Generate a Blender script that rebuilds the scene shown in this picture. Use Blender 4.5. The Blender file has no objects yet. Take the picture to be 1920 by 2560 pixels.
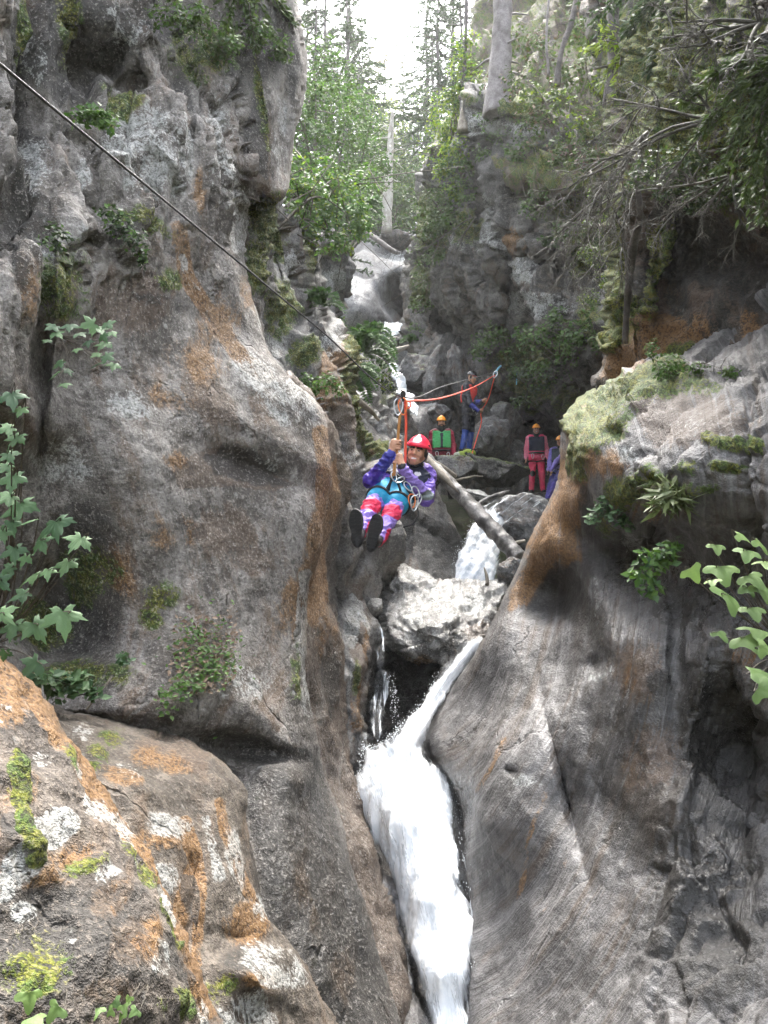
import bpy, math, random
import numpy as np
from mathutils import Vector, Matrix

# ------------------------------------------------------------------ camera, sky, sun, exposure
SC = bpy.context.scene
COL = SC.collection
PITCH = math.radians(5.0)
FPX = 28.0 / 36.0 * 2560.0
cam_d = bpy.data.cameras.new('camera')
cam_d.sensor_fit = 'VERTICAL'
cam_d.sensor_height = 36.0
cam_d.lens = 28.0
cam_d.clip_start = 0.05
cam_d.clip_end = 2000.0
cam = bpy.data.objects.new('camera', cam_d)
COL.objects.link(cam)
cam.location = (0, 0, 0)
cam.rotation_euler = (math.pi / 2 + PITCH, 0, 0)
SC.camera = cam

SUN_EL = math.radians(60)
SUN_AZ = math.radians(4)          # measured from +Y towards +X
world = bpy.data.worlds.new('World')
SC.world = world
world.use_nodes = True
wn = world.node_tree
wn.nodes.clear()
wo = wn.nodes.new('ShaderNodeOutputWorld')
wb = wn.nodes.new('ShaderNodeBackground')
ws = wn.nodes.new('ShaderNodeTexSky')
ws.sky_type = 'NISHITA'
ws.sun_disc = False
ws.sun_elevation = SUN_EL
ws.sun_rotation = SUN_AZ
ws.altitude = 900
ws.air_density = 1.0
ws.dust_density = 6.0
ws.ozone_density = 1.0
wb.inputs['Strength'].default_value = 0.15
whs = wn.nodes.new('ShaderNodeHueSaturation')      # thin cloud: a paler sky
whs.inputs['Saturation'].default_value = 0.35
wn.links.new(ws.outputs[0], whs.inputs['Color'])
wn.links.new(whs.outputs[0], wb.inputs['Color'])
wn.links.new(wb.outputs[0], wo.inputs['Surface'])

sun_d = bpy.data.lights.new('sun', 'SUN')
sun_d.energy = 1.5
sun_d.angle = math.radians(28)
sun_d.color = (1.0, 0.95, 0.88)
sun = bpy.data.objects.new('sun', sun_d)
COL.objects.link(sun)
sdir = Vector((math.sin(SUN_AZ) * math.cos(SUN_EL), math.cos(SUN_AZ) * math.cos(SUN_EL), math.sin(SUN_EL)))
sun.rotation_euler = sdir.to_track_quat('Z', 'Y').to_euler()
sun.location = (0, 0, 60)

SC.view_settings.view_transform = 'Standard'
SC.view_settings.look = 'None'
SC.view_settings.exposure = 3.3
SC.view_settings.gamma = 1.0

SC.cycles.max_bounces = 4
SC.cycles.diffuse_bounces = 2
SC.cycles.glossy_bounces = 2
SC.cycles.transmission_bounces = 3
SC.cycles.transparent_max_bounces = 6
SC.cycles.use_adaptive_sampling = True
SC.cycles.adaptive_threshold = 0.03
SC.cycles.caustics_reflective = False
SC.cycles.caustics_refractive = False

# ------------------------------------------------------------------ helpers: projection, noise
CP, SP = math.cos(PITCH), math.sin(PITCH)

def W(px, py, d):
    """photograph pixel (1920x2560) at depth d metres -> world point(s)"""
    px = np.asarray(px, float); py = np.asarray(py, float); d = np.asarray(d, float)
    x = (px - 960) / FPX * d
    u = -(py - 1280) / FPX * d
    return np.stack([x + 0 * u, d * CP - u * SP, d * SP + u * CP], -1)

def WV(px, py, d):
    return Vector(W(px, py, d).tolist())

def crop(pts, ox, oy, s):
    return [(ox + p[0] * s, oy + p[1] * s) for p in pts]

def _hash(ix, iy, iz, seed):
    h = (ix.astype(np.uint32) * np.uint32(374761393) + iy.astype(np.uint32) * np.uint32(668265263)
         + iz.astype(np.uint32) * np.uint32(2246822519) + np.uint32((seed * 3266489917) & 0xffffffff))
    h ^= h >> np.uint32(13); h *= np.uint32(1274126177); h ^= h >> np.uint32(16)
    h *= np.uint32(2654435761); h ^= h >> np.uint32(15)
    return h

_GR = np.array([[1,1,0],[-1,1,0],[1,-1,0],[-1,-1,0],[1,0,1],[-1,0,1],[1,0,-1],[-1,0,-1],
                [0,1,1],[0,-1,1],[0,1,-1],[0,-1,-1],[1,1,0],[0,-1,1],[-1,1,0],[0,-1,-1]], float)

def perlin(P, seed=0):
    I = np.floor(P).astype(np.int64); f = P - I
    w = f * f * f * (f * (f * 6 - 15) + 10)
    out = 0
    for a in (0, 1):
        wx = w[:, 0] if a else 1 - w[:, 0]
        for b in (0, 1):
            wy = w[:, 1] if b else 1 - w[:, 1]
            for c in (0, 1):
                wz = w[:, 2] if c else 1 - w[:, 2]
                g = _GR[_hash(I[:, 0] + a, I[:, 1] + b, I[:, 2] + c, seed) & np.uint32(15)]
                out = out + wx * wy * wz * (g[:, 0] * (f[:, 0] - a) + g[:, 1] * (f[:, 1] - b) + g[:, 2] * (f[:, 2] - c))
    return out

def fbm(P, scale=1.0, octv=4, seed=0, gain=0.5, ridged=False):
    tot = 0; amp = 1.0; s = scale
    for o in range(octv):
        n = perlin(P * s + 17.3 * o, seed + o)
        if ridged:
            n = 0.5 - np.abs(n) * 1.6
        tot = tot + n * amp
        amp *= gain; s *= 2.03
    return tot

def worley(P, scale=1.0, seed=0):
    Q = P * scale
    I = np.floor(Q).astype(np.int64)
    f1 = np.full(len(P), 9.0); f2 = np.full(len(P), 9.0); cid = np.zeros(len(P), np.uint32); cp = np.zeros((len(P), 3))
    for a in (-1, 0, 1):
        for b in (-1, 0, 1):
            for c in (-1, 0, 1):
                h = _hash(I[:, 0] + a, I[:, 1] + b, I[:, 2] + c, seed)
                p = np.stack([I[:, 0] + a + (h & np.uint32(1023)) / 1023.0,
                              I[:, 1] + b + ((h >> np.uint32(10)) & np.uint32(1023)) / 1023.0,
                              I[:, 2] + c + ((h >> np.uint32(20)) & np.uint32(1023)) / 1023.0], -1)
                dd = np.sqrt(((Q - p) ** 2).sum(1))
                near = dd < f1
                f2 = np.where(near, f1, np.minimum(f2, dd))
                cid = np.where(near, h, cid); cp = np.where(near[:, None], Q - p, cp)
                f1 = np.where(near, dd, f1)
    return f1, f2, (_hash(cid, cid, cid, seed + 5) & np.uint32(65535)) / 65535.0, cp, cid

def sstep(a, b, x):
    t = np.clip((x - a) / (b - a), 0, 1)
    return t * t * (3 - 2 * t)

# ------------------------------------------------------------------ helpers: meshes and objects
def mesh_np(name, V, *faces, smooth=True):
    me = bpy.data.meshes.new(name)
    V = np.asarray(V, np.float32)
    faces = [np.asarray(f, np.int32) for f in faces if len(f)]
    me.vertices.add(len(V)); me.vertices.foreach_set('co', V.ravel())
    nl = sum(f.size for f in faces); npoly = sum(len(f) for f in faces)
    me.loops.add(nl); me.polygons.add(npoly)
    me.loops.foreach_set('vertex_index', np.concatenate([f.ravel() for f in faces]))
    tot = np.concatenate([np.full(len(f), f.shape[1], np.int32) for f in faces])
    st = np.concatenate([[0], np.cumsum(tot)[:-1]]).astype(np.int32)
    me.polygons.foreach_set('loop_start', st)
    me.polygons.foreach_set('loop_total', tot)
    me.polygons.foreach_set('use_smooth', np.full(npoly, smooth, bool))
    me.update(calc_edges=True)
    me.validate()
    return me

def add_attr(me, name, typ, data):
    a = me.attributes.new(name, typ, 'POINT')
    key = {'FLOAT': 'value', 'FLOAT_VECTOR': 'vector', 'FLOAT_COLOR': 'color'}[typ]
    a.data.foreach_set(key, np.asarray(data, np.float32).ravel())

def obj(name, me, mat=None, parent=None):
    o = bpy.data.objects.new(name, me)
    COL.objects.link(o)
    if mat is not None:
        me.materials.clear(); me.materials.append(mat)
    if parent is not None:
        o.parent = parent
    return o

def tag(o, label=None, cat=None, group=None, kind=None):
    if label: o['label'] = label
    if cat: o['category'] = cat
    if group: o['group'] = group
    if kind: o['kind'] = kind
    return o

def thing(name, label, cat, loc, group=None):
    o = bpy.data.objects.new(name, None)
    COL.objects.link(o)
    o.empty_display_size = 0.1
    o.location = Vector(loc)
    return tag(o, label, cat, group)

def world_to(parent, V):
    return np.asarray(V, float) - np.array(parent.location)

def vnormals(V, tri):
    n = np.cross(V[tri[:, 1]] - V[tri[:, 0]], V[tri[:, 2]] - V[tri[:, 0]])
    out = np.zeros_like(V)
    for k in range(3):
        for c in range(3):
            out[:, c] += np.bincount(tri[:, k], n[:, c], minlength=len(V))
    return out / (np.linalg.norm(out, axis=1, keepdims=True) + 1e-12)

def quads2tri(q):
    return np.concatenate([q[:, [0, 1, 2]], q[:, [0, 2, 3]]])

def tube_np(pts, rad, sides=8, cap=True):
    """swept tube -> V, quads, tris"""
    pts = np.asarray(pts, float); n = len(pts)
    rad = np.broadcast_to(np.asarray(rad, float), (n,))
    t = np.gradient(pts, axis=0); t /= np.linalg.norm(t, axis=1, keepdims=True) + 1e-12
    ref = np.array([0.0, 0.0, 1.0]) if abs(t[0, 2]) < 0.9 else np.array([1.0, 0.0, 0.0])
    V = []
    u = np.cross(t[0], ref); u /= np.linalg.norm(u)
    for i in range(n):
        u = u - t[i] * u.dot(t[i]); u /= np.linalg.norm(u) + 1e-12
        v = np.cross(t[i], u)
        a = np.arange(sides) * 2 * math.pi / sides
        V.append(pts[i] + rad[i] * (np.cos(a)[:, None] * u + np.sin(a)[:, None] * v))
    V = np.concatenate(V)
    i, j = np.meshgrid(np.arange(n - 1), np.arange(sides), indexing='ij')
    j2 = (j + 1) % sides
    Q = np.stack([i * sides + j, i * sides + j2, (i + 1) * sides + j2, (i + 1) * sides + j], -1).reshape(-1, 4)
    T = np.zeros((0, 3), int)
    if cap:
        k = len(V); V = np.concatenate([V, pts[:1], pts[-1:]])
        a = np.arange(sides)
        T = np.concatenate([np.stack([np.full(sides, k), (a + 1) % sides, a], -1),
                            np.stack([np.full(sides, k + 1), (n - 1) * sides + a, (n - 1) * sides + (a + 1) % sides], -1)])
    return V, Q, T

class Acc:
    """collects arrays for one mesh"""
    def __init__(s): s.V = []; s.Q = []; s.T = []; s.n = 0
    def add(s, V, Q=(), T=()):
        s.V.append(np.asarray(V, float))
        if len(Q): s.Q.append(np.asarray(Q) + s.n)
        if len(T): s.T.append(np.asarray(T) + s.n)
        s.n += len(V)
    def tube(s, pts, rad, sides=8): s.add(*tube_np(pts, rad, sides))
    def mesh(s, name, off=(0, 0, 0), smooth=True):
        V = np.concatenate(s.V) - np.asarray(off, float)
        return mesh_np(name, V, np.concatenate(s.Q) if s.Q else (), np.concatenate(s.T) if s.T else (), smooth=smooth)

def catmull(pts, n=8, closed=False):
    P = np.asarray(pts, float)
    if closed:
        P = np.concatenate([P[-1:], P, P[:2]])
    else:
        P = np.concatenate([2 * P[:1] - P[1:2], P, 2 * P[-1:] - P[-2:-1]])
    out = []
    for i in range(1, len(P) - 2):
        t = np.linspace(0, 1, n, endpoint=False)[:, None]
        p0, p1, p2, p3 = P[i - 1], P[i], P[i + 1], P[i + 2]
        out.append(0.5 * (2 * p1 + (p2 - p0) * t + (2 * p0 - 5 * p1 + 4 * p2 - p3) * t ** 2 + (3 * p1 - p0 - 3 * p2 + p3) * t ** 3))
    out = np.concatenate(out)
    return out if closed else np.concatenate([out, P[-2:-1]])

# ------------------------------------------------------------------ helpers: node materials
class NT:
    def __init__(s, name):
        s.m = bpy.data.materials.new(name); s.m.use_nodes = True
        s.t = s.m.node_tree; s.t.nodes.clear()
        s.out = s.t.nodes.new('ShaderNodeOutputMaterial')
    def n(s, typ, **kw):
        nd = s.t.nodes.new(typ)
        for k, v in kw.items():
            setattr(nd, k, v)
        return nd
    def l(s, a, b): s.t.links.new(a, b)
    def inp(s, nd, k, v):
        if isinstance(v, bpy.types.NodeSocket): s.l(v, nd.inputs[k])
        else: nd.inputs[k].default_value = v
    def math(s, op, a, b=0.0, clamp=False):
        nd = s.n('ShaderNodeMath', operation=op, use_clamp=clamp)
        s.inp(nd, 0, a); s.inp(nd, 1, b)
        return nd.outputs[0]
    def mix(s, f, a, b, mode='MIX'):
        nd = s.n('ShaderNodeMix', data_type='RGBA', blend_type=mode)
        s.inp(nd, 0, f)
        s.inp(nd, 6, a if isinstance(a, bpy.types.NodeSocket) else (*a, 1))
        s.inp(nd, 7, b if isinstance(b, bpy.types.NodeSocket) else (*b, 1))
        return nd.outputs[2]
    def noise(s, vec, scale, detail=4, rough=0.55, dist=0.0):
        nd = s.n('ShaderNodeTexNoise')
        s.l(vec, nd.inputs['Vector'])
        nd.inputs['Scale'].default_value = scale; nd.inputs['Detail'].default_value = detail
        nd.inputs['Roughness'].default_value = rough; nd.inputs['Distortion'].default_value = dist
        return nd.outputs['Fac']
    def ramp(s, f, lo, hi, a=0.0, b=1.0):
        nd = s.n('ShaderNodeMapRange', interpolation_type='SMOOTHSTEP')
        s.inp(nd, 0, f); nd.inputs[1].default_value = lo; nd.inputs[2].default_value = hi
        nd.inputs[3].default_value = a; nd.inputs[4].default_value = b
        return nd.outputs[0]
    def mapping(s, vec, scale=(1, 1, 1), rot=(0, 0, 0)):
        nd = s.n('ShaderNodeMapping'); s.l(vec, nd.inputs[0])
        nd.inputs['Scale'].default_value = scale; nd.inputs['Rotation'].default_value = rot
        return nd.outputs[0]
    def attr(s, name):
        return s.n('ShaderNodeAttribute', attribute_name=name)
    def bsdf(s, **kw):
        nd = s.n('ShaderNodeBsdfPrincipled')
        for k, v in kw.items():
            s.inp(nd, k.replace('_', ' '), v if not isinstance(v, tuple) or len(v) != 3 else (*v, 1))
        s.l(nd.outputs[0], s.out.inputs[0])
        return nd
    def bump(s, h, strength, dist, prev=None):
        nd = s.n('ShaderNodeBump'); s.l(h, nd.inputs['Height'])
        nd.inputs['Strength'].default_value = strength; nd.inputs['Distance'].default_value = dist
        if prev is not None: s.l(prev, nd.inputs['Normal'])
        return nd.outputs[0]

def mat_simple(name, c, rough=0.6, metal=0.0, var=0.25, scale=20.0, bump=0.0):
    t = NT(name)
    tc = t.n('ShaderNodeTexCoord').outputs['Object']
    n = t.noise(tc, scale, 5, 0.6)
    f = t.ramp(n, 0.3, 0.7)
    col = t.mix(f, tuple(x * (1 - var) for x in c), tuple(min(1, x * (1 + var)) for x in c))
    b = t.bsdf(Base_Color=col, Roughness=rough, Metallic=metal)
    if bump: t.l(t.bump(n, bump, 0.01), b.inputs['Normal'])
    return t.m

def mat_rock(name, c1, c2, streak=0.35, streak_col=(0.04, 0.038, 0.035), sx=1.0, fine=1.0, bump=0.5, rough=0.78,
             spot=0.5, crack=0.0, flowsc=(9.0, 0.9), lay=0.0, speck=0.5, ochre=0.5):
    """weathered rock: pa = (orange stain, white lichen and pale patches, moss), pb = (dark algae and painted recess shade, wet gloss, brown) painted masks"""
    c1 = tuple(x * 0.68 for x in c1); c2 = tuple(x * 0.76 for x in c2)
    t = NT(name)
    tc = t.n('ShaderNodeTexCoord').outputs['Object']
    fl = t.attr('flow').outputs['Vector']
    pa = t.n('ShaderNodeSeparateColor'); t.l(t.attr('pa').outputs['Color'], pa.inputs[0])
    pb = t.n('ShaderNodeSeparateColor'); t.l(t.attr('pb').outputs['Color'], pb.inputs[0])
    nA = t.noise(tc, 2.3 * sx, 6, 0.72, 0.6)
    nB = t.noise(tc, 10.0 * sx, 5, 0.72)
    nC = t.noise(tc, 48.0 * fine, 3, 0.75)
    fs = t.noise(t.mapping(fl, (flowsc[0], flowsc[1], 1)), 1.0, 5, 0.68, 0.6)
    col = t.mix(t.ramp(nA, 0.41, 0.6), c1, c2)
    col = t.mix(t.ramp(nB, 0.52, 0.68, 0, 0.7), col, tuple(x * 1.4 for x in c2))
    col = t.mix(t.ramp(nB, 0.34, 0.47, 0.75, 0), col, tuple(x * 0.5 for x in c1))
    col = t.mix(t.ramp(fs, 0.5, 0.66, 0, streak), col, streak_col)
    col = t.mix(t.ramp(fs, 0.34, 0.47, streak * 0.9, 0), col, tuple(min(1, x * 1.5) for x in c2))
    nS0 = t.math('ADD', t.math('MULTIPLY', nA, 0.5), t.math('MULTIPLY', fs, 0.5))
    col = t.mix(t.ramp(nS0, 0.49, 0.62, 0, ochre), col, (0.14, 0.082, 0.04))
    def mask(sock, n, amp, lo=0.3, hi=0.46):
        g = t.math('MULTIPLY', t.math('MULTIPLY', sock, 2.6, clamp=True), amp)
        return t.ramp(t.math('ADD', sock, t.math('MULTIPLY', t.math('SUBTRACT', n, 0.5), g)), lo, hi)
    nE = t.math('ADD', t.math('MULTIPLY', nB, 0.6), t.math('MULTIPLY', nC, 0.4))
    nG = t.math('ADD', t.math('MULTIPLY', nA, 0.45), t.math('ADD', t.math('MULTIPLY', nB, 0.3), t.math('MULTIPLY', nC, 0.25)))
    nS = t.math('ADD', t.math('MULTIPLY', fs, 0.5), t.math('MULTIPLY', nE, 0.5))
    col = t.mix(t.math('MULTIPLY', mask(pb.outputs[2], nS, 3.0), 0.7), col, t.mix(nC, (0.05, 0.034, 0.022), (0.15, 0.1, 0.065)))
    mo = mask(pa.outputs[0], nS, 3.2, 0.28, 0.66)
    col = t.mix(t.math('MULTIPLY', mo, 0.8), col, t.mix(t.ramp(nC, 0.35, 0.65), (0.1, 0.046, 0.013), (0.29, 0.15, 0.042)))
    md = mask(pb.outputs[0], nG, 3.4)
    col = t.mix(t.math('MULTIPLY', md, 0.8), col, t.mix(nC, (0.01, 0.01, 0.009), (0.042, 0.038, 0.032)))
    mw = mask(pa.outputs[1], nG, 5.5, 0.32, 0.62)
    col = t.mix(t.math('MULTIPLY', mw, 0.72), col, t.mix(t.ramp(nC, 0.36, 0.62), (0.19, 0.195, 0.185), (0.46, 0.47, 0.445)))
    mm = mask(pa.outputs[2], nG, 4.6, 0.32, 0.54)
    mosscol = t.mix(t.ramp(nC, 0.36, 0.62), (0.016, 0.022, 0.004), t.mix(t.ramp(nB, 0.4, 0.6), (0.165, 0.17, 0.008), (0.06, 0.115, 0.01)))
    col = t.mix(t.math('MULTIPLY', mm, 0.93), col, mosscol)
    vo = t.n('ShaderNodeTexVoronoi'); t.l(tc, vo.inputs['Vector']); vo.inputs['Scale'].default_value = 9 * fine
    sp = t.math('MULTIPLY', t.ramp(vo.outputs['Distance'], 0.12, 0.34, 1, 0), t.ramp(nA, 0.5, 0.6))
    col = t.mix(t.math('MULTIPLY', sp, spot), col, (0.03, 0.03, 0.018))
    sp2 = t.math('MULTIPLY', t.ramp(vo.outputs['Distance'], 0.1, 0.24, 1, 0), t.ramp(nA, 0.36, 0.46, 1, 0))
    col = t.mix(t.math('MULTIPLY', sp2, spot * 0.7), col, (0.5, 0.5, 0.47))
    col = t.mix(t.ramp(nC, 0.36, 0.47, speck, 0), col, tuple(x * 0.3 for x in c1))
    col = t.mix(t.ramp(nC, 0.54, 0.66, 0, speck), col, tuple(min(1, x * 1.8) for x in c2))
    r = t.math('SUBTRACT', rough, t.math('MULTIPLY', t.math('MULTIPLY', pb.outputs[1], t.ramp(nE, 0.38, 0.55, 0.35, 1)), 0.66))
    r = t.math('ADD', r, t.math('MULTIPLY', mm, 0.2), clamp=True)
    b = t.bsdf(Base_Color=col, Roughness=r)
    h = t.math('ADD', t.math('MULTIPLY', nB, 0.7), t.math('MULTIPLY', nC, 0.4))
    h = t.math('ADD', h, t.math('MULTIPLY', fs, 0.2 + lay))
    if crack:
        nv = t.n('ShaderNodeTexNoise'); t.l(tc, nv.inputs['Vector']); nv.inputs['Scale'].default_value = 1.2; nv.inputs['Detail'].default_value = 5; nv.inputs['Roughness'].default_value = 0.65
        sc_ = t.n('ShaderNodeVectorMath', operation='MULTIPLY_ADD'); t.l(nv.outputs['Color'], sc_.inputs[0]); sc_.inputs[1].default_value = (0.45, 0.45, 0.45); t.l(t.mapping(tc, (1, 1, 0.45), (0.3, 0.2, 0)), sc_.inputs[2])
        ck = t.n('ShaderNodeTexVoronoi', feature='DISTANCE_TO_EDGE'); ck.inputs['Scale'].default_value = 0.9; t.l(sc_.outputs[0], ck.inputs['Vector'])
        line = t.math('MULTIPLY', t.ramp(ck.outputs['Distance'], 0.0, 0.014, 1, 0), t.ramp(nA, 0.48, 0.6))
        col = t.mix(t.math('MULTIPLY', line, crack), col, (0.012, 0.011, 0.01)); t.l(col, b.inputs['Base Color'])
        h = t.math('SUBTRACT', h, t.math('MULTIPLY', line, crack))
    t.l(t.bump(h, bump, 0.06), b.inputs['Normal'])
    return t.m

# ------------------------------------------------------------------ relief builder for rock masses and water
def pip(x, y, poly):
    ins = np.zeros(len(x), bool)
    x1, y1 = poly[:, 0], poly[:, 1]; x2, y2 = np.roll(x1, -1), np.roll(y1, -1)
    for a, b, c, d in zip(x1, y1, x2, y2):
        if b == d: continue
        cond = ((b > y) != (d > y)) & (x < (c - a) * (y - b) / (d - b) + a)
        ins ^= cond
    return ins

def seg_dist(x, y, A, B):
    best = np.full(len(x), 1e18); bx = np.zeros(len(x)); by = np.zeros(len(x))
    for (ax, ay), (cx, cy) in zip(A, B):
        dx, dy = cx - ax, cy - ay
        t = np.clip(((x - ax) * dx + (y - ay) * dy) / (dx * dx + dy * dy + 1e-9), 0, 1)
        qx, qy = ax + t * dx, ay + t * dy
        dd = (x - qx) ** 2 + (y - qy) ** 2
        m = dd < best
        best = np.where(m, dd, best); bx = np.where(m, qx, bx); by = np.where(m, qy, by)
    return np.sqrt(best), bx, by

class Depth:
    def __init__(s, ctrl, bumps=()):
        c = np.asarray(ctrl, float)
        s.p = c[:, :2] / 1000.0; z = np.log(c[:, 2]); n = len(c)
        r = np.linalg.norm(s.p[:, None] - s.p[None], axis=2)
        K = s.k(r) - np.eye(n) * 0.0008
        Pm = np.concatenate([np.ones((n, 1)), s.p], 1)
        A = np.zeros((n + 3, n + 3)); A[:n, :n] = K; A[:n, n:] = Pm; A[n:, :n] = Pm.T
        s.w = np.linalg.solve(A, np.concatenate([z, np.zeros(3)]))
        s.lo, s.hi = z.min() - 0.12, z.max() + 0.12
        s.b = list(bumps)
    @staticmethod
    def k(r): return np.where(r > 1e-9, r * r * np.log(np.maximum(r, 1e-9)), 0)
    def __call__(s, x, y):
        x = np.atleast_1d(np.asarray(x, float)); y = np.atleast_1d(np.asarray(y, float))
        q = np.stack([x, y], 1) / 1000.0; n = len(s.p)
        z = s.w[n] + q @ s.w[n + 1:]
        for i in range(n):
            z = z + s.w[i] * s.k(np.hypot(q[:, 0] - s.p[i, 0], q[:, 1] - s.p[i, 1]))
        z = np.clip(z, s.lo, s.hi)
        d = np.exp(z)
        for (bx, by, rx, ry, ang, amp) in s.b:
            ca, sa = math.cos(math.radians(ang)), math.sin(math.radians(ang))
            u = ((x - bx) * ca + (y - by) * sa) / rx; v = (-(x - bx) * sa + (y - by) * ca) / ry
            d = d + amp * np.exp(-(u * u + v * v))
        return d

SURF = {}
CH = {'orange': (0, 0), 'white': (0, 1), 'moss': (0, 2), 'dark': (1, 0), 'wet': (1, 1), 'brown': (1, 2)}

def paint_masks(x, y, paint):
    m = np.zeros((2, len(x), 3))
    for p in paint:
        ch = CH[p[0]]
        if p[1] == 'line':
            L = catmull(p[2], 6)
            dd, _, _ = seg_dist(x, y, L[:-1], L[1:])
            v = p[4] * (1 - sstep(0.3, 1.0, dd / p[3]))
        elif p[1] == 'poly':
            L = np.asarray(p[2], float)
            dd, _, _ = seg_dist(x, y, L, np.roll(L, -1, 0))
            dd = np.where(pip(x, y, L), -dd, dd)
            v = p[4] * (1 - sstep(-p[3], p[3], dd))
        elif p[1] == 'all':
            v = np.full(len(x), p[2])
        else:
            _, bx, by, rx, ry, ang, st = p
            ca, sa = math.cos(math.radians(ang)), math.sin(math.radians(ang))
            u = ((x - bx) * ca + (y - by) * sa) / rx; w = (-(x - bx) * sa + (y - by) * ca) / ry
            v = st * (1 - sstep(0.05, 1.25, np.sqrt(u * u + w * w)))
        m[ch[0], :, ch[1]] = np.maximum(m[ch[0], :, ch[1]], np.minimum({'white': 0.54, 'orange': 0.72, 'moss': 0.8}.get(p[0], 1.0), v * 1.3))
    return m

def relief(name, outline, ctrl, mat, step=6.0, rnd=40.0, rdepth=1.0, bumps=(), disp=(), paint=(), back=2.0,
           flow=None, parent=None, kind='structure', smooth_outline=True, mossy=0.03, rings=(0.04, 0.12, 0.3, 0.6, 1.0), seed=0, origin=None):
    poly = catmull(outline, 5, closed=True) if smooth_outline else np.asarray(outline, float)
    D = Depth(ctrl, bumps); SURF[name] = D
    lo, hi = poly.min(0), poly.max(0)
    lo = np.maximum(lo, [-450, -400]); hi = np.minimum(hi, [2370, 2960])
    gx = np.arange(lo[0] - step, hi[0] + 2 * step, step); gy = np.arange(lo[1] - step, hi[1] + 2 * step, step)
    X, Y = np.meshgrid(gx, gy); sh = X.shape
    X = X.ravel(); Y = Y.ravel()
    # rows and columns jittered a little so that the grid does not show
    ins = pip(X, Y, poly)
    A, B = poly, np.roll(poly, -1, 0)
    dist, bx, by = seg_dist(X, Y, A, B)
    near = (~ins) & (dist < step * 0.72)
    X = np.where(near, bx, X); Y = np.where(near, by, Y)
    keep = ins | near
    di = np.where(ins, dist, 0)
    t = np.clip(di / rnd, 0, 1)
    d = np.zeros(len(X))
    d[keep] = D(X[keep], Y[keep])
    d = d + rdepth * (rnd / FPX * d) * (1 - np.sqrt(1 - (1 - t) ** 2))
    idx = np.arange(len(X)).reshape(sh)
    a, b, c, e = idx[:-1, :-1].ravel(), idx[1:, :-1].ravel(), idx[1:, 1:].ravel(), idx[:-1, 1:].ravel()
    kq = keep[a].astype(int) + keep[b] + keep[c] + keep[e]
    Q = np.stack([a, b, c, e], 1)[kq == 4]
    T = []
    for drop, tri in ((a, (b, c, e)), (b, (a, c, e)), (c, (a, b, e)), (e, (a, b, c))):
        m = (kq == 3) & (~keep[drop])
        T.append(np.stack(tri, 1)[m])
    T = np.concatenate(T)
    used = np.zeros(len(X), bool); used[Q.ravel()] = True; used[T.ravel()] = True
    new = np.cumsum(used) - 1
    Q = new[Q]; T = new[T]
    X, Y, d, di = X[used], Y[used], d[used], di[used]
    V = W(X, Y, d)
    # skirt: the sides of the mass run back from its outline
    E = np.concatenate([Q[:, [0, 1]], Q[:, [1, 2]], Q[:, [2, 3]], Q[:, [3, 0]], T[:, [0, 1]], T[:, [1, 2]], T[:, [2, 0]]])
    code = E[:, 0].astype(np.int64) * len(V) + E[:, 1]; rev = E[:, 1].astype(np.int64) * len(V) + E[:, 0]
    be = E[~np.isin(code, rev)]
    bv = np.unique(be); pos = np.full(len(V), -1); pos[bv] = np.arange(len(bv))
    n0 = len(V); prev = bv; allV = [V]; SQ = []
    ray = V[bv] / np.linalg.norm(V[bv], axis=1, keepdims=True)
    for r in rings:
        ring = n0 + np.arange(len(bv)); n0 += len(bv)
        allV.append(V[bv] + ray * back * r)
        pa_, pb_ = prev[pos[be[:, 0]]], prev[pos[be[:, 1]]]
        qa, qb = ring[pos[be[:, 0]]], ring[pos[be[:, 1]]]
        SQ.append(np.stack([pb_, pa_, qa, qb], 1)); prev = ring
    k = 1 + len(rings)
    X = np.concatenate([X] + [X[bv]] * len(rings)); Y = np.concatenate([Y] + [Y[bv]] * len(rings))
    V = np.concatenate(allV); Q = np.concatenate([Q] + SQ)
    tri = np.concatenate([quads2tri(Q), T])
    N = vnormals(V, tri)
    pm = paint_masks(X, Y, paint)
    h = np.zeros(len(V))
    for (kindd, sc, amp, st, sd, *wf) in disp:
        P = V * np.asarray(st)
        if wf: amp = amp * wf[0](X, Y)
        if kindd == 'fbm': h += amp * fbm(P, sc, 5, seed + sd)
        elif kindd == 'ridge': h += amp * (fbm(P, sc, 4, seed + sd, ridged=True) - 0.3)
        elif kindd == 'cell':
            f1, f2, r, cp, cid = worley(P + 0.12 * fbm(P, sc * 1.5, 3, sd)[:, None] / sc, sc, seed + sd)
            tl = np.stack([((cid >> np.uint32(k)) & np.uint32(255)) / 127.5 - 1 for k in (1, 9, 17)], 1)
            h += amp * ((r - 0.5) * 0.8 + 1.1 * (tl * cp).sum(1)) - amp * 0.3 * (1 - sstep(0, 0.08, f2 - f1))
    if mossy:
        mk = sstep(0.35, 0.8, pm[0, :, 2] + 0.5 * fbm(V, 4.0, 3, 9))
        h += mossy * mk * (0.6 + 1.6 * np.abs(fbm(V, 9.0, 3, 77)))
    V = V + N * h[:, None]
    if flow is None:
        FX, FY = X, Y
    else:
        FX, FY = flow(X, Y)
    ds = np.median(d) / FPX
    if origin is None: origin = (0.0, 0.0, 0.0)
    if parent is not None: origin = tuple(parent.location)
    me = mesh_np(name, V - np.asarray(origin), Q, T)
    ones = np.ones((len(V), 1))
    add_attr(me, 'pa', 'FLOAT_COLOR', np.concatenate([pm[0], ones], 1))
    add_attr(me, 'pb', 'FLOAT_COLOR', np.concatenate([pm[1], ones], 1))
    add_attr(me, 'flow', 'FLOAT_VECTOR', np.stack([FX * ds, FY * ds, 0 * FX], 1))
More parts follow.
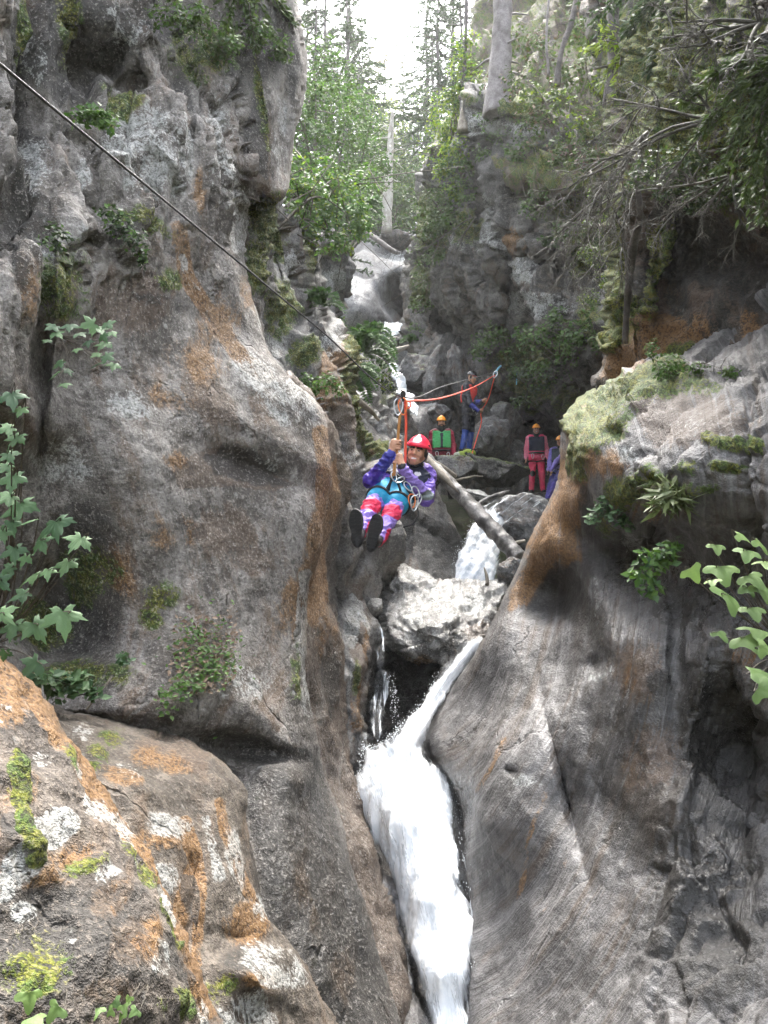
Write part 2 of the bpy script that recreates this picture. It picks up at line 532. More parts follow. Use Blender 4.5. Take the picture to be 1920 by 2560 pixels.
    add_attr(me, 'edge', 'FLOAT', np.concatenate([np.clip(di / rnd, 0, 1), np.zeros(len(V) - len(di))]))
    o = obj(name, me, mat, parent)
    if parent is None: o.location = origin
    if kind: o['kind'] = kind
    return o

def on(name, px, py, off=0.0):
    """point on a rock mass under a pixel, off metres towards the camera"""
    return W(px, py, SURF[name](px, py)[0] - off)
# ------------------------------------------------------------------ terrain of the gorge (valley sides, far slopes)
def interp(y, ys, vs): return np.interp(y, ys, vs)
def terrain_z(x, y):
    x = np.asarray(x, float); y = np.asarray(y, float)
    zb = interp(y, [-40, 0, 5, 9, 12, 16, 20, 26, 31, 60, 120, 300], [-9, -5, -4.6, -3.0, -1.6, 1.2, 2.2, 5.5, 10.5, 24, 46, 120])
    xc = interp(y, [-40, 0, 8, 14, 20, 27, 60], [0, 0.2, 0.5, 0.6, -0.2, -0.3, 1.0])
    hw = interp(y, [-40, 0, 7, 15, 22, 27, 40, 300], [4.5, 4.8, 6.0, 6.5, 4.0, 2.6, 3.0, 8])
    a = np.abs(x - xc)
    z = zb + 6.0 * sstep(hw, hw + 3.0, a) * interp(y, [-4, 4, 8, 24, 34], [2.6, 1.8, 1, 1, 0.35]) + np.maximum(0, a - hw - 2.0) * interp(y, [-40, 26, 60, 300], [0.45, 0.6, 0.7, 0.5])  # unseen walls behind the camera drawn in and raised to block frontal light
    return z
def build_terrain():
    u = np.linspace(-1, 1, 150); x = np.sign(u) * (np.abs(u) ** 2.0) * 80
    y = np.concatenate([np.linspace(-30, 40, 100), 40 + (np.linspace(0, 1, 60)[1:] ** 1.5) * 110])
    X, Y = np.meshgrid(x, y); sh = X.shape
    X = X.ravel(); Y = Y.ravel(); Z = terrain_z(X, Y)
    P = np.stack([X, Y, Z], 1)
    Z = Z + 0.5 * fbm(P * [1, 1, 0], 0.3, 4, 3) * sstep(1.0, 5, np.abs(X))
    P[:, 2] = Z
    idx = np.arange(len(X)).reshape(sh)
    Q = np.stack([idx[:-1, :-1].ravel(), idx[:-1, 1:].ravel(), idx[1:, 1:].ravel(), idx[1:, :-1].ravel()], 1)
    t = NT('forest_floor')
    tc = t.n('ShaderNodeTexCoord').outputs['Object']
    n1 = t.noise(tc, 0.8, 8, 0.65); n2 = t.noise(tc, 9, 6, 0.7)
    col = t.mix(t.ramp(n1, 0.35, 0.65), (0.03, 0.042, 0.015), (0.06, 0.05, 0.03))
    col = t.mix(t.ramp(n2, 0.4, 0.7), col, (0.07, 0.085, 0.03))
    b = t.bsdf(Base_Color=col, Roughness=0.9)
    t.l(t.bump(n2, 0.8, 0.1), b.inputs['Normal'])
    o = obj('terrain', mesh_np('terrain', P, Q), t.m); o['kind'] = 'structure'
build_terrain()

# ------------------------------------------------------------------ rock materials
R_left = mat_rock('rock_left', (0.14, 0.122, 0.102), (0.34, 0.315, 0.285), streak=0.22, flowsc=(7, 1.4), bump=0.75, spot=0.7, crack=0.5, ochre=0.62)
R_fore = mat_rock('rock_fore', (0.07, 0.055, 0.042), (0.165, 0.137, 0.11), streak=0.15, bump=0.8, spot=0.4, fine=1.2, ochre=0.6, crack=0.5)
R_near = mat_rock('rock_near', (0.085, 0.068, 0.05), (0.2, 0.168, 0.135), streak=0.15, bump=0.7, spot=0.4, fine=1.2, crack=0.5)
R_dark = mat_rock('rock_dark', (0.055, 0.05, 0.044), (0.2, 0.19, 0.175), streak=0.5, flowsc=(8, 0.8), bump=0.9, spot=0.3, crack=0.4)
R_mid = mat_rock('rock_mid', (0.14, 0.135, 0.128), (0.29, 0.283, 0.27), streak=0.3, flowsc=(6, 1.2), bump=0.7, crack=0.25, spot=0.3)
R_strat = mat_rock('rock_strat', (0.1, 0.095, 0.092), (0.2, 0.193, 0.188), streak=0.75, streak_col=(0.04, 0.035, 0.03), flowsc=(22, 0.5), bump=0.5, spot=0.04, lay=0.9, ochre=0.25, rough=0.6, crack=0.5, speck=0.2)
R_pale = mat_rock('rock_pale', (0.15, 0.147, 0.144), (0.22, 0.217, 0.214), streak=0.12, flowsc=(3, 0.8), bump=0.15, spot=0.0, ochre=0.1, sx=0.6, fine=0.5)
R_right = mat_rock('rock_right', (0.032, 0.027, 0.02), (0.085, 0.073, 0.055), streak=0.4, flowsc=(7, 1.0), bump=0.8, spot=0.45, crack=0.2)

SM = (1, 1, 1)
upL = lambda x, y: (1 - 0.75 * sstep(600, 700, x)) * (1 - sstep(520, 900, y + 0.25 * np.maximum(0, x - 300))) + 0.5 * (1 - sstep(60, 130, x)) * (1 - sstep(900, 1100, y))
loR = lambda x, y: np.maximum(0.85 * sstep(1620, 1850, x + 0.1 * (y - 1400)), (y < 1420) * sstep(1470, 1600, x) * 0.5)
SV = (1, 1, 0.35)
# ------------------------------------------------------------------ left side
relief('cliff_left', [(700,-200),(742,0),(758,104),(763,145),(758,243),(735,347),(727,434),(722,480),(690,498),(648,470),(612,520),
    (600,570),(604,640),(618,712),(645,790),(671,881),(712,939),(770,991),(804,1031),(819,1089),(823,1194),(804,1292),(793,1379),
    (770,1437),(758,1523),(758,1639),(764,1716),(793,1849),(812,1947),(857,2051),(885,2179),(920,2294),(955,2422),(1000,2560),
    (1030,2760),(500,2800),(-300,2800),(-330,1200),(-300,-250),(200,-260)],
  [(-300,0,4.4),(0,0,5.0),(300,0,5.8),(600,0,7.0),(740,0,7.6),(-300,600,3.5),(0,300,4.9),(300,300,5.6),(480,300,5.9),(600,350,6.5),(745,300,7.6),(540,200,6.5),
   (0,600,4.3),(200,600,4.8),(400,600,5.4),(590,620,6.3),(560,480,6.1),(720,450,7.3),
   (45,620,4.25),(45,820,4.15),(45,1010,4.2),(150,930,4.75),(300,900,5.05),(600,850,6.05),(300,1150,4.8),(110,1150,4.75),(-200,1150,4.0),(450,980,5.3),
   (600,1100,5.62),(800,1100,6.3),(700,1000,6.0),(400,1300,4.9),(700,1300,5.65),(790,1380,6.0),(550,1300,5.3),(250,1350,4.8),(60,1450,4.6),(150,1720,4.45),(-200,1700,3.8),
   (400,1500,4.85),(600,1500,5.2),(750,1550,5.75),(450,1760,4.45),(300,1760,4.4),(650,1790,4.85),(755,1720,5.5),(550,1650,4.85),(350,1620,4.7),
   (600,1900,4.85),(750,1950,4.85),(820,1960,5.6),(700,2150,4.35),(850,2100,5.2),(800,2400,4.2),(940,2420,4.7),(400,2000,4.5),(600,2560,3.9),(920,2600,4.2),(0,2600,4.0)],
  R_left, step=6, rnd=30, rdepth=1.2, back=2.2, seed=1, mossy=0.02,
  bumps=[(640,1878,150,24,12,0.17),(720,1960,90,60,50,0.08),(630,1170,120,30,22,0.16),(690,1100,200,30,28,-0.06),(480,300,28,180,0,0.14),(650,300,20,190,-8,0.16),(705,300,15,150,0,0.12),
         (112,830,14,260,2,0.3),(250,150,80,60,0,0.28),(330,220,50,40,0,0.22),(640,480,40,50,0,0.2),(385,520,20,90,5,0.12),(250,480,18,140,0,0.1),(560,680,35,150,-35,-0.1),
         (150,1520,110,150,0,0.6),(260,1820,160,25,8,0.12),(880,2250,14,260,-14,-0.08)],
  disp=[('fbm',0.7,0.035,SM,1),('fbm',2.6,0.022,SV,2),('ridge',1.5,0.02,(1,1,0.3),3),('ridge',1.7,0.13,(1,1,0.08),7,upL),('cell',2.2,0.13,(1,1,0.14),8,upL),('cell',6,0.05,(1,1,0.4),10,upL),('fbm',6,0.035,(1,1,0.35),9,upL),('fbm',9,0.010,SM,4),('fbm',24,0.004,SM,5)],
  flow=lambda x, y: (x + 0.35 * (y - 1100) * sstep(600, 1000, y) * (1 - sstep(1500, 1900, y)) * -1, y),
  paint=[('white',370,390,90,150,8,0.75),('white',300,330,60,130,0,0.62),('white',450,400,45,120,0,0.62),('white',585,480,70,150,-14,0.8),('white',600,600,22,70,-25,1.0),('white',560,300,70,120,0,0.4),
         ('white','line',[(465,640),(480,700),(500,720)],12,0.9),('white','line',[(640,770),(655,810)],10,0.9),('white',100,140,14,90,0,0.85),('white',260,20,60,60,0,0.5),('white',90,420,60,140,0,0.45),
         ('white',330,90,90,80,0,0.42),('white',215,430,30,60,0,0.55),('white',160,640,120,90,0,0.45),('white',700,330,40,150,0,0.35),
         ('white',150,1150,110,110,0,0.45),('white',210,1180,40,30,20,0.62),('white',330,1010,120,60,10,0.4),('white',760,1040,70,60,30,0.42),('white',690,1160,110,40,30,0.4),  # upper right of the slab painted paler
         ('white','line',[(760,1440),(752,1560),(750,1680),(770,1780)],26,0.62),('white',600,1700,120,80,0,0.38),
         ('orange','line',[(800,1080),(812,1200),(790,1330),(762,1450),(748,1600)],30,0.7),('orange','line',[(455,570),(480,700),(540,800),(600,890),(660,940)],30,1.0),('orange',430,1000,90,70,30,0.5),('orange',560,800,90,120,40,0.55),('orange',500,900,130,90,30,0.45),('orange',440,1150,60,50,0,0.55),
         ('orange','line',[(790,1300),(765,1440),(740,1500)],40,0.6),('orange',720,1520,60,140,10,0.5),('orange',290,1420,60,120,-20,0.5),('orange',500,480,30,100,0,0.5),('orange',640,750,40,100,-20,0.6),('orange',420,1330,120,90,0,0.4),
         ('orange',760,2250,40,220,-16,0.42),('orange',60,700,50,200,0,0.4),('orange',850,2450,60,160,-10,0.4),
         ('brown',520,1000,120,60,35,0.75),('brown','poly',[(430,1160),(520,1125),(600,1130),(735,1218),(680,1222),(610,1210),(520,1215),(450,1220)],14,0.95),('brown',560,1330,150,110,0,0.5),('brown',640,1400,120,60,10,0.5),('brown',300,750,160,140,0,0.5),
         ('dark','poly',[(500,1140),(560,1125),(610,1135),(735,1218),(690,1222),(610,1205),(540,1190)],16,0.6),('dark','poly',[(630,1900),(720,1870),(770,1900),(812,1960),(885,2179),(955,2422),(1000,2600),(840,2600),(745,2385),(670,2300),(640,2150),(622,1990)],40,0.62),('white',720,1010,110,70,35,0.62),('white',640,930,90,60,40,0.5),('dark',60,450,110,420,0,0.45),('dark',680,80,100,110,0,0.7),('dark',180,100,210,150,0,0.95),('dark',420,40,200,90,0,0.6),('dark',40,250,60,200,0,0.7),('dark',200,220,110,60,0,0.7),('dark',620,130,160,160,0,0.5),('dark',740,150,30,140,0,0.7),('dark',80,550,90,200,0,0.5),('dark',300,560,120,60,0,0.45),('dark',430,760,160,50,15,0.35),  # overhang shade and black recesses painted in; lower face is dark wet rock
         ('dark',220,1350,110,160,0,0.55),('dark',190,1560,160,120,0,0.6),('dark',700,1900,170,60,16,0.7),('dark',760,2100,90,200,-15,0.6),('dark',820,2400,110,160,-12,0.5),('dark',640,1160,140,50,25,0.5),('dark',480,250,14,160,0,0.7),('dark',650,330,16,160,-8,0.75),  # shade of hollow, ledge and grooves put into the colour, beside wet rock
         ('moss',300,260,90,28,10,0.7),('moss',270,300,30,40,0,0.6),('moss',60,90,50,160,0,0.62),('moss',170,60,40,160,0,0.6),('moss',650,260,16,150,-10,0.75),('moss',360,560,130,40,15,0.55),('moss',160,700,110,150,0,0.5),('moss',420,700,60,50,0,0.5),
         ('moss',220,1440,120,120,20,0.5),('moss',400,1490,70,60,0,0.55),('moss',200,1680,170,60,0,0.6),('moss',735,1700,20,110,0,0.6),('moss',520,120,130,120,0,0.42),('moss',380,1540,50,50,0,0.5),('moss',690,520,50,60,0,0.6),('moss',100,1560,120,90,0,0.55),
         ('wet',760,2150,140,400,-12,0.55),('wet',120,1220,160,160,0,0.3)])

relief('rock_shelf_left', [(40,1770),(168,1797),(278,1814),(405,1853),(521,1893),(590,1945),(618,1993),(614,2045),(634,2150),(662,2290),(735,2375),(796,2468),(845,2600),(860,2800),(60,2800),(-60,2200)],
  [(60,1790,3.75),(200,1810,3.85),(400,1870,3.95),(520,1910,4.0),(610,1995,4.05),(300,1950,3.45),(500,2050,3.6),(620,2150,3.85),(400,2150,3.2),(550,2250,3.4),(660,2300,3.75),(350,2350,2.9),(520,2400,3.1),(650,2420,3.3),(790,2480,3.7),(700,2600,3.2),(450,2600,2.7),(100,2300,2.9)],
  R_near, step=6, rnd=45, rdepth=1.5, back=1.8, seed=11, mossy=0.012,
  bumps=[(560,2030,25,120,-8,-0.06),(480,2230,16,160,4,0.07),(470,2180,40,50,0,0.08),(640,2440,90,40,35,-0.12),(590,2360,60,30,20,0.1)],
  disp=[('fbm',1.2,0.07,SM,1),('fbm',4,0.022,SV,2),('fbm',12,0.008,SM,4),('fbm',30,0.003,SM,5)],
  paint=[('orange',300,1945,70,60,0,0.75),('orange','line',[(470,2050),(490,2150),(500,2300),(495,2400)],26,0.85),('orange','line',[(560,2000),(575,2120),(600,2240)],22,0.75),('orange',600,2320,70,90,0,0.7),('orange',400,2100,80,50,0,0.6),('orange',650,2450,60,40,0,0.6),('orange',400,1890,120,40,15,0.5),('orange',460,2250,20,120,5,0.8),
         ('white',320,1930,60,60,0,0.55),('white',200,1830,60,40,0,0.5),('white','line',[(520,2040),(530,2100),(540,2200)],16,0.75),('white',640,2280,40,60,0,0.6),('white',680,2420,110,50,30,0.75),('white',620,2540,90,90,0,0.62),('white',430,2060,90,60,0,0.5),('white',580,2150,30,120,0,0.6),('white',400,2200,60,60,0,0.55),
         ('dark','poly',[(450,2190),(490,2195),(500,2260),(495,2320),(470,2280),(455,2230)],10,0.8),('dark',600,2400,70,40,0,0.6),('dark',420,2330,40,120,-20,0.5),('dark',640,2180,30,160,0,0.6),
         ('moss',245,1880,50,40,0,0.6),('moss',280,1835,60,25,10,0.55),('moss',560,2460,60,60,0,0.5),('moss',230,1920,40,30,0,0.5),
         ('brown',420,1880,150,40,18,0.5)])

relief('rock_foreground_left', [(-250,1470),(-60,1590),(0,1650),(75,1721),(145,1820),(231,1936),(284,2040),(347,2150),(394,2254),(463,2364),(521,2503),(550,2560),(640,2800),(-280,2800)],
  [(-200,1500,2.6),(0,1670,2.55),(130,1830,2.5),(280,2060,2.4),(400,2280,2.3),(530,2540,2.2),(0,1900,2.0),(150,2100,1.95),(300,2400,1.75),(0,2300,1.6),(-200,2000,1.7),(0,2600,1.4),(400,2600,1.8),(-200,2600,1.25)],
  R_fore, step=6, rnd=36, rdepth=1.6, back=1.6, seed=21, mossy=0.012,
  bumps=[(150,1960,50,50,0,-0.04),(120,2300,80,80,0,0.08),(330,2120,20,90,-28,0.05),(60,2050,70,90,0,-0.05),(250,2330,70,90,0,-0.05)],
  disp=[('fbm',1.6,0.05,SM,1),('fbm',5,0.022,SM,2),('fbm',14,0.009,SM,4),('fbm',36,0.004,SM,5)],
  paint=[('white',112,1890,26,32,0,0.95),('white',130,2070,50,55,10,1.0),('white',60,2160,50,70,20,0.85),('white',230,2030,40,60,-30,0.8),('white',290,2130,20,90,-15,0.85),('white',370,2420,40,60,0,0.8),('white',190,1920,16,40,-30,0.8),('white',65,2280,36,36,0,0.7),('white',175,2340,22,22,0,0.7),
         ('white',20,2210,40,50,0,0.75),('white',240,2200,40,40,0,0.6),('white',10,1780,24,40,0,0.6),('white',510,2530,20,50,-25,0.8),('white',280,2070,60,30,50,0.7),('white',420,2500,40,30,0,0.55),('white','line',[(370,2240),(395,2290),(420,2320)],12,0.7),
         ('orange','line',[(-30,1630),(50,1720),(140,1830),(230,1950),(290,2060),(400,2280),(520,2520)],42,0.72),('orange',160,2150,80,50,0,0.62),('orange',60,1980,70,70,0,0.5),('orange',330,2370,80,90,-20,0.6),('orange',120,2200,100,60,0,0.55),('orange',260,2480,90,60,0,0.55),('orange',80,2520,120,80,0,0.4),('orange',250,2270,60,60,0,0.55),('orange',30,1760,80,90,40,0.6),
         ('moss','line',[(30,1900),(60,1990),(70,2060),(90,2150)],30,0.62),('moss',290,2150,20,60,-10,0.7),('moss','line',[(360,2290),(410,2350),(440,2370)],16,0.75),('moss',170,1890,20,60,-25,0.6),('moss',100,2400,120,120,0,0.5),('moss',420,2520,90,60,0,0.6),('moss',30,1930,30,60,0,0.6),('moss',200,2180,60,40,0,0.45),('moss',330,2210,40,60,-30,0.5),
         ('dark','poly',[(-50,2230),(120,2240),(260,2230),(330,2330),(330,2480),(200,2560),(-50,2560)],90,0.62),('dark',430,2420,60,120,-25,0.5),('dark',100,2330,130,130,0,0.8),('dark',250,2270,110,60,0,0.5),('dark',160,2450,160,90,0,0.66),('dark',150,2250,90,60,0,0.6),('dark',30,2060,40,60,0,0.4),('dark',350,2460,60,60,0,0.35)])  # lower part painted dark to hold its brightness down

relief('rock_face_left_side', [(760,960),(800,1030),(832,1080),(852,1150),(863,1205),(851,1300),(846,1390),(840,1470),(850,1560),(862,1650),(872,1760),(890,1900),(930,2100),(985,2350),(1030,2600),(1040,2800),(700,2800),(680,1700),(700,1000)],
  [(760,1100,6.9),(860,1200,8.2),(760,1600,6.5),(860,1700,7.4),(800,2000,6.0),(930,2120,6.3),(1000,2500,5.3),(850,2500,5.0),(840,1400,7.8),(760,1350,6.7)],
  R_left, step=6, rnd=26, rdepth=1.5, back=1.8, seed=31,
  disp=[('fbm',0.9,0.09,SM,1),('fbm',3.4,0.03,SV,2),('ridge',2.0,0.05,(1,1,0.25),3),('fbm',12,0.01,SM,4)],
  paint=[('orange','line',[(850,1180),(835,1300),(810,1400),(780,1540)],50,0.8),('orange',800,1580,40,160,0,0.6),('brown','all',0.45),('dark','line',[(850,1100),(856,1230),(842,1400),(835,1500)],16,0.7),('dark',820,1700,40,160,0,0.5),('white',840,1600,20,120,5,0.4),('wet','all',0.3)])

relief('rock_bank_left', [(836,1430),(868,1465),(905,1515),(934,1555),(938,1600),(930,1670),(920,1760),(910,1850),(902,1930),(880,2000),(860,2060),(800,2060),(800,1430)],
  [(840,1450,9.2),(930,1560,8.6),(860,1600,8.2),(920,1750,8.0),(860,1800,7.6),(900,1920,7.5),(830,2000,7.2)],
  R_mid, step=5, rnd=22, rdepth=1.5, back=1.6, seed=41,
  disp=[('fbm',1.4,0.08,SM,1),('cell',2.2,0.10,SV,2),('fbm',6,0.025,SM,3),('fbm',16,0.01,SM,4)],
  paint=[('white',880,1570,22,60,-5,0.8),('white','line',[(868,1470),(890,1520),(930,1580)],12,0.8),('orange',895,1780,22,110,0,0.65),('orange',920,1600,16,80,0,0.5),('brown',900,1640,40,140,0,0.5),('moss',888,1690,14,60,0,0.7),('white',873,1690,8,80,0,0.7),('wet','all',0.6)])

relief('rock_ramp_left', [(836,1880),(868,1975),(900,2058),(955,2145),(990,2213),(1012,2346),(1036,2427),(1072,2560),(1110,2800),(760,2800),(780,1880)],
  [(850,1920,7.0),(900,2070,6.6),(980,2210,6.3),(1030,2430,5.7),(1080,2600,5.2),(900,2300,5.9),(950,2560,5.0),(850,2100,6.6)],
  R_strat, step=6, rnd=22, rdepth=1.4, back=1.4, seed=51, flow=lambda x, y: (x * 0.78 - y * 0.45, x * 0.45 + y * 0.78),
  disp=[('fbm',1.1,0.06,SM,1),('cell',1.6,0.07,(1,1,0.6),2),('fbm',5,0.02,SM,3),('fbm',14,0.008,SM,4)],
  bumps=[(985,2510,22,60,-15,0.3),(1000,2330,6,120,-12,0.08)],
  paint=[('brown',900,2060,60,70,40,0.5),('dark',985,2500,40,70,0,0.7),('orange',1000,2480,16,30,0,0.5),('wet','all',0.5)])  # recess darkened in the colour

# ------------------------------------------------------------------ gorge bed behind the falls
relief('gorge_bed', [(800,1420),(960,1470),(1120,1480),(1330,1480),(1330,1600),(1290,1900),(1300,2300),(1300,2820),(800,2820),(790,1900)],
  [(850,1450,10.0),(1000,1500,10.2),(1250,1450,10.6),(1040,1700,10.2),(950,1750,9.4),(1150,1750,9.3),(950,1950,8.4),(1150,1950,8.4),(900,2200,7.6),(1200,2200,7.4),(950,2600,6.2),(1200,2600,6.0)],
  R_dark, step=8, rnd=30, back=0.8, seed=61, disp=[('fbm',0.8,0.15,SM,1),('cell',1.3,0.15,SM,2),('fbm',5,0.03,SM,3)],
  paint=[('wet','all',0.5),('dark',1040,1720,140,140,0,0.8)])  # shade of the cave below the chockstone painted in

# ------------------------------------------------------------------ middle left wall, behind the zip-line rider
relief('cliff_left_back', [(500,330),(600,400),(660,450),(705,500),(735,560),(765,590),(800,585),(862,625),(872,660),(868,720),(850,790),(862,850),(876,905),(884,960),(900,1040),(926,1105),(962,1141),(985,1210),(998,1300),(985,1420),(960,1500),(900,1560),(650,1560),(480,1000)],
  [(560,450,8.4),(690,520,9.0),(760,640,10.6),(862,660,14),(850,760,13.5),(700,700,8.8),(640,800,8.0),(720,900,8.4),(870,900,10.6),(800,880,9.3),(780,1050,8.0),(890,1040,10.2),(950,1140,11.0),(850,1150,8.9),(860,1280,8.7),(990,1300,10.0),(960,1450,9.5),(820,1450,8.4),(800,720,11.6)],
  R_mid, step=5, rnd=22, rdepth=1.4, back=2.6, seed=71, mossy=0.06,
  bumps=[(700,640,10,130,0,0.35),(745,700,12,120,4,-0.3),(780,690,10,110,0,0.5),(850,690,10,90,0,-0.3),(815,680,14,90,0,0.6),(760,830,30,60,0,-0.1)],
  disp=[('fbm',0.8,0.14,SM,1),('cell',1.4,0.16,SV,2),('ridge',2.2,0.07,(1,1,0.3),3),('fbm',7,0.03,SM,4),('fbm',18,0.01,SM,5)],
  paint=[('moss',660,540,60,70,0,0.9),('moss',640,650,40,120,0,0.7),('moss',700,760,60,110,0,0.55),('moss',775,640,12,80,0,0.85),('moss',850,620,50,30,0,0.8),('moss',760,880,60,60,0,0.5),('moss',690,600,50,60,0,0.7),('moss','line',[(870,860),(895,1040),(950,1130)],26,0.6),
         ('white',735,690,22,90,0,0.7),('white',765,830,14,60,0,0.85),('white',820,860,50,50,30,0.6),('white',830,700,36,40,0,0.6),('white',700,860,40,60,0,0.4),('white',930,1060,50,30,0,0.45),('white',860,1150,50,50,0,0.3),
         ('orange','line',[(862,870),(882,960),(898,1050),(940,1120)],22,0.85),('orange',820,900,50,60,0,0.6),('orange',830,980,60,70,30,0.45),
         ('dark',690,680,12,120,0,0.8),('dark',790,690,18,90,0,0.9),('dark',800,760,40,60,0,0.6),('dark',950,1330,50,120,0,0.5),('dark',730,800,30,60,0,0.5),('brown',860,1040,70,70,0,0.6),('wet',920,1350,90,150,0,0.4)])  # shade of the holes and clefts painted dark

relief('rock_wall_middle', [(870,1030),(940,1060),(1000,1110),(1050,1170),(1085,1230),(1118,1310),(1138,1385),(1132,1450),(1100,1500),(880,1510),(860,1300)],
  [(900,1050,12.0),(1000,1100,12.4),(1080,1180,12.2),(1000,1250,11.0),(1110,1330,11.3),(1130,1440,10.9),(950,1400,10.4),(1040,1420,10.6)],
  R_dark, step=5, rnd=14, rdepth=1.2, back=2.0, seed=81, disp=[('fbm',0.8,0.10,SM,1),('cell',1.0,0.12,SV,2),('fbm',6,0.025,SM,3)],
  bumps=[(1020,1350,8,120,8,0.15)],
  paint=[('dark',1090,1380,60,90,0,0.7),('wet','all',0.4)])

relief('rock_wall_upper', [(820,900),(880,870),(960,895),(1010,960),(1045,985),(1062,1040),(1060,1120),(1040,1180),(860,1180),(800,1050)],
  [(850,940,14.5),(960,930,17.5),(900,1050,13.5),(1040,1040,17.6),(1050,1120,16.8),(960,1130,14.5),(1000,980,18)],
  R_mid, step=5, rnd=18, back=2.0, seed=91, disp=[('fbm',0.6,0.2,SM,1),('cell',0.9,0.25,SM,2),('fbm',4,0.05,SM,3)],
  bumps=[(1020,1010,25,50,-30,1.0),(890,980,40,30,20,0.8)],
  paint=[('dark',890,980,60,40,20,0.8),('dark',1030,1000,30,50,-20,0.85),('white',930,1070,50,30,0,0.5),('moss',960,1000,20,40,0,0.4),('wet','all',0.5)])  # both hollows darkened in the colour

# ------------------------------------------------------------------ far head of the gorge
relief('rock_slab_far', [(836,900),(846,820),(852,740),(866,680),(885,640),(915,608),(960,588),(1010,586),(1060,600),(1090,700),(1080,920),(960,935)],
  [(850,840,26),(870,700,27),(930,640,29.5),(1010,620,31),(900,760,25.6),(950,790,26),(960,700,27.2),(1000,660,28.4),(1040,760,28),(900,860,26.4),(1000,880,27),(1050,620,31)],
  R_pale, step=4, rnd=20, rdepth=1.2, back=4.0, seed=101,
  bumps=[(1000,755,42,52,-30,4.2),(945,700,14,60,-20,-0.5),(985,640,60,14,12,0.7),(1000,610,45,10,10,-0.6),(960,600,10,30,0,0.4)],
  disp=[('fbm',0.35,0.2,SM,1),('cell',0.5,0.08,(1,1,1.5),2),('fbm',2,0.04,SM,3)],
  paint=[('white',985,640,60,22,10,0.45),('dark',1005,750,34,40,-30,0.65),('dark',975,585,40,14,0,0.8),('white',890,720,40,60,0,0.35),('brown',1000,800,30,30,0,0.4)])  # cave shade painted onto the slab

# ------------------------------------------------------------------ right side
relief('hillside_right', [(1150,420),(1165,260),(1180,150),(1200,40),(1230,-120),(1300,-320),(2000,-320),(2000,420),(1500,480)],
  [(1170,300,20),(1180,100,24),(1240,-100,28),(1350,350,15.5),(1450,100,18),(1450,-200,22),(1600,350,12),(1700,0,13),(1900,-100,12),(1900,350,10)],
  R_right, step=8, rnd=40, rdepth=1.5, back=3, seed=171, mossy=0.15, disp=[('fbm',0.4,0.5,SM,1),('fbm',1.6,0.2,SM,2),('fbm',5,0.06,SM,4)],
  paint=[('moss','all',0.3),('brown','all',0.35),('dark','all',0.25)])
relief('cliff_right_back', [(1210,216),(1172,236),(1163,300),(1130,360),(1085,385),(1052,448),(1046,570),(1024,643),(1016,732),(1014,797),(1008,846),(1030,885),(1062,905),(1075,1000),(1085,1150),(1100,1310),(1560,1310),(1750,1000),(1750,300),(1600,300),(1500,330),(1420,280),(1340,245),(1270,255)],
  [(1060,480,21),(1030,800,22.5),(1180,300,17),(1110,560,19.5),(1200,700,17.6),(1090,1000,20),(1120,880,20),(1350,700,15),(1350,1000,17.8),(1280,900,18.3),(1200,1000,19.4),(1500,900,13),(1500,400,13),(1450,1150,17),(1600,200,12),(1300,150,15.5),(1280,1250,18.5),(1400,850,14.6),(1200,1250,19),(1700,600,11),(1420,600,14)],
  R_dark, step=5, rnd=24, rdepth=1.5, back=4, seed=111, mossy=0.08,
  bumps=[(1120,820,70,22,38,2.0),(1075,790,14,50,0,-0.5),(1275,700,12,110,5,1.0),(1190,480,12,160,-6,0.6),(1230,600,10,120,-8,-0.5),(1340,560,30,100,0,0.6),(1250,450,50,60,0,-0.4),(1370,660,60,22,20,0.9),(1330,1060,90,40,25,1.6),(1240,820,90,60,0,-0.3),(1170,720,70,90,0,-0.35),(1455,690,50,60,0,0.8),(1420,460,60,40,0,-0.6),(1200,330,30,50,0,-0.4)],
  disp=[('fbm',0.5,0.28,SM,1),('cell',0.9,0.26,SV,2),('cell',2.4,0.10,SV,6),('ridge',1.4,0.12,(1,1,0.3),3),('fbm',5,0.06,SM,4),('fbm',13,0.02,SM,5)],
  paint=[('white',1210,310,50,60,0,0.7),('white',1190,600,70,40,0,0.6),('white',1245,560,26,110,-8,0.65),('white',1330,760,90,50,0,0.62),('white',1320,680,60,40,0,0.55),('white',1480,560,30,60,0,0.5),('white',1500,700,30,40,0,0.7),('white',1400,770,60,40,0,0.5),('white',1330,470,50,60,0,0.35),('white',1290,320,60,40,0,0.4),
         ('moss',1080,560,60,160,0,0.62),('moss',1170,560,30,80,0,0.6),('moss',1060,700,40,90,0,0.7),('moss',1440,620,60,90,0,0.7),('moss',1340,400,110,90,0,0.5),('moss',1400,520,90,90,0,0.5),('moss',1330,880,160,60,-10,0.62),('moss',1330,960,70,90,0,0.8),('moss',1480,800,60,90,0,0.6),('moss',1180,560,60,30,0,0.6),('moss',1300,260,160,60,0,0.6),('moss',1420,1000,60,60,0,0.5),('moss',1480,400,120,200,0,0.5),
         ('orange',1300,600,30,60,0,0.5),('orange',1272,790,6,60,5,0.9),('brown',1360,280,90,60,0,0.7),('brown',1075,820,24,40,0,0.7),('brown',1290,610,40,60,0,0.5),
         ('dark',1120,830,80,26,38,0.95),('dark',1275,700,14,120,5,0.9),('dark',1370,660,70,30,20,0.9),('dark',1230,400,70,110,0,0.5),('dark',1340,1070,100,60,25,0.5),('dark',1460,690,50,50,0,0.7),('dark',1200,620,14,60,0,0.7)])  # shade of the cave band and clefts put into the colour

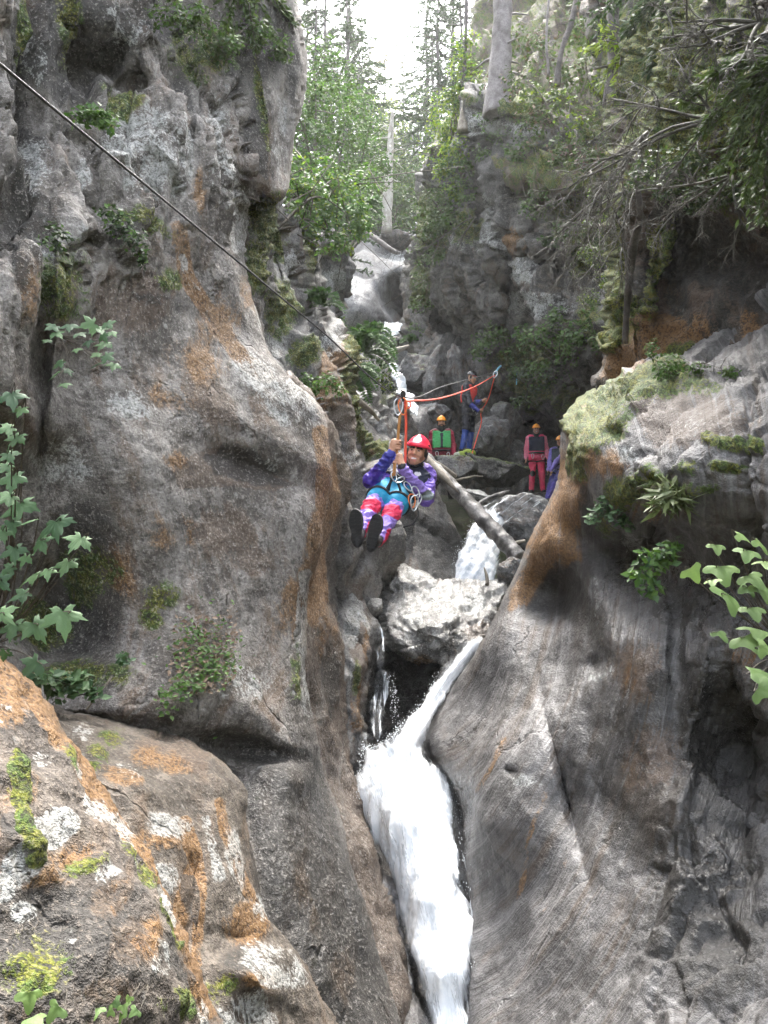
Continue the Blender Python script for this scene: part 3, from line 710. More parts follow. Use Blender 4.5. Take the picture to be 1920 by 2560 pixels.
SW = lambda x, y: (x * 0.8 + 150 * np.sin((y - 1500) / 260.0) + 0.55 * np.where(y > 2000, (y - 2000), 0) - 0.35 * (y - 1500) * (x > 0), y * 0.8)
def swirl(x, y):
    # arcs bending round a pivot low on the left, as the scoured beds do
    r1 = np.hypot((x - 1000) * 1.0, (y - 1350) * 0.55)
    a1 = np.arctan2((y - 1350) * 0.55, x - 1000)
    return r1, a1 * 700
relief('cliff_right', [(1425,1038),(1408,1078),(1403,1170),(1377,1251),(1319,1379),(1281,1460),(1249,1518),(1209,1593),(1163,1668),(1105,1760),(1064,1843),(1070,1889),(1110,1936),(1139,1993),(1145,2063),(1150,2150),(1163,2237),(1180,2323),(1174,2410),(1165,2560),(1160,2800),(2250,2800),(2250,640),(1900,780),(1700,850),(1600,900),(1516,968),(1481,988)],
  [(1403,1180,7.0),(1425,1060,7.1),(1500,1000,6.9),(1460,1120,6.2),(1600,1100,5.3),(1600,960,6.1),(1700,880,6.4),(1700,1000,5.4),(1850,960,5.0),(1900,800,5.8),(2100,900,4.6),
   (1440,1250,6.4),(1500,1300,6.0),(1600,1280,5.3),(1750,1250,4.7),(1900,1200,4.3),(1560,1400,6.1),(1680,1420,5.6),(1800,1420,4.9),
   (1330,1400,7.1),(1290,1470,7.3),(1395,1400,6.7),(1390,1480,7.1),(1250,1600,7.0),(1400,1650,6.3),(1320,1560,7.0),(1480,1500,6.2),(1500,1620,5.75),
   (1150,1750,7.3),(1080,1850,7.3),(1250,1850,6.1),(1140,2030,6.5),(1210,2050,5.75),(1180,1940,6.25),(1380,1900,5.55),(1440,2000,5.35),(1420,2100,5.15),(1540,1800,5.2),(1650,1600,5.1),(1800,1600,4.7),(1900,1600,4.3),
   (1600,2000,4.75),(1750,2000,4.5),(1850,1950,4.7),(1950,2000,4.3),(1200,2400,5.25),(1190,2250,5.8),(1400,2300,4.75),(1600,2400,4.1),(1800,2300,3.9),(1900,2450,3.4),(1400,2560,4.3),(1170,2580,4.8),(2150,2000,3.8),(2150,2600,2.9)],
  R_strat, step=6, rnd=30, rdepth=1.3, back=2.2, seed=121, mossy=0.035,
  bumps=[(1450,1340,40,60,-20,0.25),(1560,1370,60,60,0,0.35),(1410,1960,14,200,-14,0.10),(1350,1950,60,160,-10,-0.06),(1470,1980,24,200,-8,-0.05),(1420,1085,60,30,20,-0.06),(1560,1060,40,24,10,-0.05),(1500,1660,40,26,-25,0.1),(1380,1570,120,60,20,-0.05),(1280,1930,14,10,0,0.08),
         (1840,1850,60,140,-20,0.16),(1870,2150,50,110,0,0.15),(1600,1720,30,120,10,-0.08),(1750,1700,25,160,8,-0.1),(1690,1640,16,140,0,0.12),(1860,1480,60,60,0,0.2),(1400,1450,60,70,0,0.15),(1640,1330,30,60,0,0.2),(1480,1280,16,90,-10,0.12)],
  disp=[('fbm',0.8,0.05,SM,1),('fbm',2.8,0.016,SM,2),('fbm',9,0.006,SM,4),('fbm',24,0.003,SM,5),('cell',2.2,0.13,(1,1,0.55),7,loR),('cell',6,0.04,SM,11,loR),('ridge',3.2,0.04,(1,1,0.5),8,loR)],
  flow=swirl,
  paint=[('orange','poly',[(1425,1045),(1470,1000),(1500,1120),(1470,1230),(1440,1330),(1450,1400),(1370,1430),(1330,1500),(1270,1520),(1300,1440),(1400,1200)],26,0.82),('orange',1520,1160,60,60,0,0.6),('orange',1480,1050,70,50,0,0.6),('orange','line',[(1262,1850),(1225,1930),(1190,1980)],16,0.36),('orange','line',[(1365,1985),(1330,2080),(1290,2250)],14,0.3),('orange','line',[(1420,2150),(1350,2290)],14,0.28),('orange',1620,1280,70,50,0,0.4),('orange',1850,1650,60,60,0,0.4),('orange',1580,1700,40,90,0,0.35),
         ('brown',1650,1250,160,90,0,0.5),('brown',1600,1680,90,120,0,0.55),('brown',1640,1950,120,220,0,0.5),('brown',1400,1300,60,120,20,0.4),
         ('moss','poly',[(1425,1060),(1480,995),(1600,920),(1700,900),(1740,960),(1600,1020),(1560,1090),(1500,1130),(1430,1130)],30,0.85),('moss','line',[(1440,1055),(1500,1005),(1580,965)],50,1.0),('moss',1520,1070,70,60,0,0.9),('moss',1450,1140,50,90,0,0.62),('moss',1560,1230,60,70,0,0.6),('moss','line',[(1770,1095),(1850,1100),(1890,1110)],26,0.75),('moss',1800,1160,70,24,0,0.6),('moss',1720,1170,60,30,0,0.5),('moss',1620,1200,90,70,0,0.5),('moss',1700,960,160,40,0,0.55),('moss',1520,1310,50,60,0,0.5),('moss',1740,1230,80,40,0,0.5),
         ('white',1560,1130,60,40,0,0.45),('brown',1720,1040,220,110,0,0.55),('orange',1600,930,90,50,-20,0.6),('white',1700,1060,160,90,0,0.2),('white',1780,1170,110,60,0,0.2),('white',1490,1500,14,90,0,0.45),('white','line',[(1480,1700),(1510,1690),(1540,1670)],12,0.7),('white',1310,1955,70,24,5,0.45),('white',1580,1350,40,50,0,0.5),
         ('dark',1540,1400,120,70,0,0.75),('dark',1480,1300,30,110,-10,0.7),('dark',1640,1380,60,60,0,0.6),('dark','poly',[(1390,1400),(1440,1430),(1500,1540),(1540,1640),(1500,1620),(1420,1540),(1340,1520),(1300,1540),(1350,1470)],24,0.72),('dark',1650,1710,50,50,0,0.75),('dark',1800,1900,170,330,-8,0.75),('dark',1620,2050,160,180,0,0.5),('dark',1880,2150,90,140,0,0.6),('dark',1700,2150,150,120,0,0.45),('dark',1800,1400,90,50,0,0.5),('dark',1850,2420,90,90,0,0.5),  # shade of hollows and recesses painted in, beside dark wet rock
         ('dark',1560,1900,260,500,0,0.3),('dark',1760,2300,260,300,0,0.55),('dark',1750,1500,200,120,0,0.5),('wet',1700,1700,300,420,0,0.9),('wet',1560,1560,120,220,0,0.9),('wet',1420,1980,60,260,-14,0.7),('wet',1750,2150,300,300,0,0.5),('wet',1140,1950,60,200,0,0.7),('wet',1250,2500,200,200,0,0.4)])

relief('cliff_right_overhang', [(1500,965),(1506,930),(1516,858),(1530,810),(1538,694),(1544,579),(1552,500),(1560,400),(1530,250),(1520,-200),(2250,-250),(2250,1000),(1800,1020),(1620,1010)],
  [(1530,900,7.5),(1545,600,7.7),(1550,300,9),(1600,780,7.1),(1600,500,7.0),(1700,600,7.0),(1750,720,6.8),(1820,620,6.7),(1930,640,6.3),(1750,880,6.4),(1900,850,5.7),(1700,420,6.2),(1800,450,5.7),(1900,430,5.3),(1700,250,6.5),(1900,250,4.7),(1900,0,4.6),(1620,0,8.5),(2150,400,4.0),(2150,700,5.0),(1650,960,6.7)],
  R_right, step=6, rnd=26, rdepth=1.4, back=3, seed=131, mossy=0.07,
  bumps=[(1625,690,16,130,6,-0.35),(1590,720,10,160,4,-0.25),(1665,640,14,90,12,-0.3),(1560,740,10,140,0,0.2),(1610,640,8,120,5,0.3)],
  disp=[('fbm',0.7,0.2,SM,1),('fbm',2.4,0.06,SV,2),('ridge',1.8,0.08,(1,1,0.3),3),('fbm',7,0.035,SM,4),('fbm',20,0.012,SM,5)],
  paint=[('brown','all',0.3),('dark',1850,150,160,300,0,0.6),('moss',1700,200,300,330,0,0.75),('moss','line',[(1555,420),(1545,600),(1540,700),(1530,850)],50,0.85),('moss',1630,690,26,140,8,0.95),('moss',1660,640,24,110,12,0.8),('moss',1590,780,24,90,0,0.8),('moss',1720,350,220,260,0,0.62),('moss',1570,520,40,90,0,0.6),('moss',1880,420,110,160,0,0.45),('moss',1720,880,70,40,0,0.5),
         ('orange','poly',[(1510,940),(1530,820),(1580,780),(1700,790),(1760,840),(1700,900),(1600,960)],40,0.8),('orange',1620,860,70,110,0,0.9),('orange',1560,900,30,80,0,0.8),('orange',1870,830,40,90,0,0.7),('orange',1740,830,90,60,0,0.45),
         ('dark',1800,650,190,110,0,0.85),('dark',1900,700,120,120,0,0.8),('dark',1700,560,90,80,0,0.6),('dark',1900,300,120,250,0,0.45),('brown',1750,400,200,200,0,0.5),('brown',1850,900,120,90,0,0.5)])  # black recess under the overhang is shade painted on
# ------------------------------------------------------------------ white water
def mat_foam(name, thin=0.0, sc=(7, 1.2), lo=(0.76, 0.8, 0.83)):
    t = NT(name)
    fl = t.attr('flow').outputs['Vector']
    tc = t.n('ShaderNodeTexCoord').outputs['Object']
    n1 = t.noise(t.mapping(fl, (sc[0], sc[1], 1)), 1.0, 7, 0.65, 0.5)
    n2 = t.noise(tc, 16, 6, 0.65)
    nm = t.math('ADD', t.math('MULTIPLY', n1, 0.65), t.math('MULTIPLY', n2, 0.35))
    h = t.math('ADD', t.math('MULTIPLY', n1, 0.6), t.math('MULTIPLY', n2, 0.5))
    col = t.mix(t.ramp(nm, 0.4, 0.58), lo, (0.96, 0.97, 0.97))
    b = t.n('ShaderNodeBsdfPrincipled')
    t.inp(b, 'Base Color', col); b.inputs['Roughness'].default_value = 0.35
    t.l(t.bump(n1, 0.35, 0.05), b.inputs['Normal'])
    ed = t.attr('edge').outputs['Fac']
    nz = t.math('ADD', t.math('MULTIPLY', n2, 0.5), t.math('MULTIPLY', n1, 0.5))
    al = t.ramp(t.math('ADD', ed, t.math('MULTIPLY', t.math('SUBTRACT', n1, 0.5), 1.5)), 0.02, 0.5)
    if thin: al = t.math('MULTIPLY', al, t.ramp(n1, 0.62 - thin * 0.3, 0.36, 0.05, 0.95))
    tr = t.n('ShaderNodeBsdfTransparent'); mx = t.n('ShaderNodeMixShader')
    t.l(al, mx.inputs[0]); t.l(b.outputs[0], mx.inputs[2]); t.l(tr.outputs[0], mx.inputs[1]); t.l(mx.outputs[0], t.out.inputs[0])
    return t.m
M_foam = mat_foam('white_water', 0, (11, 0.7))
M_veil = mat_foam('thin_water', 0.45, (24, 1.6))
M_foam2 = mat_foam('broken_water', 0, (13, 0.9), (0.42, 0.47, 0.52))
M_drop = mat_simple('water_drop', (0.85, 0.88, 0.9), 0.25, var=0.05)

def droplets(name, pts, size, parent, seed):
    """small drops of spray as joined octahedra"""
    rng = np.random.default_rng(seed)
    n = len(pts)
    T0 = np.array([[1,0,0],[-1,0,0],[0,1,0],[0,-1,0],[0,0,1],[0,0,-1]], float)
    F0 = np.array([[0,2,4],[2,1,4],[1,3,4],[3,0,4],[2,0,5],[1,2,5],[3,1,5],[0,3,5]])
    s = size * rng.uniform(0.3, 1.0, (n, 1, 1)) ** 1.5 * np.array([1, 1, 1.5])
    V = (pts[:, None, :] + T0[None] * s).reshape(-1, 3)
    F = (F0[None] + 6 * np.arange(n)[:, None, None]).reshape(-1, 3)
    o = obj(name, mesh_np(name, world_to(parent, V) if parent else V, F), M_drop, parent)
    o['kind'] = 'stuff'
    return o

def edge_spray(name, owner, line, dname, n, size, seed, spread=18, off=0.05, into=0.0):
    rng = np.random.default_rng(seed)
    L = catmull(line, 12); seg = rng.integers(0, len(L) - 1, n); f = rng.random((n, 1))
    p = L[seg] * (1 - f) + L[seg + 1] * f + rng.normal(0, spread, (n, 2)) * [1, 1.0] + [into, 0]
    d = SURF[dname](p[:, 0], p[:, 1]) - off + rng.normal(0, 0.1, n)
    return droplets(name, W(p[:, 0], p[:, 1], d), size, owner, seed)

fallL = crop([(245,1500),(230,1600),(220,1780),(160,1880),(150,2057)], 840, 1380, 0.3014)
fall_out = crop([(1200,742),(1130,745),(1050,815),(950,900),(850,1020),(800,1100),(730,1180),(640,1330),(560,1410),(500,1490),(430,1560),(330,1620),(270,1590),(245,1510),(228,1600),(220,1780),(165,1880),(150,2057)], 840, 1380, 0.3014) + \
    [(897,2040),(925,2105),(960,2150),(993,2213),(1014,2346),(1036,2427),(1070,2560),(1090,2760),(1176,2760),(1170,2560),(1176,2439),(1182,2294),(1160,2190),(1148,2092),(1142,2005),(1130,1959),(1100,1925),(1075,1905),(1058,1880),(1066,1843),(1122,1735),(1157,1677)]
water_main = relief('waterfall_main', fall_out,
  [(1190,1612,8.25),(1140,1660,8.1),(1090,1750,7.75),(1000,1840,7.2),(1050,1830,7.35),(920,1880,7.2),(905,1960,6.95),(1000,1950,6.8),(1080,1930,7.0),(1000,2060,6.4),(1125,2050,6.6),(930,2090,6.7),(1060,2250,5.9),(1150,2250,6.0),(1000,2260,6.2),(1100,2450,5.4),(1165,2500,5.4),(1060,2500,5.5),(1120,2650,5.0)],
  M_foam, step=4, rnd=30, rdepth=1.0, back=0.35, seed=201, mossy=0,
  bumps=[(1130,1700,14,120,38,0.05),(1060,1850,12,60,30,0.12)],
  disp=[('fbm',2.2,0.06,(1,1,0.2),1),('fbm',6,0.025,(1,1,0.15),2),('fbm',16,0.010,(1,1,0.15),3)],
  flow=lambda x, y: (np.where(y < 1850, x * 0.8 + y * 0.6, x - 0.15 * (y - 1850) + 0.6 * 1850 - 0.2 * x), y))
water_main['kind'] = 'structure'
veil_out = [(1200,1600),(1170,1600),(1118,1650),(1082,1700),(1024,1780),(980,1826),(930,1858),(900,1850),(892,1905),(880,1960),(880,2010),(905,2070),(950,2150),(985,2213),(1006,2346),(1028,2427),(1060,2560),(1080,2760),(1196,2760),(1194,2560),(1198,2439),(1200,2294),(1176,2190),(1162,2092),(1156,2005),(1144,1955),(1112,1920),(1082,1895),(1072,1866),(1080,1838),(1132,1738),(1170,1680)]
_dm = SURF['waterfall_main']
relief('waterfall_veil', veil_out, [(x, y, float(_dm(x, y)[0]) - 0.07) for x, y in ((1190,1612),(1140,1660),(1090,1750),(1000,1840),(1050,1830),(920,1880),(905,1960),(1000,1950),(1080,1930),(1000,2060),(1125,2050),(930,2090),(1060,2250),(1150,2250),(1000,2260),(1100,2450),(1165,2500),(1060,2500),(1120,2650))],
  M_veil, step=5, rnd=34, rdepth=1.4, back=0.2, seed=203, mossy=0, disp=[('fbm',3,0.05,(1,1,0.25),1),('fbm',9,0.025,(1,1,0.2),2)],
  flow=lambda x, y: (np.where(y < 1850, x * 0.8 + y * 0.6, x - 0.15 * (y - 1850) + 0.6 * 1850 - 0.2 * x), y))
edge_spray('spray_main', None, [(1096,1687),(1033,1781),(991,1826),(939,1868),(908,1870),(900,1930),(890,2000)], 'waterfall_main', 500, 0.006, 5, 5, 0.06)
edge_spray('spray_main_right', None, [(1110,1936),(1139,1993),(1147,2092),(1160,2190),(1182,2294),(1190,2439),(1185,2560)], 'waterfall_main', 350, 0.005, 6, 14, 0.06, 6)

relief('waterfall_middle', crop([(1000,1015),(1110,1000),(1145,1075),(1125,1165),(1105,1200),(1115,1320),(1115,1400),(1085,1540),(950,1545),(775,1535),(820,1330),(880,1230),(905,1160),(950,1085)], 820, 880, 0.3858),
  [(1220,1275,11.9),(1240,1300,11.7),(1190,1310,11.6),(1230,1360,11.3),(1160,1370,11.2),(1130,1440,10.9),(1200,1430,10.85),(1245,1430,10.95),(1180,1475,10.7)],
  M_foam2, step=3, rnd=20, rdepth=1.4, back=0.5, seed=211, mossy=0, disp=[('fbm',2.5,0.05,(1,1,0.3),1),('fbm',9,0.02,(1,1,0.2),2)], flow=lambda x, y: (x * 0.85 + y * 0.5, y * 0.85 - x * 0.5))
edge_spray('spray_middle', None, crop([(960,1080),(880,1230),(820,1330),(790,1450)], 820, 880, 0.3858), 'waterfall_middle', 150, 0.006, 7, 6, 0.06)

relief('waterfall_sheet', [(1196,1268),(1240,1246),(1290,1234),(1330,1238),(1372,1246),(1385,1268),(1350,1276),(1310,1282),(1282,1300),(1262,1335),(1240,1310),(1212,1296)],
  [(1200,1280,11.6),(1250,1265,11.5),(1300,1250,11.5),(1370,1255,11.9),(1260,1320,11.2),(1290,1285,11.35)],
  M_veil, step=3, rnd=14, rdepth=0.8, back=0.2, seed=216, mossy=0, disp=[('fbm',4,0.05,SM,1),('fbm',12,0.03,SM,2)], flow=lambda x, y: (x * 0.6 + y * 0.8, y * 0.6 - x * 0.8))
relief('waterfall_upper', crop([(592,1352),(640,1362),(700,1420),(745,1500),(790,1590),(805,1660),(835,1720),(885,1830),(880,1900),(830,1860),(785,1780),(735,1700),(690,1620),(650,1520),(612,1420)], 820, 560, 0.2532),
  [(975,905,17.8),(1000,950,17.2),(1015,985,16.6),(1035,1020,15.8),(1042,1040,15.3)],
  M_foam, step=2.5, rnd=4, rdepth=1.4, back=0.6, seed=221, mossy=0, disp=[('fbm',2.5,0.12,(1,1,0.5),1),('fbm',7,0.08,SM,2)])
relief('waterfall_far', crop([(552,960),(640,955),(700,975),(752,985),(760,1040),(700,1090),(640,1110),(580,1135),(550,1100)], 820, 560, 0.2532),
  [(965,805,25.6),(1005,810,25.8),(970,840,25),(1000,835,25.2)], M_foam, step=2.5, rnd=4, back=0.6, seed=231, mossy=0, disp=[('fbm',1.2,0.25,(1,1,0.5),1),('fbm',4,0.12,SM,2)])
relief('waterfall_thin', crop([(250,490),(330,555),(405,640),(436,740),(408,830),(392,950),(430,1010),(455,1150),(420,1260),(385,1400),(375,1540),(300,1520),(285,1280),(315,1170),(345,950),(335,850),(372,750),(325,640),(262,560)], 840, 1380, 0.3014),
  [(920,1535,9.0),(965,1600,8.6),(955,1670,8.3),(960,1740,8.2),(940,1800,7.9),(945,1840,7.6)],
  M_veil, step=3, rnd=8, rdepth=0.6, back=0.25, seed=241, mossy=0, disp=[('fbm',3,0.06,(1,1,0.4),1),('fbm',10,0.04,(1,1,0.5),2)])
edge_spray('spray_thin', None, crop([(430,1010),(470,1150),(490,1300),(500,1420)], 840, 1380, 0.3014), 'waterfall_thin', 160, 0.006, 8, 7, 0.05)
relief('waterfall_trickle', [(845,1462),(858,1470),(885,1510),(915,1545),(922,1562),(905,1556),(872,1520),(850,1485)],
  [(850,1470,9.0),(890,1520,8.65),(918,1558,8.4)], M_veil, step=2.5, rnd=5, back=0.2, seed=251, mossy=0, disp=[('fbm',5,0.04,SM,1)])

# ------------------------------------------------------------------ loose boulders and stones
def icosphere(sub):
    import bmesh
    bm = bmesh.new(); bmesh.ops.create_icosphere(bm, subdivisions=sub, radius=1.0)
    V = np.array([v.co[:] for v in bm.verts]); F = np.array([[v.index for v in f.verts] for f in bm.faces]); bm.free()
    return V, F
ICO = {s: icosphere(s) for s in (3, 4, 5)}

def boulder(label, px, py, d, wpx, hpx, depth=None, rot=0.0, mat=None, seed=0, sub=5, facet=0.22, rough=0.06, paint=(), name='boulder', group=None, squash=0.0):
    V, F = ICO[sub]
    V = V.copy()
    a = wpx / FPX * d; c = hpx / FPX * d; b = depth if depth else 0.5 * (a + c)
    # cut facets so that the stone is angular, not a ball
    rng = np.random.default_rng(seed)
    for k in range(11):
        nrm = rng.normal(size=3); nrm /= np.linalg.norm(nrm)
        h = rng.uniform(1 - facet * 1.6, 1 - facet * 0.3)
        over = V @ nrm - h
        V = V - nrm * np.maximum(over, 0)[:, None] * 0.92
    V = V * [a, b, c]
    N = vnormals(V, F); s = (a + c) / 2
    V = V + N * (s * rough * 2 * fbm(V / s, 1.6, 5, seed) + s * rough * 0.8 * fbm(V / s, 6, 3, seed + 3))[:, None]
    cr, sr = math.cos(math.radians(rot)), math.sin(math.radians(rot))
    V = np.stack([V[:, 0] * cr + V[:, 2] * sr, V[:, 1], -V[:, 0] * sr + V[:, 2] * cr], 1)
    ctr = W(px, py, d)
    zmin = V[:, 2].min()
    me = mesh_np(name, V - [0, 0, zmin], F)
    P = V + ctr
    up = vnormals(V, F)[:, 2]
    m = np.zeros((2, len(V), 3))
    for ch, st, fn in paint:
        m[CH[ch][0], :, CH[ch][1]] = np.maximum(m[CH[ch][0], :, CH[ch][1]], st * (sstep(0.2, 0.8, up) if fn == 'top' else sstep(0.1, -0.6, up) if fn == 'under' else 1))  # tops paled and undersides darkened by the way faces point
    one = np.ones((len(V), 1))
    add_attr(me, 'pa', 'FLOAT_COLOR', np.concatenate([m[0], one], 1)); add_attr(me, 'pb', 'FLOAT_COLOR', np.concatenate([m[1], one], 1))
    add_attr(me, 'flow', 'FLOAT_VECTOR', np.stack([V[:, 0] + V[:, 1], V[:, 2], 0 * one[:, 0]], 1))
    o = obj(name, me, mat)
    o.location = Vector((ctr + [0, 0, zmin]).tolist())
    return tag(o, label, 'rock' if name != 'boulder' else 'boulder', group)

R_wet = mat_rock('rock_wet', (0.07, 0.07, 0.07), (0.19, 0.19, 0.19), streak=0.35, flowsc=(4, 2), bump=0.9, spot=0.15, rough=0.7)
R_chock = mat_rock('rock_chock', (0.24, 0.23, 0.21), (0.46, 0.45, 0.42), streak=0.3, flowsc=(5, 2), bump=0.7, spot=0.2, crack=0.5, rough=0.62)

# the wedged chockstone: outline with its own thickness, glossy with spray
ck = thing('chockstone', 'large pale wet boulder wedged in the gorge above the main waterfall', 'boulder', W(1115, 1650, 9.0))
relief('boulder', crop([(470,130),(560,108),(650,135),(760,180),(870,236),(1000,188),(1100,215),(1210,240),(1400,236),(1445,300),(1400,390),(1335,500),(1270,620),(1200,745),(1050,835),(950,900),(860,880),(780,895),(650,875),(540,820),(450,740),(410,600),(385,440),(430,300)], 840, 1380, 0.3014),
  [(990,1420,10.2),(1100,1455,10.1),(1140,1440,10.3),(1265,1455,10.2),(970,1520,9.4),(1080,1520,9.2),(1230,1520,9.5),(1010,1600,8.8),(1100,1600,8.6),(1190,1590,8.8),(1080,1640,8.7)],
  R_chock, step=3, rnd=16, rdepth=1.5, back=1.6, seed=301, parent=ck, kind=None,
  bumps=[(1010,1450,30,30,0,-0.15),(1090,1480,60,8,10,0.06),(1150,1560,70,8,-12,0.06),(1140,1590,50,30,20,0.1),(1070,1610,50,16,20,0.1)],
  disp=[('fbm',1.2,0.07,SM,1),('cell',1.3,0.06,(1,1,1.2),2),('cell',5,0.03,SM,6),('fbm',6,0.02,SM,3),('fbm',18,0.014,SM,4)],
  paint=[('white',1030,1440,30,40,0,0.6),('white',1080,1540,110,50,0,0.52),('white',1180,1500,80,40,0,0.5),('dark',1135,1590,45,36,30,0.9),('dark',1060,1620,40,22,20,0.9),('dark',1100,1625,50,16,10,0.7),('orange',1060,1642,50,14,5,0.8),('brown',1190,1580,50,40,-40,0.6),('wet','all',0.95)])  # bright face and low shadow patches put into the stone's colour

boulder('wet grey boulder with water running over it beside the log', 1302, 1318, 12.0, 84, 92, 0.55, -8, R_wet, 401, facet=0.3, paint=[('wet', 1.0, 'all'), ('white', 0.45, 'top')])
boulder('small dark rounded boulder under the lower end of the log', 1282, 1432, 10.4, 44, 38, 0.25, 0, R_wet, 402, facet=0.25, paint=[('wet', 0.8, 'all'), ('brown', 0.4, 'top')])
boulder('small round stone wedged left of the chockstone', 938, 1517, 9.1, 22, 26, 0.14, 0, R_chock, 403, 4, paint=[('wet', 0.7, 'all')], name='stone')
boulder('dark stone jammed in the hole left of the chockstone', 924, 1500, 9.6, 30, 26, 0.2, 0, R_dark, 404, 4, paint=[('wet', 0.5, 'all'), ('dark', 0.7, 'all')], name='stone')
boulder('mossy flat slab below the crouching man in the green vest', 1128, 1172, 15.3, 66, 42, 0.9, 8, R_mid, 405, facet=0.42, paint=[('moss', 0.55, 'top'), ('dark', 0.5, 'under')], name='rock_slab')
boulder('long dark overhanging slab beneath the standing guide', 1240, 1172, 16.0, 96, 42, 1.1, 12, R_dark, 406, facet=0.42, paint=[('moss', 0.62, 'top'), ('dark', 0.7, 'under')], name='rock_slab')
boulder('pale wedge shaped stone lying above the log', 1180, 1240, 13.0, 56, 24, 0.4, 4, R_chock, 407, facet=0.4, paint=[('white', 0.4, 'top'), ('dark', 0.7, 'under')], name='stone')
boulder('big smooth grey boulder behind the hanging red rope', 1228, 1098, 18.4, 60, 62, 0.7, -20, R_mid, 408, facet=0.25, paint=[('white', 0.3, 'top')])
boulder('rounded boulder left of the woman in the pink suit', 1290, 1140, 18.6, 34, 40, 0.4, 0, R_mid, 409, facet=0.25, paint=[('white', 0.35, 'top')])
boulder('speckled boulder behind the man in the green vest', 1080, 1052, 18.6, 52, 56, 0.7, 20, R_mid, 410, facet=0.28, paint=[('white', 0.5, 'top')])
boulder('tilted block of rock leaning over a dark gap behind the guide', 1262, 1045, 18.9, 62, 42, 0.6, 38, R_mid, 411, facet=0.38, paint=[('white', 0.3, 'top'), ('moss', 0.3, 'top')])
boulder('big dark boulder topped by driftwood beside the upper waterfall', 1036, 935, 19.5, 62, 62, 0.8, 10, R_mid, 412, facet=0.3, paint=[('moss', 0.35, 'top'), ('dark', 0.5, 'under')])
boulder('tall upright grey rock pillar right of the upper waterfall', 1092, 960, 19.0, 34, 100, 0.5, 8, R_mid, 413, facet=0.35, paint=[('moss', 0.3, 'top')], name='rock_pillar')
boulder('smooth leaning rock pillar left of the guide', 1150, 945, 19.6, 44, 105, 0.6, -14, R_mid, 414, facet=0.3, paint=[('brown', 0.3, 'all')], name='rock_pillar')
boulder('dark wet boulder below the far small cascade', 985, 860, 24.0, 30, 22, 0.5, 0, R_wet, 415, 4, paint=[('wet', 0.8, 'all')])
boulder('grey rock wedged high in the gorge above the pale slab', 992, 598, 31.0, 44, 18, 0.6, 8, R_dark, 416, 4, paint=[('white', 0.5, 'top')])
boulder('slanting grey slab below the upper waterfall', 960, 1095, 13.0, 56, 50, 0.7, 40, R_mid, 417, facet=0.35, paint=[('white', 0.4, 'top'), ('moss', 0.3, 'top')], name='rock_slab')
boulder('small dark ledge stone under the feet of the woman in pink', 1352, 1246, 17.9, 44, 16, 0.5, 4, R_wet, 418, 4, facet=0.3, paint=[('wet', 0.6, 'all')], name='stone')
boulder('flat stone under the feet of the man in purple', 1392, 1262, 17.4, 40, 18, 0.5, 4, R_wet, 419, 4, facet=0.3, paint=[('wet', 0.6, 'all'), ('white', 0.3, 'top')], name='stone')

# ------------------------------------------------------------------ logs, sticks, roots
def mat_wood(name, c1, c2, wet=0.0):
    t = NT(name)
    tc = t.n('ShaderNodeTexCoord').outputs['Object']
    n1 = t.noise(tc, 4, 6, 0.65); n2 = t.noise(tc, 40, 5, 0.7)
    col = t.mix(t.ramp(n1, 0.38, 0.6), c1, c2)
    col = t.mix(t.ramp(n2, 0.3, 0.6, 0.5, 0), col, tuple(x * 0.35 for x in c1))
    b = t.bsdf(Base_Color=col, Roughness=0.75 - wet * 0.4)
    t.l(t.bump(n2, 0.6, 0.02), b.inputs['Normal'])
    return t.m
M_log = mat_wood('wet_log', (0.035, 0.03, 0.026), (0.3, 0.28, 0.26), 0.8)
M_drift = mat_wood('driftwood', (0.2, 0.17, 0.13), (0.42, 0.37, 0.3))
M_dead = mat_wood('dead_branch', (0.04, 0.036, 0.025), (0.12, 0.11, 0.085))
M_bark = mat_wood('bark', (0.055, 0.045, 0.04), (0.15, 0.13, 0.12))
M_barkp = mat_wood('pale_bark', (0.14, 0.12, 0.115), (0.26, 0.235, 0.23))
M_twig = mat_wood('twig', (0.05, 0.042, 0.03), (0.12, 0.1, 0.07))

def stick(name, label, cat, pts, rad, mat, n=10, sides=10, wob=0.15, seed=0, parts=()):
    """tapered, slightly crooked stick through pixel points (px, py, d)"""
    P = W([p[0] for p in pts], [p[1] for p in pts], [p[2] for p in pts])
    C = catmull(P, n); r = np.interp(np.linspace(0, 1, len(C)), np.linspace(0, 1, len(rad)), rad)
    C = C + np.stack([fbm(C, 2.0, 3, seed + k) for k in range(3)], 1) * wob * np.mean(rad)
    base = C[C[:, 2].argmin()]
    V, Q, T = tube_np(C, r * (1 + 0.0), sides)
    N = V - np.repeat(np.concatenate([C]), sides, 0)[:len(V)] if False else None
    me = mesh_np(name, V - base, Q, T)
    o = obj(name, me, mat); o.location = Vector(base.tolist())
    tag(o, label, cat)
    return o

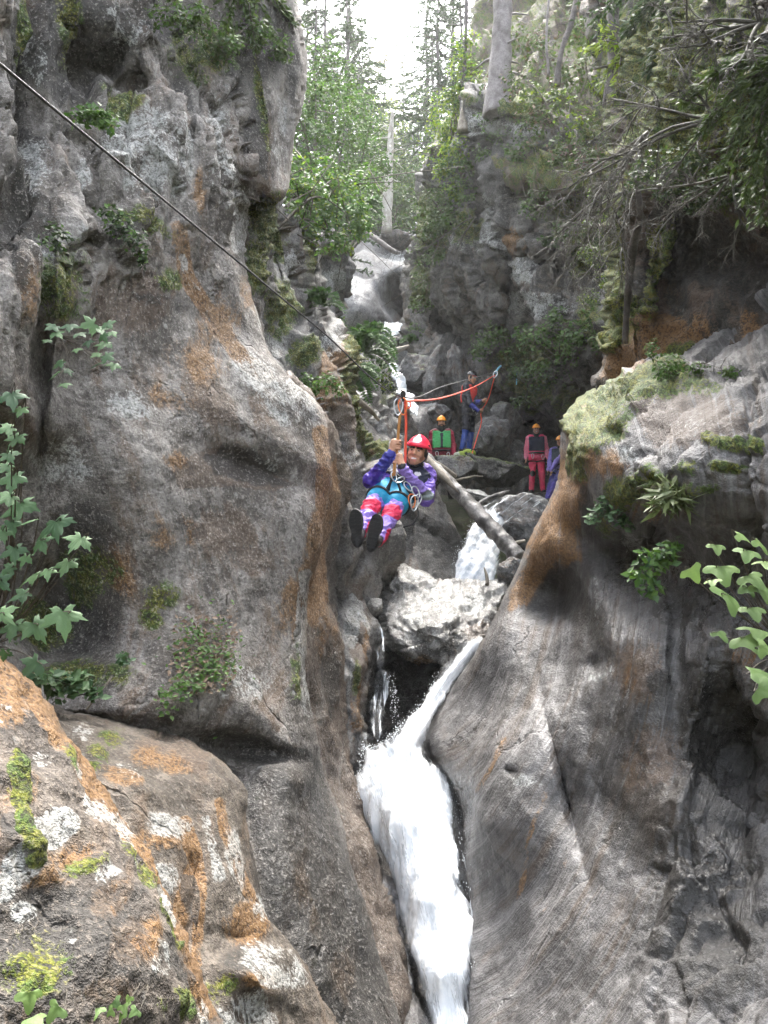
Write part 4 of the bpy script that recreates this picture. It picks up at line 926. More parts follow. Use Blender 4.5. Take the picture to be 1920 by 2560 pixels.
log = thing('fallen_log', 'thick wet peeling log wedged diagonally across the stream', 'log', W(1300, 1400, 10.6))
def build_log():
    C = catmull(W([1062, 1125, 1180, 1240, 1300], [1142, 1209, 1268, 1332, 1396], [12.0, 11.6, 11.25, 10.9, 10.55]), 22)
    r = np.linspace(0.095, 0.118, len(C)) * (1 + 0.05 * np.sin(np.arange(len(C)) * 0.7))
    V, Q, T = tube_np(C, r, 22)
    n = len(C) * 22
    ctr = np.repeat(C, 22, 0); dirv = V[:n] - ctr
    V[:n] += dirv * (0.14 * fbm(V[:n], 2.2, 4, 5) + 0.12 * fbm(V[:n], 9, 3, 6))[:, None]
    obj('trunk', mesh_np('trunk', world_to(log, V), Q, T), M_log, log)
    # pale split upper end and ragged lower end
    A = Acc(); rng = np.random.default_rng(4)
    for k in range(16):
        a = rng.uniform(0, 6.28); p = C[-1] + 0.1 * np.array([math.cos(a), math.sin(a) * 0.5, math.sin(a)])
        q = p + (C[-1] - C[-4]) * rng.uniform(0.1, 0.55) + rng.normal(0, 0.02, 3)
        A.tube([p, (p + q) / 2, q], [0.022, 0.016, 0.003], 5)
    obj('splinter', A.mesh('splinter', log.location), M_log, log)['kind'] = 'stuff'
    A = Acc(); p0 = C[0]
    pts = [C[0] - (C[4] - C[0]) * 0.55, C[0], C[10], C[22], C[34]]
    A.tube([p + np.array([-0.05, -0.07, 0.045]) for p in pts], [0.01, 0.05, 0.06, 0.05, 0.006], 10)
    obj('bare_strip', A.mesh('bare_strip', log.location), M_drift, log)
build_log()
stick('driftwood_branch', 'pale stripped branch lying above the log beside the rider', 'branch', [(1072,1152,13.3),(1100,1165,13.4),(1140,1190,13.6)], [0.05, 0.05, 0.035], M_drift)
stick('driftwood_branch', 'thin crooked stick under the mossy slab', 'branch', [(1095,1185,13.2),(1130,1200,13.3),(1180,1192,13.6),(1205,1188,13.8)], [0.02, 0.02, 0.015, 0.008], M_drift, wob=2)
stick('driftwood_branch', 'brown stick leaning from the log towards the wet boulder', 'branch', [(1184,1277,11.9),(1215,1250,12.0),(1255,1233,12.1),(1276,1226,12.2)], [0.035, 0.035, 0.025, 0.012], M_log, wob=1)
stick('driftwood_branch', 'short broken stick poking out right of the log', 'branch', [(1268,1365,10.8),(1290,1357,10.8),(1312,1352,10.9)], [0.03, 0.028, 0.02], M_drift)
stick('driftwood_branch', 'dark upright twig stuck in the foam under the log', 'branch', [(1218,1462,9.7),(1216,1440,9.8),(1210,1418,9.9)], [0.025, 0.02, 0.008], M_twig, wob=1)
stick('driftwood_branch', 'short forked stub hanging below the thin stick', 'branch', [(1126,1202,13.2),(1128,1220,13.2),(1126,1234,13.2)], [0.02, 0.018, 0.01], M_drift)
stick('driftwood_branch', 'bleached branch slanting down the ledge left of the trolley', 'branch', [(886,994,10.3),(910,1015,10.4),(948,1050,10.8)], [0.045, 0.04, 0.02], M_drift, wob=0.6)
stick('driftwood_branch', 'brown driftwood stick on top of the dark boulder by the upper fall', 'branch', [(965,882,19.0),(990,876,19.0),(1022,866,19.2)], [0.07, 0.08, 0.04], M_drift)
stick('fallen_log', 'thin grey log lying across the top of the pale slab', 'log', [(915,578,30.0),(950,605,29.0),(985,628,28.5),(1000,632,28.4)], [0.09, 0.1, 0.09, 0.06], M_bark)
stick('driftwood_branch', 'white bent twig on the near left shelf', 'branch', [(248,1955,3.3),(290,1978,3.32),(335,2020,3.36),(352,2072,3.4)], [0.004, 0.006, 0.006, 0.004], M_drift, wob=0.5)
stick('driftwood_branch', 'dry bent grass stalk left of the leaf litter ledge', 'branch', [(215,1775,4.2),(250,1730,4.25),(280,1692,4.3)], [0.006, 0.006, 0.004], M_drift, wob=0.5)
# ------------------------------------------------------------------ foliage
def mat_leaf(name, c1, c2, trans=0.35, rough=0.55):
    t = NT(name)
    v = t.attr('var').outputs['Fac']
    oi = t.n('ShaderNodeObjectInfo').outputs['Random']
    f = t.math('FRACT', t.math('ADD', v, oi))
    tc = t.n('ShaderNodeTexCoord').outputs['Object']
    n = t.noise(tc, 60, 2, 0.5)
    col = t.mix(f, c1, c2)
    col = t.mix(t.ramp(n, 0.4, 0.6, 0, 0.25), col, tuple(x * 0.6 for x in c1))
    b = t.n('ShaderNodeBsdfPrincipled'); t.l(col, b.inputs['Base Color']); b.inputs['Roughness'].default_value = rough
    tr = t.n('ShaderNodeBsdfTranslucent'); t.l(col, tr.inputs['Color'])
    mx = t.n('ShaderNodeMixShader'); mx.inputs[0].default_value = trans
    t.l(b.outputs[0], mx.inputs[1]); t.l(tr.outputs[0], mx.inputs[2]); t.l(mx.outputs[0], t.out.inputs[0])
    return t.m
L_green = mat_leaf('leaf_green', (0.045, 0.11, 0.018), (0.12, 0.22, 0.04), 0.42)
L_maple = mat_leaf('leaf_maple', (0.03, 0.08, 0.028), (0.125, 0.22, 0.085), 0.3, 0.6)
L_lime = mat_leaf('leaf_lime', (0.13, 0.22, 0.02), (0.26, 0.33, 0.035), 0.5)
L_dark = mat_leaf('leaf_dark', (0.022, 0.045, 0.015), (0.055, 0.085, 0.03), 0.25)
L_fir = mat_leaf('fir_needles', (0.022, 0.05, 0.015), (0.07, 0.11, 0.035), 0.3)
L_sungold = mat_leaf('sun_gold_needles', (0.12, 0.14, 0.035), (0.26, 0.21, 0.06), 0.4)  # golden sun on the far crowns, put into the needle colour
L_fern = mat_leaf('fern_green', (0.045, 0.125, 0.02), (0.11, 0.21, 0.045), 0.4)
L_litter = mat_leaf('leaf_litter', (0.11, 0.065, 0.04), (0.32, 0.24, 0.17), 0.1, 0.8)
L_ivy = mat_leaf('ivy_green', (0.04, 0.075, 0.015), (0.1, 0.15, 0.032), 0.38)
L_grass = mat_leaf('grass_green', (0.08, 0.12, 0.035), (0.17, 0.2, 0.07), 0.35)

OV = (np.array([[0,0,0],[-0.32,0.42,0.07],[0,0.5,0],[0.32,0.42,0.07],[0,1,0.03]], float), np.array([[0,2,1],[0,3,2],[1,2,4],[2,3,4]]))
DI = (np.array([[0,0,0],[-0.11,0.4,0.0],[0.11,0.4,0.02],[0,1,-0.06]], float), np.array([[0,2,1],[1,2,3]]))

def frames(nrm, rng, tang=None):
    n = nrm / (np.linalg.norm(nrm, axis=1, keepdims=True) + 1e-9)
    r = rng.normal(size=n.shape) if tang is None else tang + 0.25 * rng.normal(size=n.shape)
    y = r - n * (r * n).sum(1, keepdims=True); y /= np.linalg.norm(y, axis=1, keepdims=True) + 1e-9
    x = np.cross(y, n)
    return x, y, n

def leaves_np(pos, nrm, size, tmpl, rng, tang=None):
    T, F = tmpl; x, y, n = frames(nrm, rng, tang)
    s = np.asarray(size)[:, None, None]
    V = pos[:, None, :] + s * (T[None, :, 0:1] * x[:, None] + T[None, :, 1:2] * y[:, None] + T[None, :, 2:3] * n[:, None])
    k = len(T); Fa = (F[None] + k * np.arange(len(pos))[:, None, None]).reshape(-1, 3)
    return V.reshape(-1, 3), Fa, np.repeat(rng.random(len(pos)), k)

def leaf_mesh(name, V, F, var, mat, parent, kind='stuff'):
    me = mesh_np(name, world_to(parent, V) if parent else V, F, smooth=False)
    add_attr(me, 'var', 'FLOAT', var)
    o = obj(name, me, mat, parent)
    if kind: o['kind'] = kind
    return o

def cloud(clumps, n, rng, hollow=0.35):
    """positions and outward normals in pixel-placed clumps (px, py, d, r_px)"""
    w = np.array([c[3] ** 2 for c in clumps], float); w /= w.sum()
    k = rng.choice(len(clumps), n, p=w)
    C = W([clumps[i][0] for i in k], [clumps[i][1] for i in k], [clumps[i][2] for i in k])
    R = np.array([clumps[i][3] / FPX * clumps[i][2] for i in k])
    v = rng.normal(size=(n, 3)); v /= np.linalg.norm(v, axis=1, keepdims=True)
    # bunch the leaves along a few sprays
    rr = rng.random(n) ** 0.45
    p = C + v * (R * rr)[:, None] * [1, 0.8, 0.85]
    p = p + 0.22 * R[:, None] * np.stack([fbm(p, 2.2, 2, 11), fbm(p, 2.2, 2, 12), fbm(p, 2.2, 2, 13)], 1) * 2.0
    return p, v

def shrub(name, label, cat, base, clumps, n, size, mat, seed=0, stems=6, stem_r=0.012, tmpl=OV, group=None, up=0.8, mat2=None, frac2=0.25, stem_mat=None):
    rng = np.random.default_rng(seed)
    b = W(*base)
    t = thing(name, label, cat, b, group)
    p, v = cloud(clumps, n, rng)
    keep = (fbm(p, 2.6, 2, seed) > -0.22) | (n < 800)
    p, v = p[keep], v[keep]
    nr = v * 0.6 + rng.normal(0, 0.55, p.shape) + [0, -0.35, up]
    sz = size * rng.uniform(0.6, 1.25, len(p))
    if mat2 is not None:
        m2 = rng.random(len(p)) < frac2
        V, F, a = leaves_np(p[m2], nr[m2], sz[m2], tmpl, rng)
        leaf_mesh('light_foliage', V, F, a, mat2, t)
        p, nr, sz = p[~m2], nr[~m2], sz[~m2]
    V, F, a = leaves_np(p, nr, sz, tmpl, rng)
    leaf_mesh('foliage', V, F, a, mat, t)
    for k in range(stems):
        c = clumps[k % len(clumps)]
        e = W(c[0], c[1], c[2]) + rng.normal(0, 0.3, 3) * c[3] / FPX * c[2]
        m = (b + e) / 2 + rng.normal(0, 0.08, 3) * np.linalg.norm(e - b) + [0, 0, 0.05 * np.linalg.norm(e - b)]
        A = Acc(); C = catmull([b, m, e], 6); A.tube(C, np.linspace(stem_r, stem_r * 0.3, len(C)), 6)
        for q in range(4):
            i = rng.integers(4, len(C)); d2 = rng.normal(0, 0.25, 3) * np.linalg.norm(e - b)
            A.tube([C[i], C[i] + d2 * 0.5 + [0, 0, 0.02], C[i] + d2], [stem_r * 0.45, stem_r * 0.35, stem_r * 0.15], 5)
        obj('stem', A.mesh('stem', t.location), stem_mat or M_twig, t)
    return t

# shrubs on the left slope and ledges
shrub('leafy_shrub', 'broad green shrub with bare dark stems leaning out over the left ledge', 'shrub', (690,575,9.6),
      [(745,470,10.4,75),(800,530,10.8,80),(860,520,11.2,75),(700,420,10.4,55),(890,470,11.6,60),(830,600,11,55),(890,570,11.4,55),(760,580,10.4,50),(800,440,11.2,60),(720,530,10,45)], 5200, 0.07, L_green, 1, 9, 0.02, mat2=L_lime, frac2=0.12)
shrub('leafy_shrub', 'pale green bushes filling the left bank under the conifers', 'shrub', (790,560,17),
      [(790,260,17,95),(850,330,18,95),(770,370,16,80),(905,400,19,80),(840,200,19,80),(800,150,19,70),(740,300,16,50),(880,260,20,70),(930,450,21,60),(780,440,16,60),(850,450,17,70),(700,180,17,60),(900,330,21,60)], 12000, 0.09, L_green, 2, 6, 0.03, mat2=L_ivy, frac2=0.4)
shrub('leafy_shrub', 'dark green low shrub between the pale slab and the left wall', 'shrub', (850,650,14.5),
      [(840,590,14.5,40),(880,570,15.5,36),(820,640,14,34),(870,550,15,40),(920,560,18,36),(800,600,13.4,35)], 2800, 0.055, L_dark, 3, 5, 0.02, mat2=L_green, frac2=0.4)
shrub('leafy_shrub', 'bushy greenery around the foot of the bare dead trunk', 'shrub', (985,560,33),
      [(960,500,33,60),(1010,500,33,50),(940,550,32,40),(1000,560,32,40),(970,440,35,60),(1030,440,36,50)], 2600, 0.17, L_ivy, 4, 4, 0.04, mat2=L_green, frac2=0.3)
for (lb, bs, cl, sd) in (('hazy pale green broadleaf tree closing the valley left of the dead trunk', (925,560,46), [(930,300,46,50),(905,380,44,55),(940,430,44,50),(900,250,48,45),(930,500,42,50),(950,350,46,45)], 61),
                         ('hazy pale green broadleaf tree closing the valley right of the dead trunk', (1020,560,48), [(1010,400,48,50),(1040,330,50,45),(1020,480,44,50),(1050,420,46,45),(1000,540,40,45),(1060,250,50,40)], 62),
                         ('yellowish broadleaf tree low in the middle of the valley', (975,560,54), [(975,340,56,45),(985,420,54,50),(960,280,58,40),(970,500,48,50),(1000,300,58,40)], 63)):
    shrub('broadleaf_tree', lb, 'tree', bs, cl, 3600, 0.2, L_green if sd != 63 else L_lime, sd, 4, 0.08, mat2=L_lime if sd != 63 else L_sungold, frac2=0.35, stem_mat=M_barkp)
# right rim
shrub('leafy_shrub', 'bright lime green shrub draped over the right rim', 'shrub', (1150,420,19),
      [(1135,255,18.6,50),(1120,330,19,50),(1095,385,19.6,42),(1130,430,19,45),(1160,180,18.5,45),(1165,110,18.5,40),(1110,290,19,45),(1150,480,18.4,40),(1140,370,17.6,45),(1110,420,18.4,40)], 5200, 0.09, L_lime, 5, 6, 0.03, mat2=L_green, frac2=0.35)
shrub('ivy_curtain', 'trailing olive leaves hanging down the right wall edge', 'ivy', (1090,480,19.6),
      [(1085,520,19.4,50),(1075,580,19.8,45),(1105,560,19,45),(1060,640,20.4,38),(1055,700,20.8,34),(1050,760,21,30),(1120,500,18.8,40),(1040,820,21.5,22),(1090,640,19.4,30),(1150,420,17.4,40),(1160,480,17.2,36),(1130,540,17.8,36)], 6000, 0.075, L_ivy, 6, 6, 0.02, mat2=L_green, frac2=0.25)
shrub('leafy_shrub', 'leafy plants on the ledge above the woman in pink', 'shrub', (1400,900,13.8),
      [(1330,850,14.4,45),(1390,820,13.9,55),(1440,840,13.4,50),(1480,800,12.8,40),(1350,900,14.6,40),(1420,890,13.8,35),(1500,850,12.4,30)], 2000, 0.085, L_green, 7, 6, 0.012, mat2=L_ivy, frac2=0.3)
shrub('leafy_shrub', 'small pale tuft of leaves left of the right ledge plants', 'shrub', (1215,880,17.6),
      [(1215,850,17.4,40),(1250,830,17.2,35),(1190,880,17.6,25),(1270,880,17,25)], 900, 0.09, L_ivy, 8, 4, 0.012, mat2=L_green, frac2=0.4)
shrub('leafy_shrub', 'dark mossy leaves trailing below the ledge plants', 'shrub', (1320,960,16),
      [(1310,930,16,40),(1350,950,15.8,45),(1300,1000,16.5,30),(1390,930,15,35)], 1300, 0.08, L_dark, 9, 4, 0.012, mat2=L_green, frac2=0.35)
shrub('leafy_shrub', 'small leafed creeper lying on the right mossy ledge', 'creeper', (1700,935,5.8),
      [(1640,870,6.0,30),(1690,905,5.75,40),(1740,920,5.6,36),(1790,925,5.45,34),(1830,930,5.3,24),(1660,930,5.7,30)], 900, 0.032, L_green, 10, 6, 0.004, mat2=L_ivy, frac2=0.3)
shrub('leafy_shrub', 'small leafed plant hanging from the right rock corner under the moss', 'plant', (1525,1270,5.85),
      [(1500,1280,5.7,30),(1540,1290,5.6,34),(1480,1310,5.7,22),(1560,1310,5.6,24),(1520,1250,5.7,24)], 260, 0.055, L_maple, 11, 6, 0.004)
shrub('leafy_shrub', 'narrow leafed drooping sprig in the dark recess of the right wall', 'plant', (1660,1370,4.8),
      [(1630,1400,4.7,34),(1600,1440,4.7,30),(1660,1390,4.7,34),(1690,1370,4.7,26),(1630,1460,4.7,24)], 190, 0.06, L_green, 12, 6, 0.003, mat2=L_maple, frac2=0.3)
shrub('grass_tuft', 'pale grass tuft growing from the right wall below the moss', 'grass', (1680,1260,4.85),
      [(1675,1240,4.8,34),(1700,1250,4.75,30),(1650,1270,4.8,24)], 220, 0.12, L_grass, 13, 3, 0.002, tmpl=DI)
shrub('leafy_shrub', 'green rock plants beside the cable on the left back wall', 'plant', (800,960,8.6),
      [(790,960,8.5,34),(830,950,8.7,30),(760,950,8.4,26),(850,975,8.8,20)], 420, 0.05, L_green, 14, 5, 0.005)
shrub('leafy_shrub', 'mossy leaves under the fern by the upper waterfall', 'shrub', (940,960,13.6),
      [(930,930,13.6,36),(960,950,13.8,30),(900,900,13.4,36),(970,975,14,22)], 1000, 0.06, L_dark, 15, 4, 0.01, mat2=L_lime, frac2=0.3)
shrub('leafy_shrub', 'tuft of leaves high on the left cliff beside the cable', 'plant', (240,300,5.0),
      [(235,290,4.9,36),(270,300,4.9,30),(200,285,4.9,28)], 260, 0.045, L_green, 16, 4, 0.004)
shrub('leafy_shrub', 'dark green sprigs scattered on the left cliff under the cable', 'plant', (330,620,5.0),
      [(330,600,5.0,40),(300,560,5.0,36),(350,640,5.0,30),(140,600,4.5,40),(270,530,4.9,30)], 420, 0.04, L_dark, 17, 4, 0.003, mat2=L_green, frac2=0.3)
shrub('leafy_shrub', 'small weeds on the dirt pocket behind the near left rock', 'weeds', (190,1740,4.1),
      [(150,1720,4.05,40),(200,1715,4.1,36),(110,1690,4.0,30),(225,1740,4.15,24)], 150, 0.065, L_maple, 18, 6, 0.004)
shrub('leafy_shrub', 'small weed sprig by the dark hollow in the left cliff', 'weeds', (310,1655,4.3),
      [(305,1645,4.3,16),(318,1655,4.3,12)], 40, 0.04, L_maple, 19, 3, 0.003)

shrub('leafy_shrub', 'fresh green bush at the foot of the left back wall beside the pale slab', 'shrub', (840,830,13.2),
      [(850,800,13.4,26),(875,835,13.6,30),(830,840,12.8,26),(900,845,14.2,26)], 1100, 0.05, L_green, 40, 4, 0.01, mat2=L_lime, frac2=0.25)
shrub('hanging_greenery', 'green plants hanging on the right back wall below the grey trunk', 'plant', (1240,330,16.2),
      [(1230,300,16.2,40),(1260,350,15.8,40),(1210,380,16.4,36),(1300,380,15.2,44),(1360,430,14.4,44),(1330,520,14.4,40),(1420,580,13.4,40),(1390,480,13.8,44)], 2800, 0.065, L_ivy, 41, 6, 0.01, mat2=L_green, frac2=0.4)
shrub('hanging_greenery', 'mossy green plants trailing on the wall left of the overhang root', 'plant', (1500,560,9.6),
      [(1500,560,10,44),(1480,640,10.6,40),(1520,700,9.2,36),(1470,740,11,36),(1510,480,9.8,40)], 1800, 0.045, L_ivy, 42, 5, 0.008, mat2=L_lime, frac2=0.2)
shrub('hanging_greenery', 'drooping dark creepers under the lip of the right overhang', 'plant', (1760,480,5.2),
      [(1680,470,5.5,60),(1760,500,5.2,60),(1840,490,5.0,60),(1720,420,5.4,60),(1640,420,5.8,60),(1880,430,4.8,60)], 3200, 0.035, L_ivy, 43, 8, 0.006, mat2=L_dark, frac2=0.55)
shrub('hanging_greenery', 'tufts of green leaves among the white lichen on the left cliff top', 'plant', (560,120,6.6),
      [(560,110,6.5,50),(640,70,6.9,50),(500,60,6.2,50),(700,120,7.2,40),(420,40,6.0,50)], 1300, 0.045, L_ivy, 44, 5, 0.006, mat2=L_green, frac2=0.3)
# ferns
def fern(label, base, fronds, length, seed, mat=L_fern, group=None):
    rng = np.random.default_rng(seed); b = W(*base)
    t = thing('fern', label, 'fern', b, group)
    for (ang, lift) in fronds:
        dirv = np.array([math.cos(ang), -0.45 + 0.5 * rng.random() - 0.2, math.sin(ang)]); dirv /= np.linalg.norm(dirv)
        s = np.linspace(0, 1, 22)[:, None]
        C = b + dirv * s * length + np.array([0, -0.1, lift]) * length * (s * (1 - s)) * 1.2 - np.array([0, 0, 0.45]) * length * s ** 2.2
        pos, nr, sz, tg = [], [], [], []
        for i in range(2, 22):
            tdir = C[min(i + 1, 21)] - C[i - 1]; tdir /= np.linalg.norm(tdir)
            side = np.cross(tdir, [0, -0.6, 0.8]); side /= np.linalg.norm(side)
            for sg in (-1, 1):
                for q in (0, 0.5):
                    pos.append(C[i] - tdir * q * length / 22); nr.append(np.cross(side, tdir) * 1.0 + rng.normal(0, 0.15, 3)); tg.append(side * sg + tdir * 0.35)
                    sz.append(length * 0.34 * math.sin(math.pi * (0.12 + 0.86 * i / 22.0)) ** 0.9)
        T = (OV[0] * [0.5, 1, 1], OV[1])
        V, F, a = leaves_np(np.array(pos), np.array(nr), np.array(sz), T, np.random.default_rng(seed + 1), np.array(tg) * 3)
        A = leaf_mesh('frond', V, F, a, mat, t, None)
    return t
fr = [(0.2, 0.5), (0.7, 0.6), (1.2, 0.6), (1.7, 0.6), (2.2, 0.6), (2.7, 0.5), (3.1, 0.4), (-0.2, 0.4), (1.0, 0.3), (2.4, 0.3)]
fern('large fern arching beside the upper waterfall', (905,890,13.2), fr, 0.62, 1)
fern('bright fern behind the large one at the foot of the pale slab', (930,855,14.5), fr[:8], 0.5, 2)
fern('fern hanging below the large one in the dark hollow', (880,925,12.6), [(-0.4,0.3),(-0.9,0.2),(0.1,0.4),(3.6,0.3),(2.9,0.4)], 0.5, 3)
fern('small fern on the left back wall above the cable', (800,770,10.4), fr[:7], 0.36, 4)
fern('feathery fern at the right end of the left shrub', (900,520,12.5), [(-0.2,0.3),(0.2,0.4),(3.4,0.3),(0.5,0.4)], 0.42, 5)
fern('small fern in the crack of the right back wall', (1365,500,14.2), fr[:5], 0.3, 6)
fern('little fern lower in the right back wall', (1362,622,14.6), fr[:5], 0.3, 7)
fern('small fern at the foot of the dark boulder by the far cascade', (1028,862,22), fr[:6], 0.4, 8)

# large single leaves
def maple_template(lobes=5, teeth=True):
    pts = []
    angs = {5: [-118, -62, 0, 62, 118], 3: [-80, 0, 80]}[lobes]
    lens = {5: [0.5, 0.85, 1.0, 0.85, 0.5], 3: [0.8, 1.0, 0.8]}[lobes]
    outl = [(0.0, -0.02)]
    for i, (a, l) in enumerate(zip(angs, lens)):
        for da, f in ((-22, 0.62), (-13, 0.74), (-9, 0.7), (0, 1.0), (9, 0.7), (13, 0.74), (22, 0.62)) if teeth else ((-24, 0.7), (-12, 0.92), (0, 1.0), (12, 0.92), (24, 0.7)):
            r = math.radians(a + da); outl.append((math.sin(r) * l * f, math.cos(r) * l * f))
        if i < len(angs) - 1:
            r = math.radians((a + angs[i + 1]) / 2); outl.append((math.sin(r) * 0.5 * (lens[i] + lens[i + 1]) * 0.46 * (1 if teeth else 1.4), math.cos(r) * 0.5 * (lens[i] + lens[i + 1]) * 0.46 * (1 if teeth else 1.4)))
    return np.array(outl)
def leaf_data(name, seed, lobes, teeth):
    rng = np.random.default_rng(seed); o = maple_template(lobes, teeth)
    o = o * (1 + rng.normal(0, 0.04, o.shape)); k = len(o)
    r = np.hypot(o[:, 0], o[:, 1])
    z = -0.22 * r ** 2 + 0.06 * np.sin(np.arctan2(o[:, 0], o[:, 1]) * 5 + seed) * r
    mid = o * 0.55; zm = -0.22 * (r * 0.55) ** 2 + 0.03
    V = np.concatenate([[[0, 0, 0]], np.c_[mid, zm], np.c_[o, z]])
    F = []
    for i in range(k):
        j = (i + 1) % k
        F.append((0, 1 + j, 1 + i)); F.append((1 + i, 1 + j, 1 + k + j)); F.append((1 + i, 1 + k + j, 1 + k + i))
    me = mesh_np(name, V, np.array(F))
    add_attr(me, 'var', 'FLOAT', np.full(len(V), rng.random() * 0.3))
    return me
MAPLE = [leaf_data('leaf', s, 5, True) for s in range(4)]
ROUND = [leaf_data('leaf', s + 10, 3, False) for s in range(3)]
L_round = mat_leaf('leaf_round', (0.08, 0.15, 0.035), (0.19, 0.29, 0.075), 0.35, 0.6)
for m in MAPLE: m.materials.append(L_maple)
for m in ROUND: m.materials.append(L_round)

def leafy_plant(name, label, cat, base, leaves, meshes, seed, flat=0.5, dj=0.15, face=(0, -0.75, 0.66), stem_r=0.004, big=1.4):
    """each leaf (px, py, d, width_px) is an object on its own stalk; stalks meet at stems"""
    rng = np.random.default_rng(seed); b = W(*base)
    t = thing(name, label, cat, b)
    A = Acc(); hubs = []
    for k, (x, y, d, w) in enumerate(leaves):
        d = d + rng.normal(0, dj); p = W(x, y, d); s = w / FPX * d / 1.7 * big * rng.uniform(0.75, 1.15)
        n = np.array(face) + rng.normal(0, 0.28, 3); n /= np.linalg.norm(n)
        tip = np.array([rng.normal(0, 0.8), -0.3, -0.9 + rng.normal(0, 0.4)])
        yv = tip - n * tip.dot(n); yv /= np.linalg.norm(yv); xv = np.cross(yv, n)
        o = bpy.data.objects.new('leaf', meshes[k % len(meshes)]); COL.objects.link(o); o.parent = t
        org = p - yv * s * 0.35
        o.matrix_local = Matrix([[*(xv * s)[:1], *(yv * s)[:1], *(n * s)[:1], org[0] - b[0]], [(xv * s)[1], (yv * s)[1], (n * s)[1], org[1] - b[1]], [(xv * s)[2], (yv * s)[2], (n * s)[2], org[2] - b[2]], [0, 0, 0, 1]])
        hub = b + (org - b) * rng.uniform(0.35, 0.65) + np.array([0, 0.12, 0.0]); 
        A2 = Acc(); C = catmull([b, hub, org + np.array([0, 0.03, -0.01]), org], 6)
        A2.tube(C, np.linspace(stem_r, stem_r * 0.35, len(C)), 5)
        obj('stalk', A2.mesh('stalk', b), M_twig, t)
    return t
c5 = lambda L, d: [(p[0] * 0.5787, 800 + p[1] * 0.5787, d, p[2] * 0.5787) for p in L]
leafy_plant('maple_sapling', 'broad lobed maple leaves hanging at the left edge of the gorge', 'sapling', (-40,1620,4.2),
    c5([(50,340,110),(85,395,95),(60,520,115),(40,590,85),(20,470,90),(50,700,125),(15,640,80),(70,830,160),(50,895,105),(15,770,120),(240,900,150),(330,960,115),(180,970,115),(280,1065,115),(60,1010,105),(120,1120,135),(205,1095,85),(10,1140,95),(80,1190,120),(165,1340,165),(275,1300,160),(50,1340,115),(20,1280,105),(130,1500,110),(20,1450,85),(120,870,90),(15,930,100),(100,1040,80),(30,1080,90)], 2.9), MAPLE, 1)
leafy_plant('maple_sapling', 'spray of small pale maple leaves high on the left cliff', 'sapling', (150,840,4.5),
    c5([(250,60,80),(220,30,70),(300,30,75),(380,20,80),(430,40,80),(470,20,70),(490,60,60),(440,110,80),(380,100,70),(470,160,70),(490,200,55),(420,190,70),(250,190,80),(300,225,70),(230,240,65),(280,280,60),(350,60,60),(410,150,70),(200,90,60),(330,130,50),(450,75,60)], 4.1), MAPLE, 2, dj=0.08, face=(0, -0.6, 0.8), stem_r=0.002)
c6 = lambda L, d: [(960 + p[0] * 0.5787, 800 + p[1] * 0.5787, d, p[2] * 0.5787) for p in L]
leafy_plant('wild_shrub', 'large pale rounded leaves reaching in at the right edge', 'sapling', (2000,1640,4.15),
    c6([(1440,985,95),(1570,1010,135),(1550,935,100),(1630,970,110),(1340,1095,125),(1465,1090,140),(1600,1120,135),(1640,1175,120),(1500,1212,160),(1600,1260,150),(1620,1345,140),(1590,1390,165),(1460,1360,95),(1620,1520,150),(1650,1600,130),(1660,1050,110),(1560,1160,90),(1650,1420,120),(1420,1130,80)], 3.0), ROUND, 3, face=(0.0, -0.5, 0.86), dj=0.1, big=1.2)
leafy_plant('round_leaf_plant', 'low plant with round leaves at the bottom left corner', 'plant', (60,2560,1.5),
    [(75,2500,1.5,60),(90,2550,1.5,55),(135,2530,1.5,45),(30,2545,1.5,60),(10,2580,1.5,70),(150,2575,1.5,60),(110,2590,1.5,50),(60,2590,1.5,60)], ROUND, 4, face=(0, -0.5, 0.85), dj=0.02, stem_r=0.002)
leafy_plant('round_leaf_plant', 'small yellow green plant on the near left rock', 'plant', (290,2560,1.62),
    [(240,2530,1.6,34),(290,2510,1.6,26),(310,2520,1.6,30),(320,2500,1.6,24),(275,2530,1.6,28),(300,2545,1.6,30),(335,2530,1.6,26)], ROUND, 5, face=(0, -0.5, 0.85), dj=0.02, stem_r=0.0015)

# leaf litter and creeping weeds on the ledge of the left cliff
def litter():
    rng = np.random.default_rng(31); n = 620
    q = rng.random((n, 2)); px = 425 + 170 * q[:, 0] + 30 * (0.5 - q[:, 1]); py = 1545 + 200 * q[:, 1] - 20 * q[:, 0]
    keep = np.hypot((px - 505) / 105, (py - 1635) / 110) < 1 + 0.2 * rng.normal(size=n); px, py = px[keep], py[keep]
    p = W(px, py, SURF['cliff_left'](px, py) - 0.07)
    V, F, a = leaves_np(p, rng.normal(0, 0.5, p.shape) + [0, -0.5, 1], rng.uniform(0.015, 0.045, len(p)), OV, rng)
    o = leaf_mesh('leaf_litter', V, F, a, L_litter, None); tag(o, 'dry brown leaves scattered on the left rock ledge', 'leaves', kind='stuff')
    n = 520; px = np.concatenate([rng.normal(510, 42, n // 2), np.linspace(400, 590, n // 2) + rng.normal(0, 10, n // 2)])
    py = np.concatenate([rng.normal(1620, 45, n // 2), 1755 - (np.linspace(400, 590, n // 2) - 400) * 0.6 + rng.normal(0, 22, n // 2)])
    p = W(px, py, SURF['cliff_left'](px, py) - 0.09)
    V, F, a = leaves_np(p, rng.normal(0, 0.4, p.shape) + [0, -0.5, 1], rng.uniform(0.02, 0.045, len(p)), OV, rng)
    o = leaf_mesh('creeping_weeds', V, F, a, L_green, None); tag(o, 'small green creeping weeds on the left rock ledge', 'weeds', kind='stuff')
litter()

